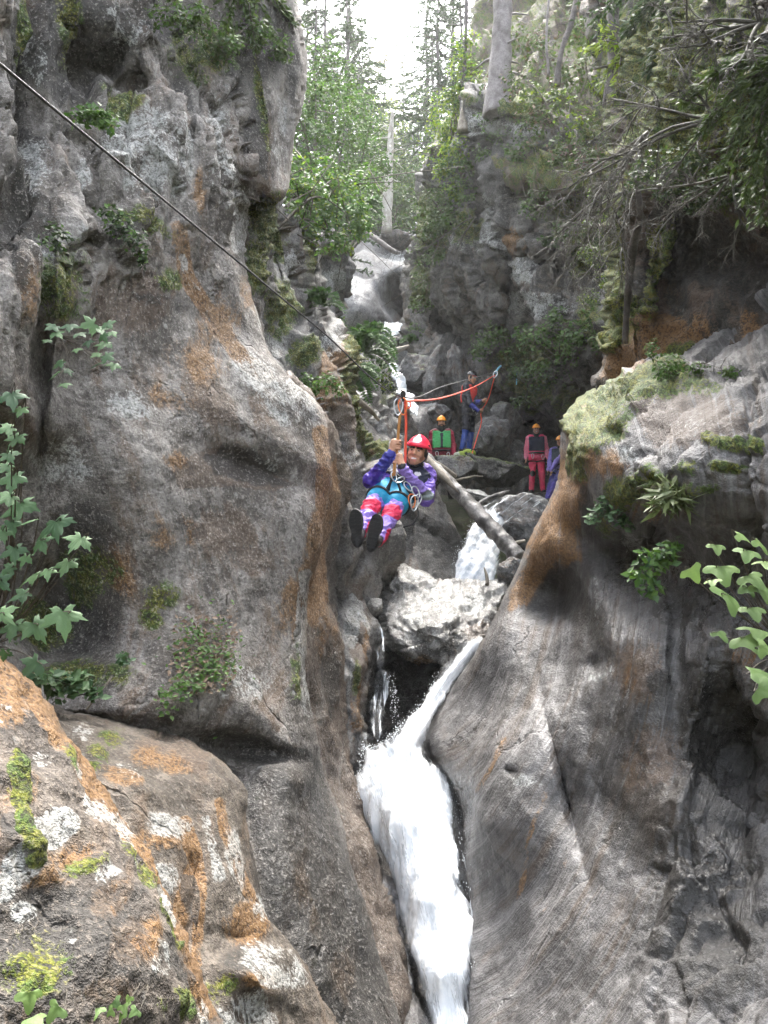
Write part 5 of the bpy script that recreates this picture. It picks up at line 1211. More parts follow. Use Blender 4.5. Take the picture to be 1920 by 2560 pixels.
# ------------------------------------------------------------------ trees
def conifer_meshes(seed, H=18.0, mat=None, dens=1.0, bare=0.25, wid=0.2):
    rng = np.random.default_rng(seed)
    A = Acc(); C = np.array([[0, 0, z] for z in np.linspace(-0.5, H, 14)]) + np.c_[fbm(np.c_[np.linspace(0, 4, 14), np.zeros((14, 2)) + seed], 1, 2, seed) * 0.3, np.zeros(14), np.zeros(14)]
    A.tube(C, np.linspace(0.22, 0.02, 14) * H / 18, 9)
    pos, nr, sz, tg = [], [], [], []
    z = H * bare
    while z < H - 0.3:
        f = (z - H * bare) / (H * (1 - bare)); L = H * wid * (1 - f) ** 0.8 * rng.uniform(0.7, 1.1) + 0.25
        nb = rng.integers(4, 7)
        for k in range(nb):
            a = rng.uniform(0, 6.283); d = np.array([math.cos(a), math.sin(a), 0.0])
            s = np.linspace(0, 1, 7)[:, None]
            B = np.array([0, 0, z]) + d * L * s + np.array([0, 0, 1.0]) * (0.12 * s - 0.42 * s ** 2 + 0.12 * s ** 4) * L
            A.tube(B, np.linspace(0.03, 0.006, 7) * H / 18, 4)
            m = int(70 * dens * max(0.35, L / (H * wid)))
            u = rng.random(m) ** 0.7; i = (u * 5.99).astype(int); q = B[i] + (B[i + 1] - B[i]) * (u * 6 - i)[:, None]
            side = np.cross(d, [0, 0, 1])
            tdir = d + side * rng.normal(0, 0.8, (m, 1)) + [0, 0, -0.45]
            pos.append(q); tg.append(tdir * 3); nr.append(rng.normal(0, 0.35, (m, 3)) + [0, 0, 0.7]); sz.append(rng.uniform(0.5, 1.0, m) * (0.35 + 0.06 * L) * H / 30)
        z += H * 0.03 * rng.uniform(0.7, 1.3)
    T = (DI[0] * [1.1, 1, 1], DI[1])
    V, F, a = leaves_np(np.concatenate(pos), np.concatenate(nr), np.concatenate(sz), T, rng, np.concatenate(tg))
    tm = A.mesh('trunk'); tm.materials.append(M_bark)
    cm = mesh_np('crown', V, F, smooth=False); add_attr(cm, 'var', 'FLOAT', a * 0.6); cm.materials.append(mat)
    return tm, cm
FIRS = [conifer_meshes(s, 18, L_fir, 1.7, 0.1, 0.23) for s in (1, 2)]
LARCH = conifer_meshes(5, 16, L_sungold, 1.6, 0.15, 0.2)
def tree(label, px, d, top_py, meshes, cat='tree', name='conifer_tree', group=None, H=18.0, rz=0.0, wide=1.0):
    x = (px - 960) / FPX * d; p0 = W(px, top_py, d); y = p0[1]; x = p0[0]
    zb = float(terrain_z(x, y)) - 0.3
    t = thing(name, label, cat, (x, y, zb), group)
    s = max(4.0, (p0[2] - zb)) / H
    for nm, me in zip(('trunk', 'crown'), meshes):
        o = bpy.data.objects.new(nm, me); COL.objects.link(o); o.parent = t; o.scale = (s * wide, s * wide, s); o.rotation_euler = (0, 0, rz)
        if nm == 'crown': o['kind'] = 'stuff'
    return t
TS = [('tall dark fir leaning over the left cliff edge', 650, 31, -300, 0, 0.5),('dense fir standing left of the bright sky gap', 790, 30, -120, 1, 1.2),('slim fir touching the left side of the sky gap', 868, 38, -30, 0, 2.2),
      ('shadowed fir behind the pale bushes at the left', 735, 36, -160, 1, 3.3),('small hazy fir below the sky gap on the left', 905, 52, 150, 0, 4.0),('distant hazy fir right of the bare dead trunk', 1035, 60, 330, 1, 0.2),
      ('fir with open branches right of the sky gap', 1095, 40, -40, 0, 1.0),('dense fir behind the lime green shrub', 1150, 32, -200, 1, 2.0),
      ('narrow distant fir in the narrow gap beside the right rim', 1062, 75, 250, 0, 3.0),('tall fir rising out of frame above the right overhang', 1600, 22, -500, 1, 4.0),('bushy fir filling the left side of the sky gap', 815, 42, -90, 1, 1.9),('fir half hidden behind the left of the dead trunk', 895, 48, 60, 1, 0.6),('fir top standing behind the pale bushes', 765, 46, -60, 0, 2.9),('hazy fir close beside the right side of the sky gap', 1082, 52, 60, 1, 2.2),('broad fir behind the dark slim trunk on the right rim', 1130, 44, -120, 0, 4.4),('small fir low in the sky gap left of the larches', 925, 58, 210, 0, 1.1),('fir crowding the left edge of the sky gap at the top of the frame', 872, 54, -60, 1, 0.3),('fir crowding the right edge of the sky gap at the top of the frame', 1068, 64, -30, 0, 5.5),('fir on the upper left hillside nearest the cliff top', 560, 26, -450, 0, 0.9)]
for i, (lb, px, d, tp, k, rz) in enumerate(TS):
    tree(lb, px, d, tp, FIRS[k], rz=rz, group='firs on the slopes', wide=(1.25 if d > 37 else 0.72))
tree('larch tinted gold for sunlight in the bright gap at the valley head', 960, 66, 120, LARCH, name='larch_tree', H=16, rz=0.4, group='larches tinted as sunlit')
tree('yellowish larch left of the golden one in the gap', 925, 74, 110, LARCH, name='larch_tree', H=16, rz=2.4, group='larches tinted as sunlit')
tree('pale larch right of the golden one in the gap', 1008, 78, 150, LARCH, name='larch_tree', H=16, rz=1.4, group='larches tinted as sunlit')

M_white = mat_wood('bleached_wood', (0.34, 0.31, 0.27), (0.55, 0.52, 0.47))
def bare_trunk(name, label, pts, rad, mat, twigs=0, seed=0, tw=0.5, sides=14):
    rng = np.random.default_rng(seed)
    P = catmull(W([p[0] for p in pts], [p[1] for p in pts], [p[2] for p in pts]), 10)
    r = np.interp(np.linspace(0, 1, len(P)), np.linspace(0, 1, len(rad)), rad)
    base = P[P[:, 2].argmin()]
    t = thing(name, label, 'tree', base)
    V, Q, T = tube_np(P, r, sides); n = len(P) * sides
    V[:n] += (V[:n] - np.repeat(P, sides, 0)) * (0.35 * fbm(V[:n] * [1, 1, 0.3], 3, 4, seed))[:, None]
    obj('trunk', mesh_np('trunk', world_to(t, V), Q, T), mat, t)
    for k in range(twigs):
        i = rng.integers(len(P) // 5, len(P) - 2); d = rng.normal(size=3) * [1, 0.6, 0.25]; d /= np.linalg.norm(d)
        L = tw * rng.uniform(0.4, 1.0)
        A = Acc(); A.tube([P[i], P[i] + d * L * 0.5 + [0, 0, -0.05 * L], P[i] + d * L + [0, 0, -0.3 * L]], [r[i] * 0.22, r[i] * 0.14, r[i] * 0.05], 5)
        obj('branch', A.mesh('branch', t.location), mat, t)
    return t
bare_trunk('dead_tree', 'bleached bare dead trunk standing in the middle of the valley', [(967,580,30),(970,450,30),(976,360,30),(981,275,30)], [0.2, 0.17, 0.13, 0.05], M_white, 12, 1, 1.0)
bare_trunk('spruce_tree', 'straight grey spruce trunk rooted on the right rim', [(1247,290,16),(1250,180,16),(1253,60,16),(1254,-150,16)], [0.27, 0.2, 0.19, 0.17], M_barkp, 6, 2, 0.7)
bare_trunk('old_tree', 'dark mossy trunk at the top above the right overhang', [(1545,260,9.5),(1542,150,9.5),(1540,60,9.5),(1538,-150,9.5)], [0.18, 0.12, 0.115, 0.1], M_bark, 4, 3, 0.4)
bare_trunk('thin_tree', 'thin curved sapling trunk between the grey and the mossy trunks', [(1392,215,14),(1402,130,14),(1430,50,14),(1450,-80,14)], [0.06, 0.05, 0.045, 0.03], M_bark, 5, 4, 0.5)
bare_trunk('thin_tree', 'pale slender stem right beside the grey spruce trunk', [(1372,190,14.2),(1366,100,14.2),(1372,0,14.2),(1380,-60,14.2)], [0.025, 0.022, 0.02, 0.015], M_barkp, 4, 5, 0.5)
bare_trunk('thin_tree', 'dark slim trunk among the lime leaves on the right rim', [(1160,200,18.5),(1164,100,18.5),(1166,0,18.5),(1166,-100,18.5)], [0.05, 0.045, 0.04, 0.03], M_bark, 5, 6, 0.6)
bare_trunk('dead_stump', 'splintered pale stump at the edge of the right rim', [(1158,330,17.2),(1163,280,17.2),(1168,228,17.2)], [0.14, 0.1, 0.02], M_drift, 0, 7)
bare_trunk('root', 'mossy hanging root running down beside the overhang', [(1562,860,7.1),(1570,740,7.0),(1582,620,6.8),(1600,540,6.4),(1590,440,6.2)], [0.025, 0.03, 0.035, 0.03, 0.02], M_bark, 4, 8, 0.3)

def dead_branches(label, root, ends, seed, r0=0.03, depth=4, name='dead_branch', mat=None):
    """bare branching twigs that hang outward from a root point"""
    rng = np.random.default_rng(seed); b = W(*root)
    t = thing(name, label, 'branch', b)
    def grow(A, p, d, L, r, lev):
        n = 7; pts = [p]; v = d.copy()
        for i in range(n):
            v = v + rng.normal(0, 0.1, 3) + np.array([0, -0.01, -0.035]); v /= np.linalg.norm(v)
            pts.append(pts[-1] + v * L / n)
        pts = np.array(pts); A.tube(pts, np.linspace(r, r * 0.35, n + 1), (7, 5, 4, 3, 3)[lev])
        if lev < depth:
            for k in range(rng.integers(5, 8) if lev < 2 else 3):
                i = rng.integers(2, n + 1); dd = v + rng.normal(0, 0.6, 3) + np.array([0, -0.1, -0.15]); dd /= np.linalg.norm(dd)
                grow(A, pts[i], dd, L * rng.uniform(0.3, 0.6), max(0.0018, r * 0.5), lev + 1)
    for e in ends:
        q = W(*e); A = Acc(); d = q - b; L = np.linalg.norm(d)
        grow(A, b, d / L, L, r0 * 0.5, 0)
        obj('branch', A.mesh('branch', t.location), mat or M_dead, t)
    return t
dead_branches('grey dead conifer boughs hanging over the right wall below the mossy trunk', (1620,330,6.2), [(1420,470,6.6),(1440,540,6.4),(1500,400,6.2),(1480,600,6.3)], 1, 0.03)
dead_branches('pale bare branches in the top right corner', (1900,60,4.6), [(1700,20,4.8),(1740,90,4.6),(1820,150,4.4),(1660,110,5.0),(1860,-20,4.6)], 2, 0.03)
dead_branches('tangle of dry twigs across the middle of the overhang', (1790,300,4.8), [(1560,360,5.4),(1600,260,5.4),(1680,420,5.0),(1720,180,5.0),(1560,300,5.6)], 3, 0.024)
dead_branches('dry twigs hanging from the lip of the overhang', (1830,440,4.9), [(1660,560,5.2),(1740,560,5.0),(1620,480,5.4),(1850,580,4.8)], 4, 0.02)
dead_branches('fine grey twigs in front of the right back wall', (1560,480,6.9), [(1410,560,7.4),(1400,640,7.4),(1440,480,7.4),(1480,660,7.2)], 5, 0.02)
dead_branches('bare twigs trailing from the right rim above the cave', (1190,540,16.5), [(1080,640,17.5),(1050,600,18),(1100,700,17.5)], 6, 0.03, 2)

# fir boughs hanging into the upper right corner and the upper left
def boughs(label, root, ends, seed, mat, nper=420, size=0.09, name='fir_bough'):
    rng = np.random.default_rng(seed); b = W(*root); t = thing(name, label, 'branch', b)
    for e in ends:
        q = W(*e); C = catmull([b, (b + q) / 2 + [0, 0, 0.12 * np.linalg.norm(q - b)], q], 10); L = np.linalg.norm(q - b)
        A = Acc(); A.tube(C, np.linspace(0.02, 0.004, len(C)), 6); obj('branch', A.mesh('branch', t.location), M_twig, t)
        u = rng.random(nper); i = (u * (len(C) - 1.001)).astype(int)
        side = rng.normal(0, 1, (nper, 3)) * [0.13, 0.13, 0.1] * L * (1 - 0.6 * u[:, None])
        p = C[i] + side * rng.random((nper, 1)) + [0, 0, -0.03]
        V, F, a = leaves_np(p, rng.normal(0, 0.5, (nper, 3)) + [0, -0.3, 0.6], rng.uniform(0.6, 1.2, nper) * size, (DI[0] * [1.3, 1, 1], DI[1]), rng, (q - b)[None] / L * 1.0 + side * 3 / L + [0, 0, -0.4])
        leaf_mesh('needles', V, F, a, mat, t)
    return t
boughs('olive mossy boughs drooping across the overhang at the right', (1960,150,4.3), [(1740,330,4.7),(1800,420,4.6),(1860,500,4.5),(1700,250,5.0),(1900,560,4.5),(1780,180,4.6)], 1, L_ivy, 700, 0.055)
boughs('dark fir boughs above the mossy trunk at the top right', (1760,-80,7), [(1560,80,8),(1620,180,7.6),(1480,60,9),(1700,120,6.8),(1660,20,7)], 2, L_fir, 700, 0.09)
boughs('green boughs hanging from the top of the left cliff corner', (600,-60,7.0), [(740,60,7.6),(700,140,7.4),(760,-20,8.2),(640,120,6.8),(560,90,6.6)], 3, L_ivy, 420, 0.07)
boughs('yellow green leaves left of the dark mossy trunk', (1560,120,9.2), [(1500,220,9.6),(1470,120,9.8),(1540,240,9.0),(1500,60,9.6)], 4, L_lime, 140, 0.09, 'leafy_bough')
shrub('leafy_shrub', 'yellow green leaves between the trunks on the right rim', 'shrub', (1500,260,10.5),
      [(1500,210,10.5,34),(1520,240,10.3,30),(1480,110,10.8,36),(1510,60,10.6,30),(1400,250,13,50),(1330,230,14.5,50),(1440,300,12.6,50)], 1000, 0.08, L_lime, 20, 4, 0.01, mat2=L_ivy, frac2=0.6)
shrub('leafy_shrub', 'brownish undergrowth on the slope behind the grey spruce trunk', 'shrub', (1400,330,14),
      [(1300,200,15.2,50),(1360,120,15.5,60),(1430,180,14.5,60),(1330,300,14.4,50),(1400,380,13.6,50),(1470,400,12.8,50),(1300,100,16,50),(1450,60,15,60),(1230,210,16.4,40)], 2600, 0.085, L_ivy, 21, 6, 0.012, mat2=L_litter, frac2=0.2)
# ------------------------------------------------------------------ people: smooth-union bodies polygonised with surface nets
def lin(r, g, b):
    f = lambda c: (c / 255.0 / 12.92) if c / 255.0 < 0.04045 else ((c / 255.0 + 0.055) / 1.055) ** 2.4
    return (f(r), f(g), f(b))

class Body:
    def __init__(s, voxel=0.008, k=0.02):
        s.pr = []; s.paint = []; s.h = voxel; s.k = k; s.cuts = []
    def cone(s, a, b, ra, rb, col, k=None): s.pr.append(('c', np.asarray(a, float), np.asarray(b, float), ra, rb, col, s.k if k is None else k)); return s
    def ell(s, c, axes, radii, col, k=None): s.pr.append(('e', np.asarray(c, float), np.asarray(axes, float), np.asarray(radii, float), None, col, s.k if k is None else k)); return s
    def pcone(s, a, b, ra, rb, col): s.paint.append(('c', np.asarray(a, float), np.asarray(b, float), ra, rb, col, 0)); return s
    def pell(s, c, axes, radii, col): s.paint.append(('e', np.asarray(c, float), np.asarray(axes, float), np.asarray(radii, float), None, col, 0)); return s
    def cut(s, p, n): s.cuts.append((np.asarray(p, float), np.asarray(n, float) / np.linalg.norm(n))); return s
    @staticmethod
    def dist(p, P):
        if p[0] == 'c':
            a, b = p[1], p[2]; ba = b - a; L2 = ba.dot(ba) + 1e-12
            t = np.clip(((P - a) @ ba) / L2, 0, 1)
            return np.sqrt(((P - a - t[..., None] * ba) ** 2).sum(-1)) - (p[3] + (p[4] - p[3]) * t)
        q = (P - p[1]) @ p[2].T
        k0 = np.sqrt(((q / p[3]) ** 2).sum(-1)); k1 = np.sqrt(((q / p[3] ** 2) ** 2).sum(-1)) + 1e-9
        return k0 * (k0 - 1) / k1
    def bounds(s, p):
        if p[0] == 'c':
            r = max(p[3], p[4]); return np.minimum(p[1], p[2]) - r, np.maximum(p[1], p[2]) + r
        r = p[3].max(); return p[1] - r, p[1] + r
    def build(s, name, parent, mat, smooth_it=2, wr=0.0):
        B = [s.bounds(p) for p in s.pr]
        lo = np.min([b[0] for b in B], 0) - 3 * s.h; hi = np.max([b[1] for b in B], 0) + 3 * s.h
        n = np.ceil((hi - lo) / s.h).astype(int) + 1
        S = np.full(n, 1.0)
        for p, (bl, bh) in zip(s.pr, B):
            m = p[6] + 4 * s.h
            i0 = np.maximum(0, np.floor((bl - m - lo) / s.h).astype(int)); i1 = np.minimum(n, np.ceil((bh + m - lo) / s.h).astype(int) + 1)
            g = np.stack(np.meshgrid(*[lo[c] + s.h * np.arange(i0[c], i1[c]) for c in range(3)], indexing='ij'), -1)
            d = s.dist(p, g); blk = S[i0[0]:i1[0], i0[1]:i1[1], i0[2]:i1[2]]
            k = max(p[6], 1e-6); hh = np.maximum(k - np.abs(blk - d), 0) / k
            S[i0[0]:i1[0], i0[1]:i1[1], i0[2]:i1[2]] = np.minimum(blk, d) - hh * hh * k * 0.25
        if s.cuts:
            g = np.stack(np.meshgrid(*[lo[c] + s.h * np.arange(n[c]) for c in range(3)], indexing='ij'), -1)
            for cp, cn in s.cuts: S = np.maximum(S, (g - cp) @ cn)
        neg = S < 0
        acc = np.zeros((n[0] - 1, n[1] - 1, n[2] - 1, 3)); cnt = np.zeros(acc.shape[:3])
        sl = lambda o: tuple(slice(o[c], n[c] - 1 + o[c]) for c in range(3))
        for ax in range(3):
            for u in (0, 1):
                for v in (0, 1):
                    o0 = [0, 0, 0]; o1 = [0, 0, 0]; oth = [c for c in range(3) if c != ax]
                    o0[oth[0]] = o1[oth[0]] = u; o0[oth[1]] = o1[oth[1]] = v; o1[ax] = 1
                    a, b = S[sl(o0)], S[sl(o1)]; cr = (a < 0) != (b < 0)
                    t = np.where(cr, a / np.where(cr, a - b, 1), 0)
                    pos = np.zeros(acc.shape); pos[..., oth[0]] = u; pos[..., oth[1]] = v; pos[..., ax] = t
                    acc += pos * cr[..., None]; cnt += cr
        act = cnt > 0; ids = np.full(act.shape, -1); ids[act] = np.arange(act.sum())
        I = np.argwhere(act); V = lo + s.h * (I + acc[act] / cnt[act][:, None])
        Q = []
        for ax in range(3):
            o1 = [0, 0, 0]; o1[ax] = 1
            b_, c_ = [(1, 2), (2, 0), (0, 1)][ax]
            s0 = [slice(1, n[c] - 1) for c in range(3)]; s0[ax] = slice(0, n[ax] - 1)
            s1 = list(s0); s1[ax] = slice(1, n[ax])
            a, b = neg[tuple(s0)], neg[tuple(s1)]
            e = np.argwhere(a != b); flip = a[a != b]
            base = e.copy()
            for c in range(3):
                if c != ax: base[:, c] += 1
            def cell(db, dc):
                q = base.copy(); q[:, b_] += db; q[:, c_] += dc
                return ids[q[:, 0], q[:, 1], q[:, 2]]
            q = np.stack([cell(-1, -1), cell(0, -1), cell(0, 0), cell(-1, 0)], 1)
            q[~flip] = q[~flip][:, ::-1]
            Q.append(q[(q >= 0).all(1)])
        Q = np.concatenate(Q)
        for _ in range(smooth_it):
            E = np.concatenate([Q[:, [0, 1]], Q[:, [1, 2]], Q[:, [2, 3]], Q[:, [3, 0]]]); E = np.concatenate([E, E[:, ::-1]])
            c = np.bincount(E[:, 0], minlength=len(V))[:, None]
            av = np.stack([np.bincount(E[:, 0], V[E[:, 1], k], minlength=len(V)) for k in range(3)], 1) / np.maximum(c, 1)
            V = V * 0.5 + av * 0.5
        D = np.stack([s.dist(p, V) for p in s.pr], 1); idx = D.argmin(1)
        cols = np.array([p[5] for p in s.pr])[idx]
        for p in s.paint:
            cols[s.dist(p, V) < 0] = p[5]
        if wr:
            N = vnormals(V, quads2tri(Q))
            fold = fbm(V * [1, 1, 1.7] + 0.03 * fbm(V, 9, 2, 3)[:, None], 11, 3, 5, ridged=True) - 0.35
            soft = np.array([1.0 if p[-1] > 0.025 else 0.0 for p in s.pr])[idx]
            V = V + N * (wr * fold * soft)[:, None]
        me = mesh_np(name, world_to(parent, V), Q)
        add_attr(me, 'col', 'FLOAT_COLOR', np.concatenate([cols, np.ones((len(V), 1))], 1))
        return obj(name, me, mat, parent)

def mat_attr(name, rough, sheen=0.0, spec=0.5, bump=0.25, scale=30, var=0.18):
    t = NT(name)
    c = t.attr('col').outputs['Color']; tc = t.n('ShaderNodeTexCoord').outputs['Object']
    n = t.noise(tc, scale, 5, 0.65, 0.4)
    col = t.mix(t.ramp(n, 0.35, 0.65, var, 0), c, (0, 0, 0))
    b = t.bsdf(Base_Color=col, Roughness=rough)
    t.l(t.bump(n, bump, 0.02), b.inputs['Normal'])
    return t.m
M_cloth = mat_attr('cloth_and_skin', 0.62, bump=0.5, scale=22)
M_neo = mat_attr('neoprene', 0.8, bump=0.5)
M_shell = mat_attr('helmet_shell', 0.25, bump=0.02, var=0.05)
M_rub = mat_attr('boot_rubber', 0.6, bump=0.5, scale=60)
M_steel = mat_simple('steel', (0.62, 0.63, 0.65), 0.28, 0.9, 0.08)
M_orange = mat_simple('orange_metal', (0.75, 0.2, 0.05), 0.35, 0.3, 0.08)
M_strap = mat_simple('black_webbing', (0.018, 0.018, 0.02), 0.7, 0, 0.2, 60)

def unit(v): v = np.asarray(v, float); return v / (np.linalg.norm(v) + 1e-12)

def grip(B, wrist, C, ax, side, col, r=0.022, s=1.0, sgn=1):
    """hand closed round a rope: C centre on rope, ax rope direction, side = unit from rope towards palm"""
    ax = unit(ax); side = unit(np.asarray(side) - ax * np.dot(side, ax)); tan = np.cross(ax, side) * sgn
    pc = C + side * (r + 0.018 * s)
    B.cone(wrist, pc, 0.028 * s, 0.03 * s, col, 0.015)
    B.cone(pc - ax * 0.03 * s, pc + ax * 0.03 * s, 0.022 * s, 0.022 * s, col, 0.012)
    for i in range(4):
        o = C + ax * (i - 1.5) * 0.021 * s
        R = r + 0.008 * s; L = [3.9, 4.2, 4.1, 3.5][i]
        pts = [o + R * (math.cos(a) * side * (1.25 if a < 0.9 else 1.0) + math.sin(a) * tan) for a in np.linspace(0.35, L, 5)]
        for p, q in zip(pts[:-1], pts[1:]): B.cone(p, q, 0.0098 * s, 0.0092 * s, col, 0.002)
    o = C + ax * 0.046 * s
    pts = [pc + ax * 0.02 * s] + [o + (r + 0.012 * s) * (math.cos(a) * side - math.sin(a) * tan) for a in (0.6, 1.5, 2.2)]
    for p, q in zip(pts[:-1], pts[1:]): B.cone(p, q, 0.012 * s, 0.0105 * s, col, 0.003)

def open_hand(B, wrist, d, side, col, s=1.0):
    """relaxed hand: d = direction of fingers, side = thumb side"""
    d = unit(d); side = unit(np.asarray(side) - d * np.dot(side, d)); nrm = np.cross(d, side)
    pc = wrist + d * 0.05 * s
    B.cone(wrist, pc, 0.026 * s, 0.03 * s, col, 0.012)
    for i in range(4):
        o = pc + side * (1.5 - i) * 0.019 * s + d * 0.025 * s; L = [0.066, 0.075, 0.07, 0.055][i] * s
        B.cone(pc + side * (1.5 - i) * 0.014 * s, o, 0.014 * s, 0.0105 * s, col, 0.006)
        m = o + d * L * 0.5 + nrm * 0.006 * s; e = m + d * L * 0.42 + nrm * 0.028 * s
        B.cone(o, m, 0.0098 * s, 0.009 * s, col, 0.002); B.cone(m, e, 0.009 * s, 0.0078 * s, col, 0.002)
    b = wrist + side * 0.024 * s + d * 0.02 * s; m = b + (d * 0.7 + side * 0.7) * 0.035 * s; e = m + (d * 0.95 + side * 0.2) * 0.03 * s
    B.cone(b, m, 0.013 * s, 0.011 * s, col, 0.006); B.cone(m, e, 0.011 * s, 0.009 * s, col, 0.002)

def head(B, c, up, face, skin, s=1.0, smile=False, hood=None, beard=False, lip=None):
    up = unit(up); face = unit(np.asarray(face) - up * np.dot(face, up)); rt = np.cross(face, up)
    ax = np.array([rt, face, up])
    at = lambda x, y, z: c + (rt * x + face * y + up * z) * s
    dk = tuple(x * 0.55 for x in skin)
    B.ell(at(0, -0.01, 0.02), ax, np.array([0.076, 0.098, 0.1]) * s, skin, 0.02)
    B.ell(at(0, 0.022, -0.045), ax, np.array([0.06, 0.07, 0.072]) * s, skin, 0.03)
    B.ell(at(0, 0.058, -0.092), ax, np.array([0.026, 0.024, 0.02]) * s, skin, 0.025)      # chin
    B.cone(at(0, 0.09, 0.012), at(0, 0.112, -0.028), 0.009 * s, 0.014 * s, skin, 0.008)    # nose
    for q in (-1, 1):
        B.ell(at(q * 0.014, 0.098, -0.03), ax, np.array([0.009, 0.009, 0.008]) * s, skin, 0.006)
        B.ell(at(q * 0.042, 0.066, -0.02), ax, np.array([0.022, 0.02, 0.022]) * s, skin, 0.02)   # cheeks
        B.cone(at(q * 0.014, 0.09, 0.026), at(q * 0.05, 0.074, 0.026), 0.010 * s, 0.009 * s, skin, 0.01)  # brow
        B.ell(at(q * 0.078, -0.012, -0.012), ax, np.array([0.012, 0.022, 0.032]) * s, skin, 0.008)        # ears
        B.pell(at(q * 0.031, 0.086, 0.004), ax, np.array([0.014, 0.018, 0.006]) * s, (0.42, 0.38, 0.35))
        B.pell(at(q * 0.031, 0.09, 0.004), ax, np.array([0.0095, 0.018, 0.0075]) * s, (0.02, 0.014, 0.01))
        B.pcone(at(q * 0.014, 0.096, 0.026), at(q * 0.052, 0.08, 0.028), 0.0105 * s, 0.009 * s, (0.03, 0.02, 0.015))
        B.pell(at(q * 0.012, 0.112, -0.036), ax, np.array([0.006, 0.012, 0.004]) * s, dk)
    lp = lip or (skin[0] * 0.75, skin[1] * 0.5, skin[2] * 0.48)
    if beard:
        B.pell(at(0, 0.05, -0.085), ax, np.array([0.07, 0.07, 0.05]) * s, (0.035, 0.025, 0.02))
        B.pcone(at(-0.03, 0.1, -0.05), at(0.03, 0.1, -0.05), 0.012 * s, 0.012 * s, (0.04, 0.028, 0.022))
    if smile:
        B.pell(at(0, 0.09, -0.066), ax, np.array([0.033, 0.03, 0.016]) * s, lp)
        B.pell(at(0, 0.092, -0.064), ax, np.array([0.026, 0.03, 0.008]) * s, (0.66, 0.64, 0.6))
    else:
        B.pell(at(0, 0.09, -0.066), ax, np.array([0.026, 0.03, 0.009]) * s, lp)
    # short dark hair at the temples
    for q in (-1, 1):
        B.pell(at(q * 0.08, 0.02, 0.015), ax, np.array([0.018, 0.03, 0.045]) * s, (0.02, 0.015, 0.012))
    B.pell(at(0, -0.075, 0.0), ax, np.array([0.085, 0.06, 0.09]) * s, (0.02, 0.015, 0.012))
    return at, ax

def helmet(parent, at, ax, col, s=1.0, h=0.006, sticker=None, strap=True, band=None):
    H = Body(h, 0.01)
    H.ell(at(0, -0.008, 0.03), ax, np.array([0.104, 0.128, 0.128]) * s, col, 0.01)
    H.ell(at(0, -0.005, 0.045), ax, np.array([0.109, 0.136, 0.05]) * s, col, 0.012)
    H.ell(at(0, -0.01, 0.11), ax, np.array([0.03, 0.1, 0.052]) * s, col, 0.02)
    if sticker: H.pell(at(*sticker[0]), ax, np.array(sticker[1]) * s, sticker[2])
    for q in (-1, 1):
        H.pell(at(q * 0.1, 0.03, 0.075), ax, np.array([0.02, 0.022, 0.012]) * s, (0.01, 0.01, 0.01))
        H.pell(at(q * 0.1, -0.03, 0.06), ax, np.array([0.02, 0.016, 0.012]) * s, (0.01, 0.01, 0.01))
    if band: H.pell(at(0, 0, 0.035), ax, np.array([0.2, 0.2, 0.018]) * s, band)
    H.cut(at(0, 0.1, 0.032), -ax[2] * 1.0 + ax[1] * -0.18)
    o = H.build('helmet', parent, M_shell, 1)
    if strap:
        A = Acc()
        for q in (-1, 1):
            A.tube(catmull([at(q * 0.088, 0.0, 0.03), at(q * 0.082, 0.02, -0.05), at(q * 0.03, 0.06, -0.115), at(0, 0.062, -0.118)], 5), 0.006 * s, 6)
        obj('chin_strap', A.mesh('chin_strap', parent.location), M_strap, parent)
    return o

def boot(parent, ankle, heel, toe, up, col=(0.012, 0.012, 0.013), trim=None, s=1.0, h=0.007):
    """boot with a flat ribbed sole; up points from the sole to the ankle"""
    up = unit(up); f = unit(np.asarray(toe) - heel); rt = np.cross(f, up); L = np.linalg.norm(np.asarray(toe) - heel); ax = np.array([rt, f, up])
    B = Body(h, 0.025); m = (np.asarray(toe) + heel) / 2
    B.ell(m + f * L * 0.2 + up * 0.03 * s, ax, np.array([0.052, L * 0.34, 0.045 * s]), col)
    B.ell(m - f * L * 0.27 + up * 0.035 * s, ax, np.array([0.04, L * 0.25, 0.05 * s]), col)
    B.cone(m - f * L * 0.25 + up * 0.05 * s, ankle, 0.045 * s, 0.05 * s, trim or col)
    B.cut(m - up * 0.004, -up)
    o = B.build('boot', parent, M_rub, 1)
    A = Acc()
    n = 28; a = np.linspace(0, 2 * math.pi, n, endpoint=False)
    wid = 0.052 + 0.010 * np.sin(a) - 0.007 * np.cos(2 * a)
    ring = m + f * (np.sin(a) * L * 0.53)[:, None] + rt * (np.cos(a) * wid)[:, None]
    V = np.concatenate([ring + up * 0.006, ring - up * 0.014, [m + up * 0.006], [m - up * 0.014]]); i = np.arange(n); j = (i + 1) % n
    A.add(V, np.stack([i, j, j + n, i + n], 1), np.concatenate([np.stack([i * 0 + 2 * n, j, i], 1), np.stack([i * 0 + 2 * n + 1, i + n, j + n], 1)]))
    so = obj('sole', A.mesh('sole', parent.location, smooth=False), M_strap, o)
    so.matrix_parent_inverse = Matrix.Identity(4)
    A = Acc()
    for q in np.linspace(-0.42, 0.42, 9):
        for w in (-0.022, 0.022):
            c = m + f * L * q + rt * w - up * 0.018
            V = np.array([c + f * 0.006 * u + rt * 0.015 * v + up * 0.006 * z for u in (-1, 1) for v in (-1, 1) for z in (-1, 1)])
            A.add(V, [[0, 1, 3, 2], [4, 6, 7, 5], [0, 4, 5, 1], [2, 3, 7, 6], [0, 2, 6, 4], [1, 5, 7, 3]])
    tr = obj('tread', A.mesh('tread', parent.location, smooth=False), M_strap, o); tr['kind'] = 'stuff'
    return o

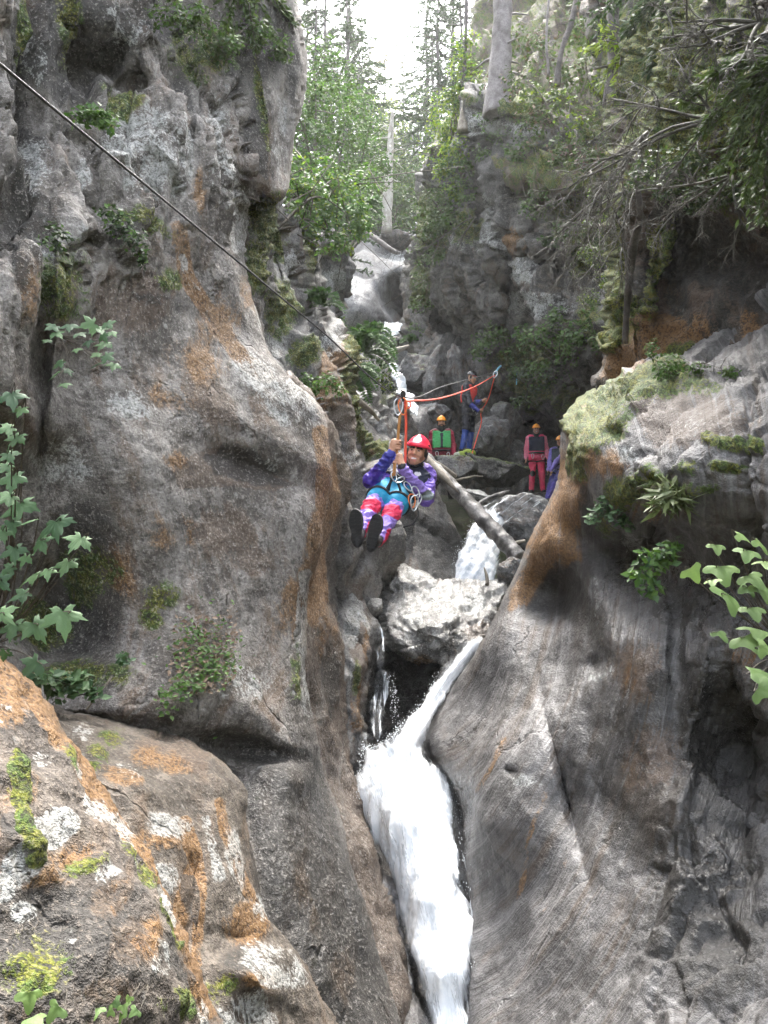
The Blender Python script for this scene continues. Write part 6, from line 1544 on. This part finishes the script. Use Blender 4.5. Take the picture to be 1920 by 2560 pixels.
def torso_prims(B, j, col, s=1.0, gr=0.0, top=True):
    w = 0.10 * s + gr
    for q in 'lr':
        mid = 0.72 * j['sh' + q] + 0.28 * j['neck']
        B.cone(j['hip' + q], 0.55 * mid + 0.45 * j['hip' + q], 0.105 * s + gr, w, col, 0.06)
        B.cone(0.55 * mid + 0.45 * j['hip' + q], mid, w, 0.085 * s + gr, col, 0.06)
        B.cone(mid, j['sh' + q], 0.075 * s + gr, 0.06 * s + gr, col, 0.04)
    B.cone(j['pelvis'], j['chest'], 0.12 * s + gr, 0.125 * s + gr, col, 0.06)

def ring(A, c, u, v, ru, rv, r=0.012, n=20):
    a = np.linspace(0, 2 * math.pi, n + 1); P = c + np.outer(np.cos(a) * ru, u) + np.outer(np.sin(a) * rv, v); A.tube(P, r, 6)

def carabiner(name, c, up, wide, Lh, parent=None, mat=None, label=None, r=0.0055):
    up = unit(up); wide = unit(np.asarray(wide) - up * np.dot(wide, up))
    a = np.linspace(0, 2 * math.pi, 33)
    P = c + np.outer(np.cos(a) * Lh, up) + np.outer(np.sin(a) * Lh * 0.5 * (1 + 0.25 * np.cos(a)), wide)
    A = Acc(); A.tube(P, r, 7)
    if parent is not None: return obj(name, A.mesh(name, parent.location), mat or M_steel, parent)
    low = P[P[:, 2].argmin()]
    o = obj(name, A.mesh(name, low), mat or M_steel); o.location = Vector(low.tolist())
    return tag(o, label, 'carabiner')

J = lambda x, y, d: W(x, y, d)
# ------------------------------------------------------------------ the zip-line rider
SK = lin(198, 148, 118)
def rider():
    purple, lilac, deep = lin(112, 84, 178), lin(150, 124, 205), lin(66, 38, 150)
    pink, grey, navy, teal = lin(228, 52, 92), lin(120, 128, 128), lin(42, 48, 66), lin(22, 140, 178)
    j = dict(pelvis=J(984,1226,6.74), chest=J(1023,1178,6.86), neck=J(1040,1166,6.86), hipl=J(966,1226,6.70), hipr=J(1006,1236,6.70),
             shl=J(984,1176,6.88), elL=J(926,1202,6.62), wrl=J(974,1140,6.48), shr=J(1070,1192,6.90), elr=J(1066,1246,6.62), wrr=J(1008,1172,6.46),
             knl=J(927,1268,6.33), knr=J(980,1284,6.31), anl=J(898,1332,6.02), anr=J(946,1350,6.02))
    j['ell'] = j.pop('elL')
    t = thing('person', 'smiling rider in red helmet and purple suit hanging on the zip line', 'person', j['pelvis'] - [0, 0, 0.13])
    B = Body(0.0065, 0.03)
    torso_prims(B, j, purple, 0.98)
    B.cone(j['neck'] - [0, 0, 0.02], J(1041, 1150, 6.82), 0.058, 0.055, (0.015, 0.015, 0.018), 0.02)
    at, ax = head(B, J(1043, 1134, 6.76), W(1058, 1088, 6.80) - W(1039, 1166, 6.76), [-0.22, -0.95, 0.12], SK, 1.02, smile=True)
    # arms
    B.cone(j['shl'], j['ell'], 0.066, 0.058, deep); B.cone(j['ell'], j['wrl'], 0.058, 0.044, deep)
    B.pcone(j['wrl'] * 0.72 + j['ell'] * 0.28, j['wrl'], 0.07, 0.06, lin(60, 62, 158))
    B.cone(j['shr'], j['elr'], 0.068, 0.062, purple); B.cone(j['elr'], j['wrr'], 0.062, 0.044, lilac)
    B.pell(j['elr'] + [0.0, -0.03, 0.02], np.eye(3), np.array([0.065, 0.08, 0.05]), grey)
    for w, g in ((j['wrl'], 'l'), (j['wrr'], 'r')): pass
    up_ = W(1000, 1032, 6.50) - W(988, 1186, 6.46)
    cuffL = j['wrl'] + unit(W(986, 1122, 6.44) - j['wrl']) * 0.02
    B.cone(j['wrl'], cuffL, 0.04, 0.036, (0.015, 0.015, 0.018), 0.01)
    grip(B, cuffL, W(994, 1113, 6.48), up_, W(972, 1118, 6.47) - W(994, 1113, 6.48), SK, 0.016, 1.0, 1)
    cuffR = j['wrr'] + unit(W(1002, 1160, 6.42) - j['wrr']) * 0.02
    B.cone(j['wrr'], cuffR, 0.04, 0.034, (0.015, 0.015, 0.018), 0.01)
    grip(B, cuffR, W(990, 1148, 6.475), up_, W(1012, 1158, 6.46) - W(990, 1148, 6.475), SK, 0.016, 1.0, -1)
    # legs
    for q, c in (('l', lilac), ('r', lilac)):
        B.cone(j['hip' + q], j['kn' + q], 0.094, 0.068, c, 0.04); B.cone(j['kn' + q], j['an' + q], 0.066, 0.05, c, 0.03)
        k = j['kn' + q]
        B.pell(k + [0.0, -0.045, 0.012], np.eye(3), np.array([0.105, 0.095, 0.075]), pink)
        B.pcone(k + [0.03, 0, -0.05], k * 0.5 + j['an' + q] * 0.5 + [0.0, 0, -0.04], 0.035, 0.03, grey)
        B.pcone(j['an' + q] * 0.72 + k * 0.28 + [0.05, 0, -0.02], j['an' + q] + [0.05, 0, -0.05], 0.05, 0.055, lin(220, 40, 80))
    B.pcone(J(1015,1275,6.6), J(1000,1300,6.4), 0.05, 0.045, lin(200, 45, 85))
    B.build('body', t, M_cloth, wr=0.017)
    helmet(t, at, ax, lin(228, 50, 76), 1.02, 0.006, ((0.0, 0.12, 0.10), (0.04, 0.06, 0.035), (0.85, 0.83, 0.82)))
    # vest, teal harness seat
    V = Body(0.0075, 0.04); torso_prims(V, j, navy, 0.98, 0.016)
    V.pell(J(1043,1186,6.72), np.eye(3), np.array([0.035, 0.06, 0.02]), (0.75, 0.75, 0.75))
    V.pell(J(988,1178,6.7), np.eye(3), np.array([0.05, 0.08, 0.022]), (0.6, 0.62, 0.64))
    V.cut(j['neck'] + [0, 0, 0.0], unit(j['neck'] - j['pelvis'])); V.cut(j['pelvis'] * 0.72 + j['chest'] * 0.28, unit(j['pelvis'] - j['chest'])); 
    V.build('life_vest', t, M_neo, wr=0.008)
    S = Body(0.0075, 0.03)
    for q in 'lr':
        S.cone(j['hip' + q], j['hip' + q] * 0.42 + j['kn' + q] * 0.58, 0.112, 0.096, teal, 0.02)
    S.cone(j['pelvis'], j['pelvis'] * 0.75 + j['chest'] * 0.25, 0.14, 0.14, teal)
    hs = S.build('harness', t, M_neo, wr=0.008)
    for q in 'lr':
        m = j['hip' + q] * 0.5 + j['kn' + q] * 0.5; d = unit(j['kn' + q] - j['hip' + q]); u = unit(np.cross(d, [0, 0, 1])); v = np.cross(d, u)
        A = Acc(); ring(A, m, u, v, 0.104, 0.104, 0.012); o = obj('leg_loop', A.mesh('leg_loop', t.location), M_strap, hs)
    d = unit(j['chest'] - j['pelvis']); u = unit(np.cross(d, [0, 1, 0])); v = np.cross(d, u)
    A = Acc(); ring(A, j['pelvis'] + d * 0.05, u, v, 0.185, 0.15, 0.016); obj('belt', A.mesh('belt', t.location), M_strap, hs)
    for (x0, y0, x1, y1) in ((985,1192,955,1240),(990,1192,1008,1246),(1000,1196,1036,1250),(980,1190,970,1232)):
        A = Acc(); A.tube(catmull([J(x0, y0, 6.5), J((x0 + x1) / 2, (y0 + y1) / 2, 6.49), J(x1, y1, 6.52)], 5), 0.011, 6); obj('strap', A.mesh('strap', t.location), M_strap, hs)
    for (x, y, d, L, up, m) in ((1036,1258,6.42,0.062,(0.1,0,1),M_steel),(1030,1252,6.45,0.055,(-0.1,0,1),M_orange),(1045,1250,6.5,0.05,(0.3,0,1),M_steel),(1040,1230,6.48,0.05,(-0.5,0,1),M_steel),(1000,1200,6.45,0.04,(0.8,0,0.4),M_steel),(985,1192,6.44,0.04,(-0.3,0,1),M_steel),(1020,1216,6.47,0.045,(-0.6,0,0.8),M_steel)):
        carabiner('carabiner', J(x, y, d), up, (1, 0.3, 0), L, hs if False else t, m)
    A = Acc(); A.tube(catmull([J(1042,1262,6.55), J(1046,1290,6.55), J(1032,1310,6.55), J(1008,1318,6.55)], 6), 0.006, 6); obj('gear_loop', A.mesh('gear_loop', t.location), M_strap, t)
    for q, hx, tx in (('l', (894,1364,5.92), (888,1276,5.86)), ('r', (926,1376,5.9), (944,1288,5.86))):
        boot(t, j['an' + q], J(*hx), J(*tx), j['an' + q] - (J(*hx) + J(*tx)) / 2 + [0, 0.25, 0.0], trim=None, s=1.0)
    return t
rider()

# ------------------------------------------------------------------ zip line, trolley, ropes
def rope(name, label, pts, r, mat, cat='rope', n=10, sides=8):
    C = catmull(W([p[0] for p in pts], [p[1] for p in pts], [p[2] for p in pts]), n)
    base = C[C[:, 2].argmin()]
    o = obj(name, mesh_np(name, *[x if i else x - base for i, x in enumerate(tube_np(C, r, sides))]), mat); o.location = Vector(base.tolist())
    return tag(o, label, cat)
def mat_rope(name, c, c2):
    t = NT(name); tc = t.n('ShaderNodeTexCoord').outputs['Object']
    w = t.n('ShaderNodeTexWave'); t.l(tc, w.inputs['Vector']); w.inputs['Scale'].default_value = 60; w.inputs['Distortion'].default_value = 3
    b = t.bsdf(Base_Color=t.mix(w.outputs['Fac'], c, c2), Roughness=0.7); t.l(t.bump(w.outputs['Fac'], 0.4, 0.003), b.inputs['Normal'])
    return t.m
M_cable = mat_rope('dark_rope', (0.025, 0.025, 0.028), (0.07, 0.07, 0.07))
M_red = mat_rope('red_rope', (0.75, 0.07, 0.035), (0.95, 0.16, 0.09))
M_sling = mat_rope('tan_sling', (0.36, 0.15, 0.035), (0.5, 0.24, 0.07))
M_blue = mat_rope('blue_sling', (0.08, 0.3, 0.42), (0.2, 0.5, 0.6))
rope('zip_line', 'taut dark grey rope slanting from the upper left corner to the right wall anchor', [(-420,-188.6,1.85),(0,160,2.42),(500,575,3.72),(800,824,5.2),(1003,992,6.55),(1120,962,9.6),(1240,930,16.2)], 0.0052, M_cable, n=6)
rope('safety_rope', 'bright red rope sagging from the trolley to the right wall anchor', [(1013,1003,6.56),(1090,998,7.9),(1148,982,9.9),(1194,963,12.3),(1237,938,16.0)], 0.0085, M_red)
rope('guide_rope', 'red rope tail running from the anchor through the guide\'s hands to the ground', [(1237,940,16.0),(1221,996,16.3),(1206,1023,16.6),(1202,1035,16.6),(1203,1057,16.6),(1192,1095,16.5),(1179,1138,16.2)], 0.011, M_red)
rope('hanging_rope', 'straight red rope hanging from the trolley down to the rider', [(1013,1003,6.56),(1015,1060,6.56),(1014,1110,6.58),(1013,1158,6.6)], 0.011, M_red)
o = rope('rope_loop', 'small red rope loop knotted at the trolley', [(1013,1004,6.54),(1022,1003,6.54),(1027,1010,6.54),(1024,1019,6.54),(1016,1020,6.54),(1012,1012,6.54)], 0.006, M_red)
rope('sling', 'tan sling running from the trolley carabiner to the rider\'s harness', [(1001,1034,6.52),(998,1060,6.51),(993,1118,6.485),(988,1150,6.47),(984,1180,6.45),(976,1194,6.45)], 0.012, M_sling)
rope('sling', 'second thin tan strand below the rider\'s hands', [(989,1150,6.46),(988,1170,6.44),(987,1190,6.44)], 0.008, M_sling)
carabiner('carabiner', W(996,1017,6.52), (0.05,0,1), (1,0,0), 0.07, None, M_steel, 'silver carabiner hanging left under the trolley', 0.006)
carabiner('carabiner', W(1007,1016,6.52), (-0.05,0,1), (1,0,0), 0.07, None, M_orange, 'orange carabiner hanging right under the trolley', 0.006)
carabiner('carabiner', W(1238,936,16.0), (0.4,0,1), (1,0,0), 0.07, None, M_steel, 'silver carabiner at the wall anchor', 0.012)
rope('anchor_sling', 'pale blue sling tying the anchor to the right wall', [(1239,932,16.1),(1245,922,16.4),(1252,915,16.9)], 0.02, M_blue)
rope('anchor_sling', 'blue cord hanging on the wall right of the anchor', [(1290,930,16.5),(1292,945,16.5),(1291,962,16.5)], 0.012, M_blue)
def trolley():
    c = W(1003, 992, 6.55); t = thing('zip_trolley', 'black and steel pulley trolley riding on the zip line above the rider', 'pulley', c - [0, 0, 0.05])
    ln = unit(W(1120, 962, 9.6) - c) + unit(c - W(800, 824, 5.2)); ln = unit(ln); sd = unit(np.cross(ln, [0, 0, 1])); upv = np.cross(sd, ln)
    for s_ in (-0.035, 0.035):
        A = Acc(); a = np.linspace(0, 2 * math.pi, 20, endpoint=False)
        w = c + ln * s_ + upv * 0.018; A.tube([w - sd * 0.012, w - sd * 0.003, w + sd * 0.003, w + sd * 0.012], [0.026, 0.018, 0.018, 0.026], 18)
        obj('wheel', A.mesh('wheel', t.location), M_steel, t)
    for q in (-1, 1):
        o_ = c + sd * 0.018 * q
        P = [o_ - ln * 0.07 + upv * 0.03, o_ - ln * 0.05 + upv * 0.05, o_ + ln * 0.05 + upv * 0.05, o_ + ln * 0.07 + upv * 0.03, o_ + ln * 0.02 - upv * 0.06, o_ - ln * 0.02 - upv * 0.06]
        V = np.concatenate([np.array(P) - sd * 0.003, np.array(P) + sd * 0.003]); n = 6; i = np.arange(6); j = (i + 1) % 6
        A = Acc(); A.add(V, np.stack([i, j, j + n, i + n], 1), np.array([[0, k + 1, k] for k in range(1, 5)] + [[6, 6 + k, 7 + k] for k in range(1, 5)]))
        obj('side_plate', A.mesh('side_plate', t.location, smooth=False), M_steel if q < 0 else M_strap, t)
trolley()

# ------------------------------------------------------------------ people on the boulders
def stander(label, px_head, d, j, cols, face, hands, helm, vest=None, lean=(0, 0, 1), s=1.0, beard=False, smile=False, baggy=0.0, extra=None, band=None, skin=SK):
    low = min(j['anl'][2], j['anr'][2]) - 0.09
    t = thing('person', label, 'person', (j['pelvis'][0], j['pelvis'][1], low))
    B = Body(0.009, 0.03)
    torso_prims(B, j, cols['top'], s, 0.0)
    hc = j['head']
    B.cone(j['neck'] - [0, 0, 0.03], hc - unit(lean) * 0.09, 0.06 * s, 0.052 * s, cols.get('collar', (0.015, 0.015, 0.018)), 0.02)
    at, ax = head(B, hc, lean, face, skin, s, beard=beard, smile=smile)
    for q in 'lr':
        B.cone(j['sh' + q], j['el' + q], (0.058 + baggy) * s, (0.047 + baggy) * s, cols['sleeve']); B.cone(j['el' + q], j['wr' + q], (0.047 + baggy) * s, (0.036 + baggy * 0.6) * s, cols.get('fore', cols['sleeve']))
        kind = hands[q]
        if kind[0] == 'grip': grip(B, j['wr' + q], *kind[1:], skin, 0.014, s)
        else: open_hand(B, j['wr' + q], kind[1], kind[2], skin, s)
        B.cone(j['hip' + q], j['kn' + q], (0.088 + baggy) * s, (0.064 + baggy) * s, cols['leg'], 0.04)
        B.cone(j['kn' + q], j['an' + q], (0.062 + baggy) * s, (0.046 + baggy) * s, cols.get('shin', cols['leg']), 0.03)
    if extra: extra(B, j)
    B.build('body', t, M_cloth, wr=0.017)
    helmet(t, at, ax, helm, s, 0.009, band=band, sticker=((0.0, 0.06, 0.14), (0.03, 0.05, 0.03), (0.7, 0.65, 0.62)) if band is None and helm[0] < 0.1 else None)
    if vest:
        V = Body(0.0095, 0.04); torso_prims(V, j, vest, s, 0.022)
        V.cut(j['neck'] - [0, 0, 0.015], (0, 0, 1)); V.cut(j['pelvis'] * 0.62 + j['chest'] * 0.38, unit(j['pelvis'] - j['chest']))
        for q in 'lr': V.cut(j['sh' + q] + unit(j['sh' + q] - j['neck']) * 0.0 , unit((j['sh' + q] - j['chest']) * [1, 1, 0]))
        if cols.get('front'):
            a, b = j['neck'] + unit(face) * 0.12, j['pelvis'] + unit(face) * 0.12
            V.pcone(a, b, 0.035, 0.035, cols['front'])
        V.build('life_vest', t, M_neo, wr=0.008)
    # harness belt and leg loops
    A = Acc(); f = unit([face[0], face[1], 0]); rt = np.cross(f, [0, 0, 1])
    ring(A, j['pelvis'] + [0, 0, 0.06], rt, f, 0.19 * s, 0.15 * s, 0.02); hb = obj('harness', A.mesh('harness', t.location), M_strap, t)
    for q in 'lr':
        m = j['hip' + q] * 0.72 + j['kn' + q] * 0.28; dd = unit(j['kn' + q] - j['hip' + q]); u = unit(np.cross(dd, f)); v = np.cross(dd, u)
        A = Acc(); ring(A, m, u, v, (0.098 + baggy) * s, (0.098 + baggy) * s, 0.014); obj('leg_loop', A.mesh('leg_loop', t.location), M_strap, hb)
    carabiner('carabiner', j['pelvis'] + f * 0.16 + rt * 0.1 + [0, 0, -0.02], (0, 0, 1), (1, 0, 0), 0.055, t, M_steel)
    carabiner('carabiner', j['pelvis'] + f * 0.13 - rt * 0.13 + [0, 0, -0.04], (0, 0, 1), (1, 0, 0), 0.055, t, M_steel)
    ff = unit([face[0], face[1], 0])
    for q in 'lr':
        a = j['an' + q]; td = unit(ff + 0.25 * unit((j['hip' + q] - j['pelvis']) * [1, 1, 0]))
        boot(t, a, a - td * 0.07 + [0, 0, -0.085], a + td * 0.2 * s + [0, 0, -0.085], (0, 0, 1), s=1.0, h=0.01)
    return t

def standing(px, top_py, foot_py, d, face, spread=0.18, sx=None, hip=0.0):
    """joints of an upright figure from the pixel of its helmet top and its feet"""
    top = W(px, top_py, d); ft = W(px + hip, foot_py, d); H = np.linalg.norm(top - ft); s = H / 1.80
    f = unit([face[0], face[1], 0]); rt = np.cross([0, 0, 1], f) * -1
    o = ft; up = np.array([0, 0, 1.0]); k = (top - ft); k = np.array([k[0], 0, 0])
    P = lambda a, b, z: o + rt * a * s + f * b * s + up * z * s + k * (z / 1.8)
    j = dict(pelvis=P(0, 0, 0.95), chest=P(0, 0, 1.27), neck=P(0, -0.01, 1.46), head=P(0, 0.02, 1.62))
    for q, sg in (('l', -1), ('r', 1)):
        j['hip' + q] = P(sg * 0.095, 0, 0.92); j['kn' + q] = P(sg * (0.1 + spread * 0.2), 0.03, 0.50); j['an' + q] = P(sg * (0.1 + spread * 0.4), -0.01, 0.095)
        j['sh' + q] = P(sg * 0.19, -0.01, 1.40); j['el' + q] = P(sg * 0.25, -0.03, 1.13); j['wr' + q] = P(sg * 0.27, 0.06, 0.90)
    return j, s, rt, f

HO = lin(252, 158, 44)
# guide holding the rope
fc = (0.85, -0.5, -0.15)
j, s, rt, f = standing(1180, 922, 1134, 16.9, fc, 0.15, hip=-16)
hA, hB = W(1213, 1002, 16.42), W(1204, 1027, 16.55)
far, near = ('l', 'r') if j['shl'][1] > j['shr'][1] else ('r', 'l')
j['wr' + far] = hA + np.array([-0.07, 0.03, -0.01]); j['el' + far] = (j['sh' + far] + j['wr' + far]) / 2 + [-0.02, 0.03, -0.14]
j['wr' + near] = hB + np.array([-0.07, -0.01, 0.0]); j['el' + near] = (j['sh' + near] + j['wr' + near]) / 2 + [-0.05, -0.06, -0.12]
gx = W(1221, 996, 16.3) - W(1206, 1023, 16.6)
def gex(B, j):
    for q in 'lr':
        B.pcone(j['kn' + q] * 0.75 + j['an' + q] * 0.25, j['an' + q], 0.11, 0.09, lin(40, 74, 156))
        B.pcone(j['wr' + q] * 0.85 + j['el' + q] * 0.15 + [0, 0, 0], j['el' + q] * 0.7 + j['wr' + q] * 0.3, 0.07, 0.07, lin(44, 52, 140))
stander('guide in dark helmet and red vest standing and holding the red rope', 1180, 16.9, j,
        dict(top=lin(30, 30, 40), sleeve=lin(28, 28, 38), leg=lin(26, 28, 40), shin=lin(28, 30, 44)), fc,
        {far: ('grip', hA, gx, (-1, 0.2, 0)), near: ('grip', hB, gx, (-1, 0, 0))}, lin(30, 26, 30), lin(228, 58, 48), (0.25, -0.05, 0.97), s, baggy=0.01, extra=gex, band=lin(150, 30, 36))
# man in the green vest behind the slab
fc = (-0.05, -1, 0)
j, s, rt, f = standing(1105, 1034, 1246, 16.4, fc, 0.2)
stander('bearded man in orange helmet, green vest and maroon jacket standing behind the mossy slab', 1105, 16.4, j,
        dict(top=lin(118, 26, 44), sleeve=lin(160, 40, 64), leg=lin(50, 40, 60), front=lin(40, 36, 48)), fc,
        {'l': ('open', (0, 0, -1), (1, -0.3, 0)), 'r': ('open', (0, 0, -1), (-1, -0.3, 0))}, HO, lin(72, 172, 98), (0, -0.02, 1), s, beard=True, baggy=0.012)
# woman in pink
fc = (-0.1, -1, -0.05)
j, s, rt, f = standing(1343, 1055, 1234, 18.0, fc, 0.1)
def pex(B, j):
    B.pell(j['knr'] + [0, -0.05, 0], np.eye(3), np.array([0.06, 0.07, 0.07]), (0.02, 0.02, 0.02))
    for q in 'lr': B.pcone(j['sh' + q] * 0.3 + j['el' + q] * 0.7 + np.array([0.0, 0, 0]), j['el' + q] * 0.6 + j['wr' + q] * 0.4 + (j['pelvis'] - j['el' + q]) * 0.25, 0.02, 0.02, lin(80, 60, 160))
stander('woman in orange helmet and bright pink suit standing by the dark cave', 1343, 18.0, j,
        dict(top=lin(250, 92, 130), sleeve=lin(252, 140, 165), leg=lin(246, 70, 108)), fc,
        {'l': ('open', (0, 0, -1), (0.3, -1, 0)), 'r': ('open', (0, 0, -1), (0.3, -1, 0))}, HO, lin(38, 42, 62), (0, -0.02, 1), s, smile=True, baggy=0.016, extra=pex, skin=lin(196, 146, 122))
# man in purple, half hidden by the right cliff
fc = (-0.35, -0.9, -0.1)
j, s, rt, f = standing(1404, 1085, 1262, 17.0, fc, 0.5, hip=-8)
j['wrl'] = W(1377, 1176, 16.7); j['ell'] = (j['shl'] + j['wrl']) / 2 + [-0.05, 0.05, -0.03]
j['anl'] = W(1370, 1246, 16.8); j['knl'] = (j['hipl'] + j['anl']) / 2 + [-0.02, -0.08, 0.02]
stander('man in purple suit and orange helmet half hidden behind the right rock edge', 1404, 17.0, j,
        dict(top=lin(120, 106, 186), sleeve=lin(150, 132, 214), leg=lin(80, 78, 150), shin=lin(96, 84, 176)), fc,
        {'l': ('open', (0.1, 0, -1), (0.3, -1, 0)), 'r': ('open', (0, 0, -1), (-0.3, -1, 0))}, HO, lin(64, 74, 84), (-0.06, -0.05, 1), s, baggy=0.016)
# yellow rope bag at the guide's feet
def rope_bag():
    c = W(1164, 1136, 16.3); t = thing('rope_bag', 'small yellow green rope bag lying at the guide\'s feet', 'bag', c - [0, 0, 0.06])
    B = Body(0.012, 0.03); g, w = lin(150, 170, 60), lin(190, 196, 180)
    B.cone(c + [-0.12, 0, 0], c + [0.14, 0.02, 0.02], 0.06, 0.075, g); B.cone(c + [-0.2, -0.02, -0.01], c + [-0.1, 0, 0], 0.05, 0.055, w); B.ell(c + [0.05, 0, 0.06], np.eye(3), np.array([0.1, 0.06, 0.05]), g)
    B.pcone(c + [0.0, -0.1, 0], c + [0.02, 0.1, 0.05], 0.03, 0.03, (0.03, 0.03, 0.03))
    B.build('bag_body', t, M_neo)
    A = Acc(); A.tube(catmull([c + [0.1, -0.05, 0.07], c + [0.18, -0.06, 0.1], c + [0.22, -0.05, 0.0]], 5), 0.01, 6); obj('strap', A.mesh('strap', t.location), M_strap, t)
rope_bag()

# ------------------------------------------------------------------ haze hanging in the gorge
def haze():
    import bmesh
    t = NT('haze')
    v = t.n('ShaderNodeVolumePrincipled')
    v.inputs['Color'].default_value = (0.93, 0.95, 0.97, 1); v.inputs['Density'].default_value = 0.0009; v.inputs['Anisotropy'].default_value = 0.35
    t.l(v.outputs[0], t.out.inputs['Volume'])
    x0, x1, y0, y1, z0, z1 = -82, 82, -33, 154, -13, 140
    V = np.array([[x, y, z] for x in (x0, x1) for y in (y0, y1) for z in (z0, z1)])
    Q = [[0, 1, 3, 2], [4, 6, 7, 5], [0, 4, 5, 1], [2, 3, 7, 6], [0, 2, 6, 4], [1, 5, 7, 3]]
    o = obj('haze', mesh_np('haze', V, Q, smooth=False), t.m); o['kind'] = 'stuff'
    o['label'] = 'thin pale haze hanging in the gorge'; o['category'] = 'haze'
haze()
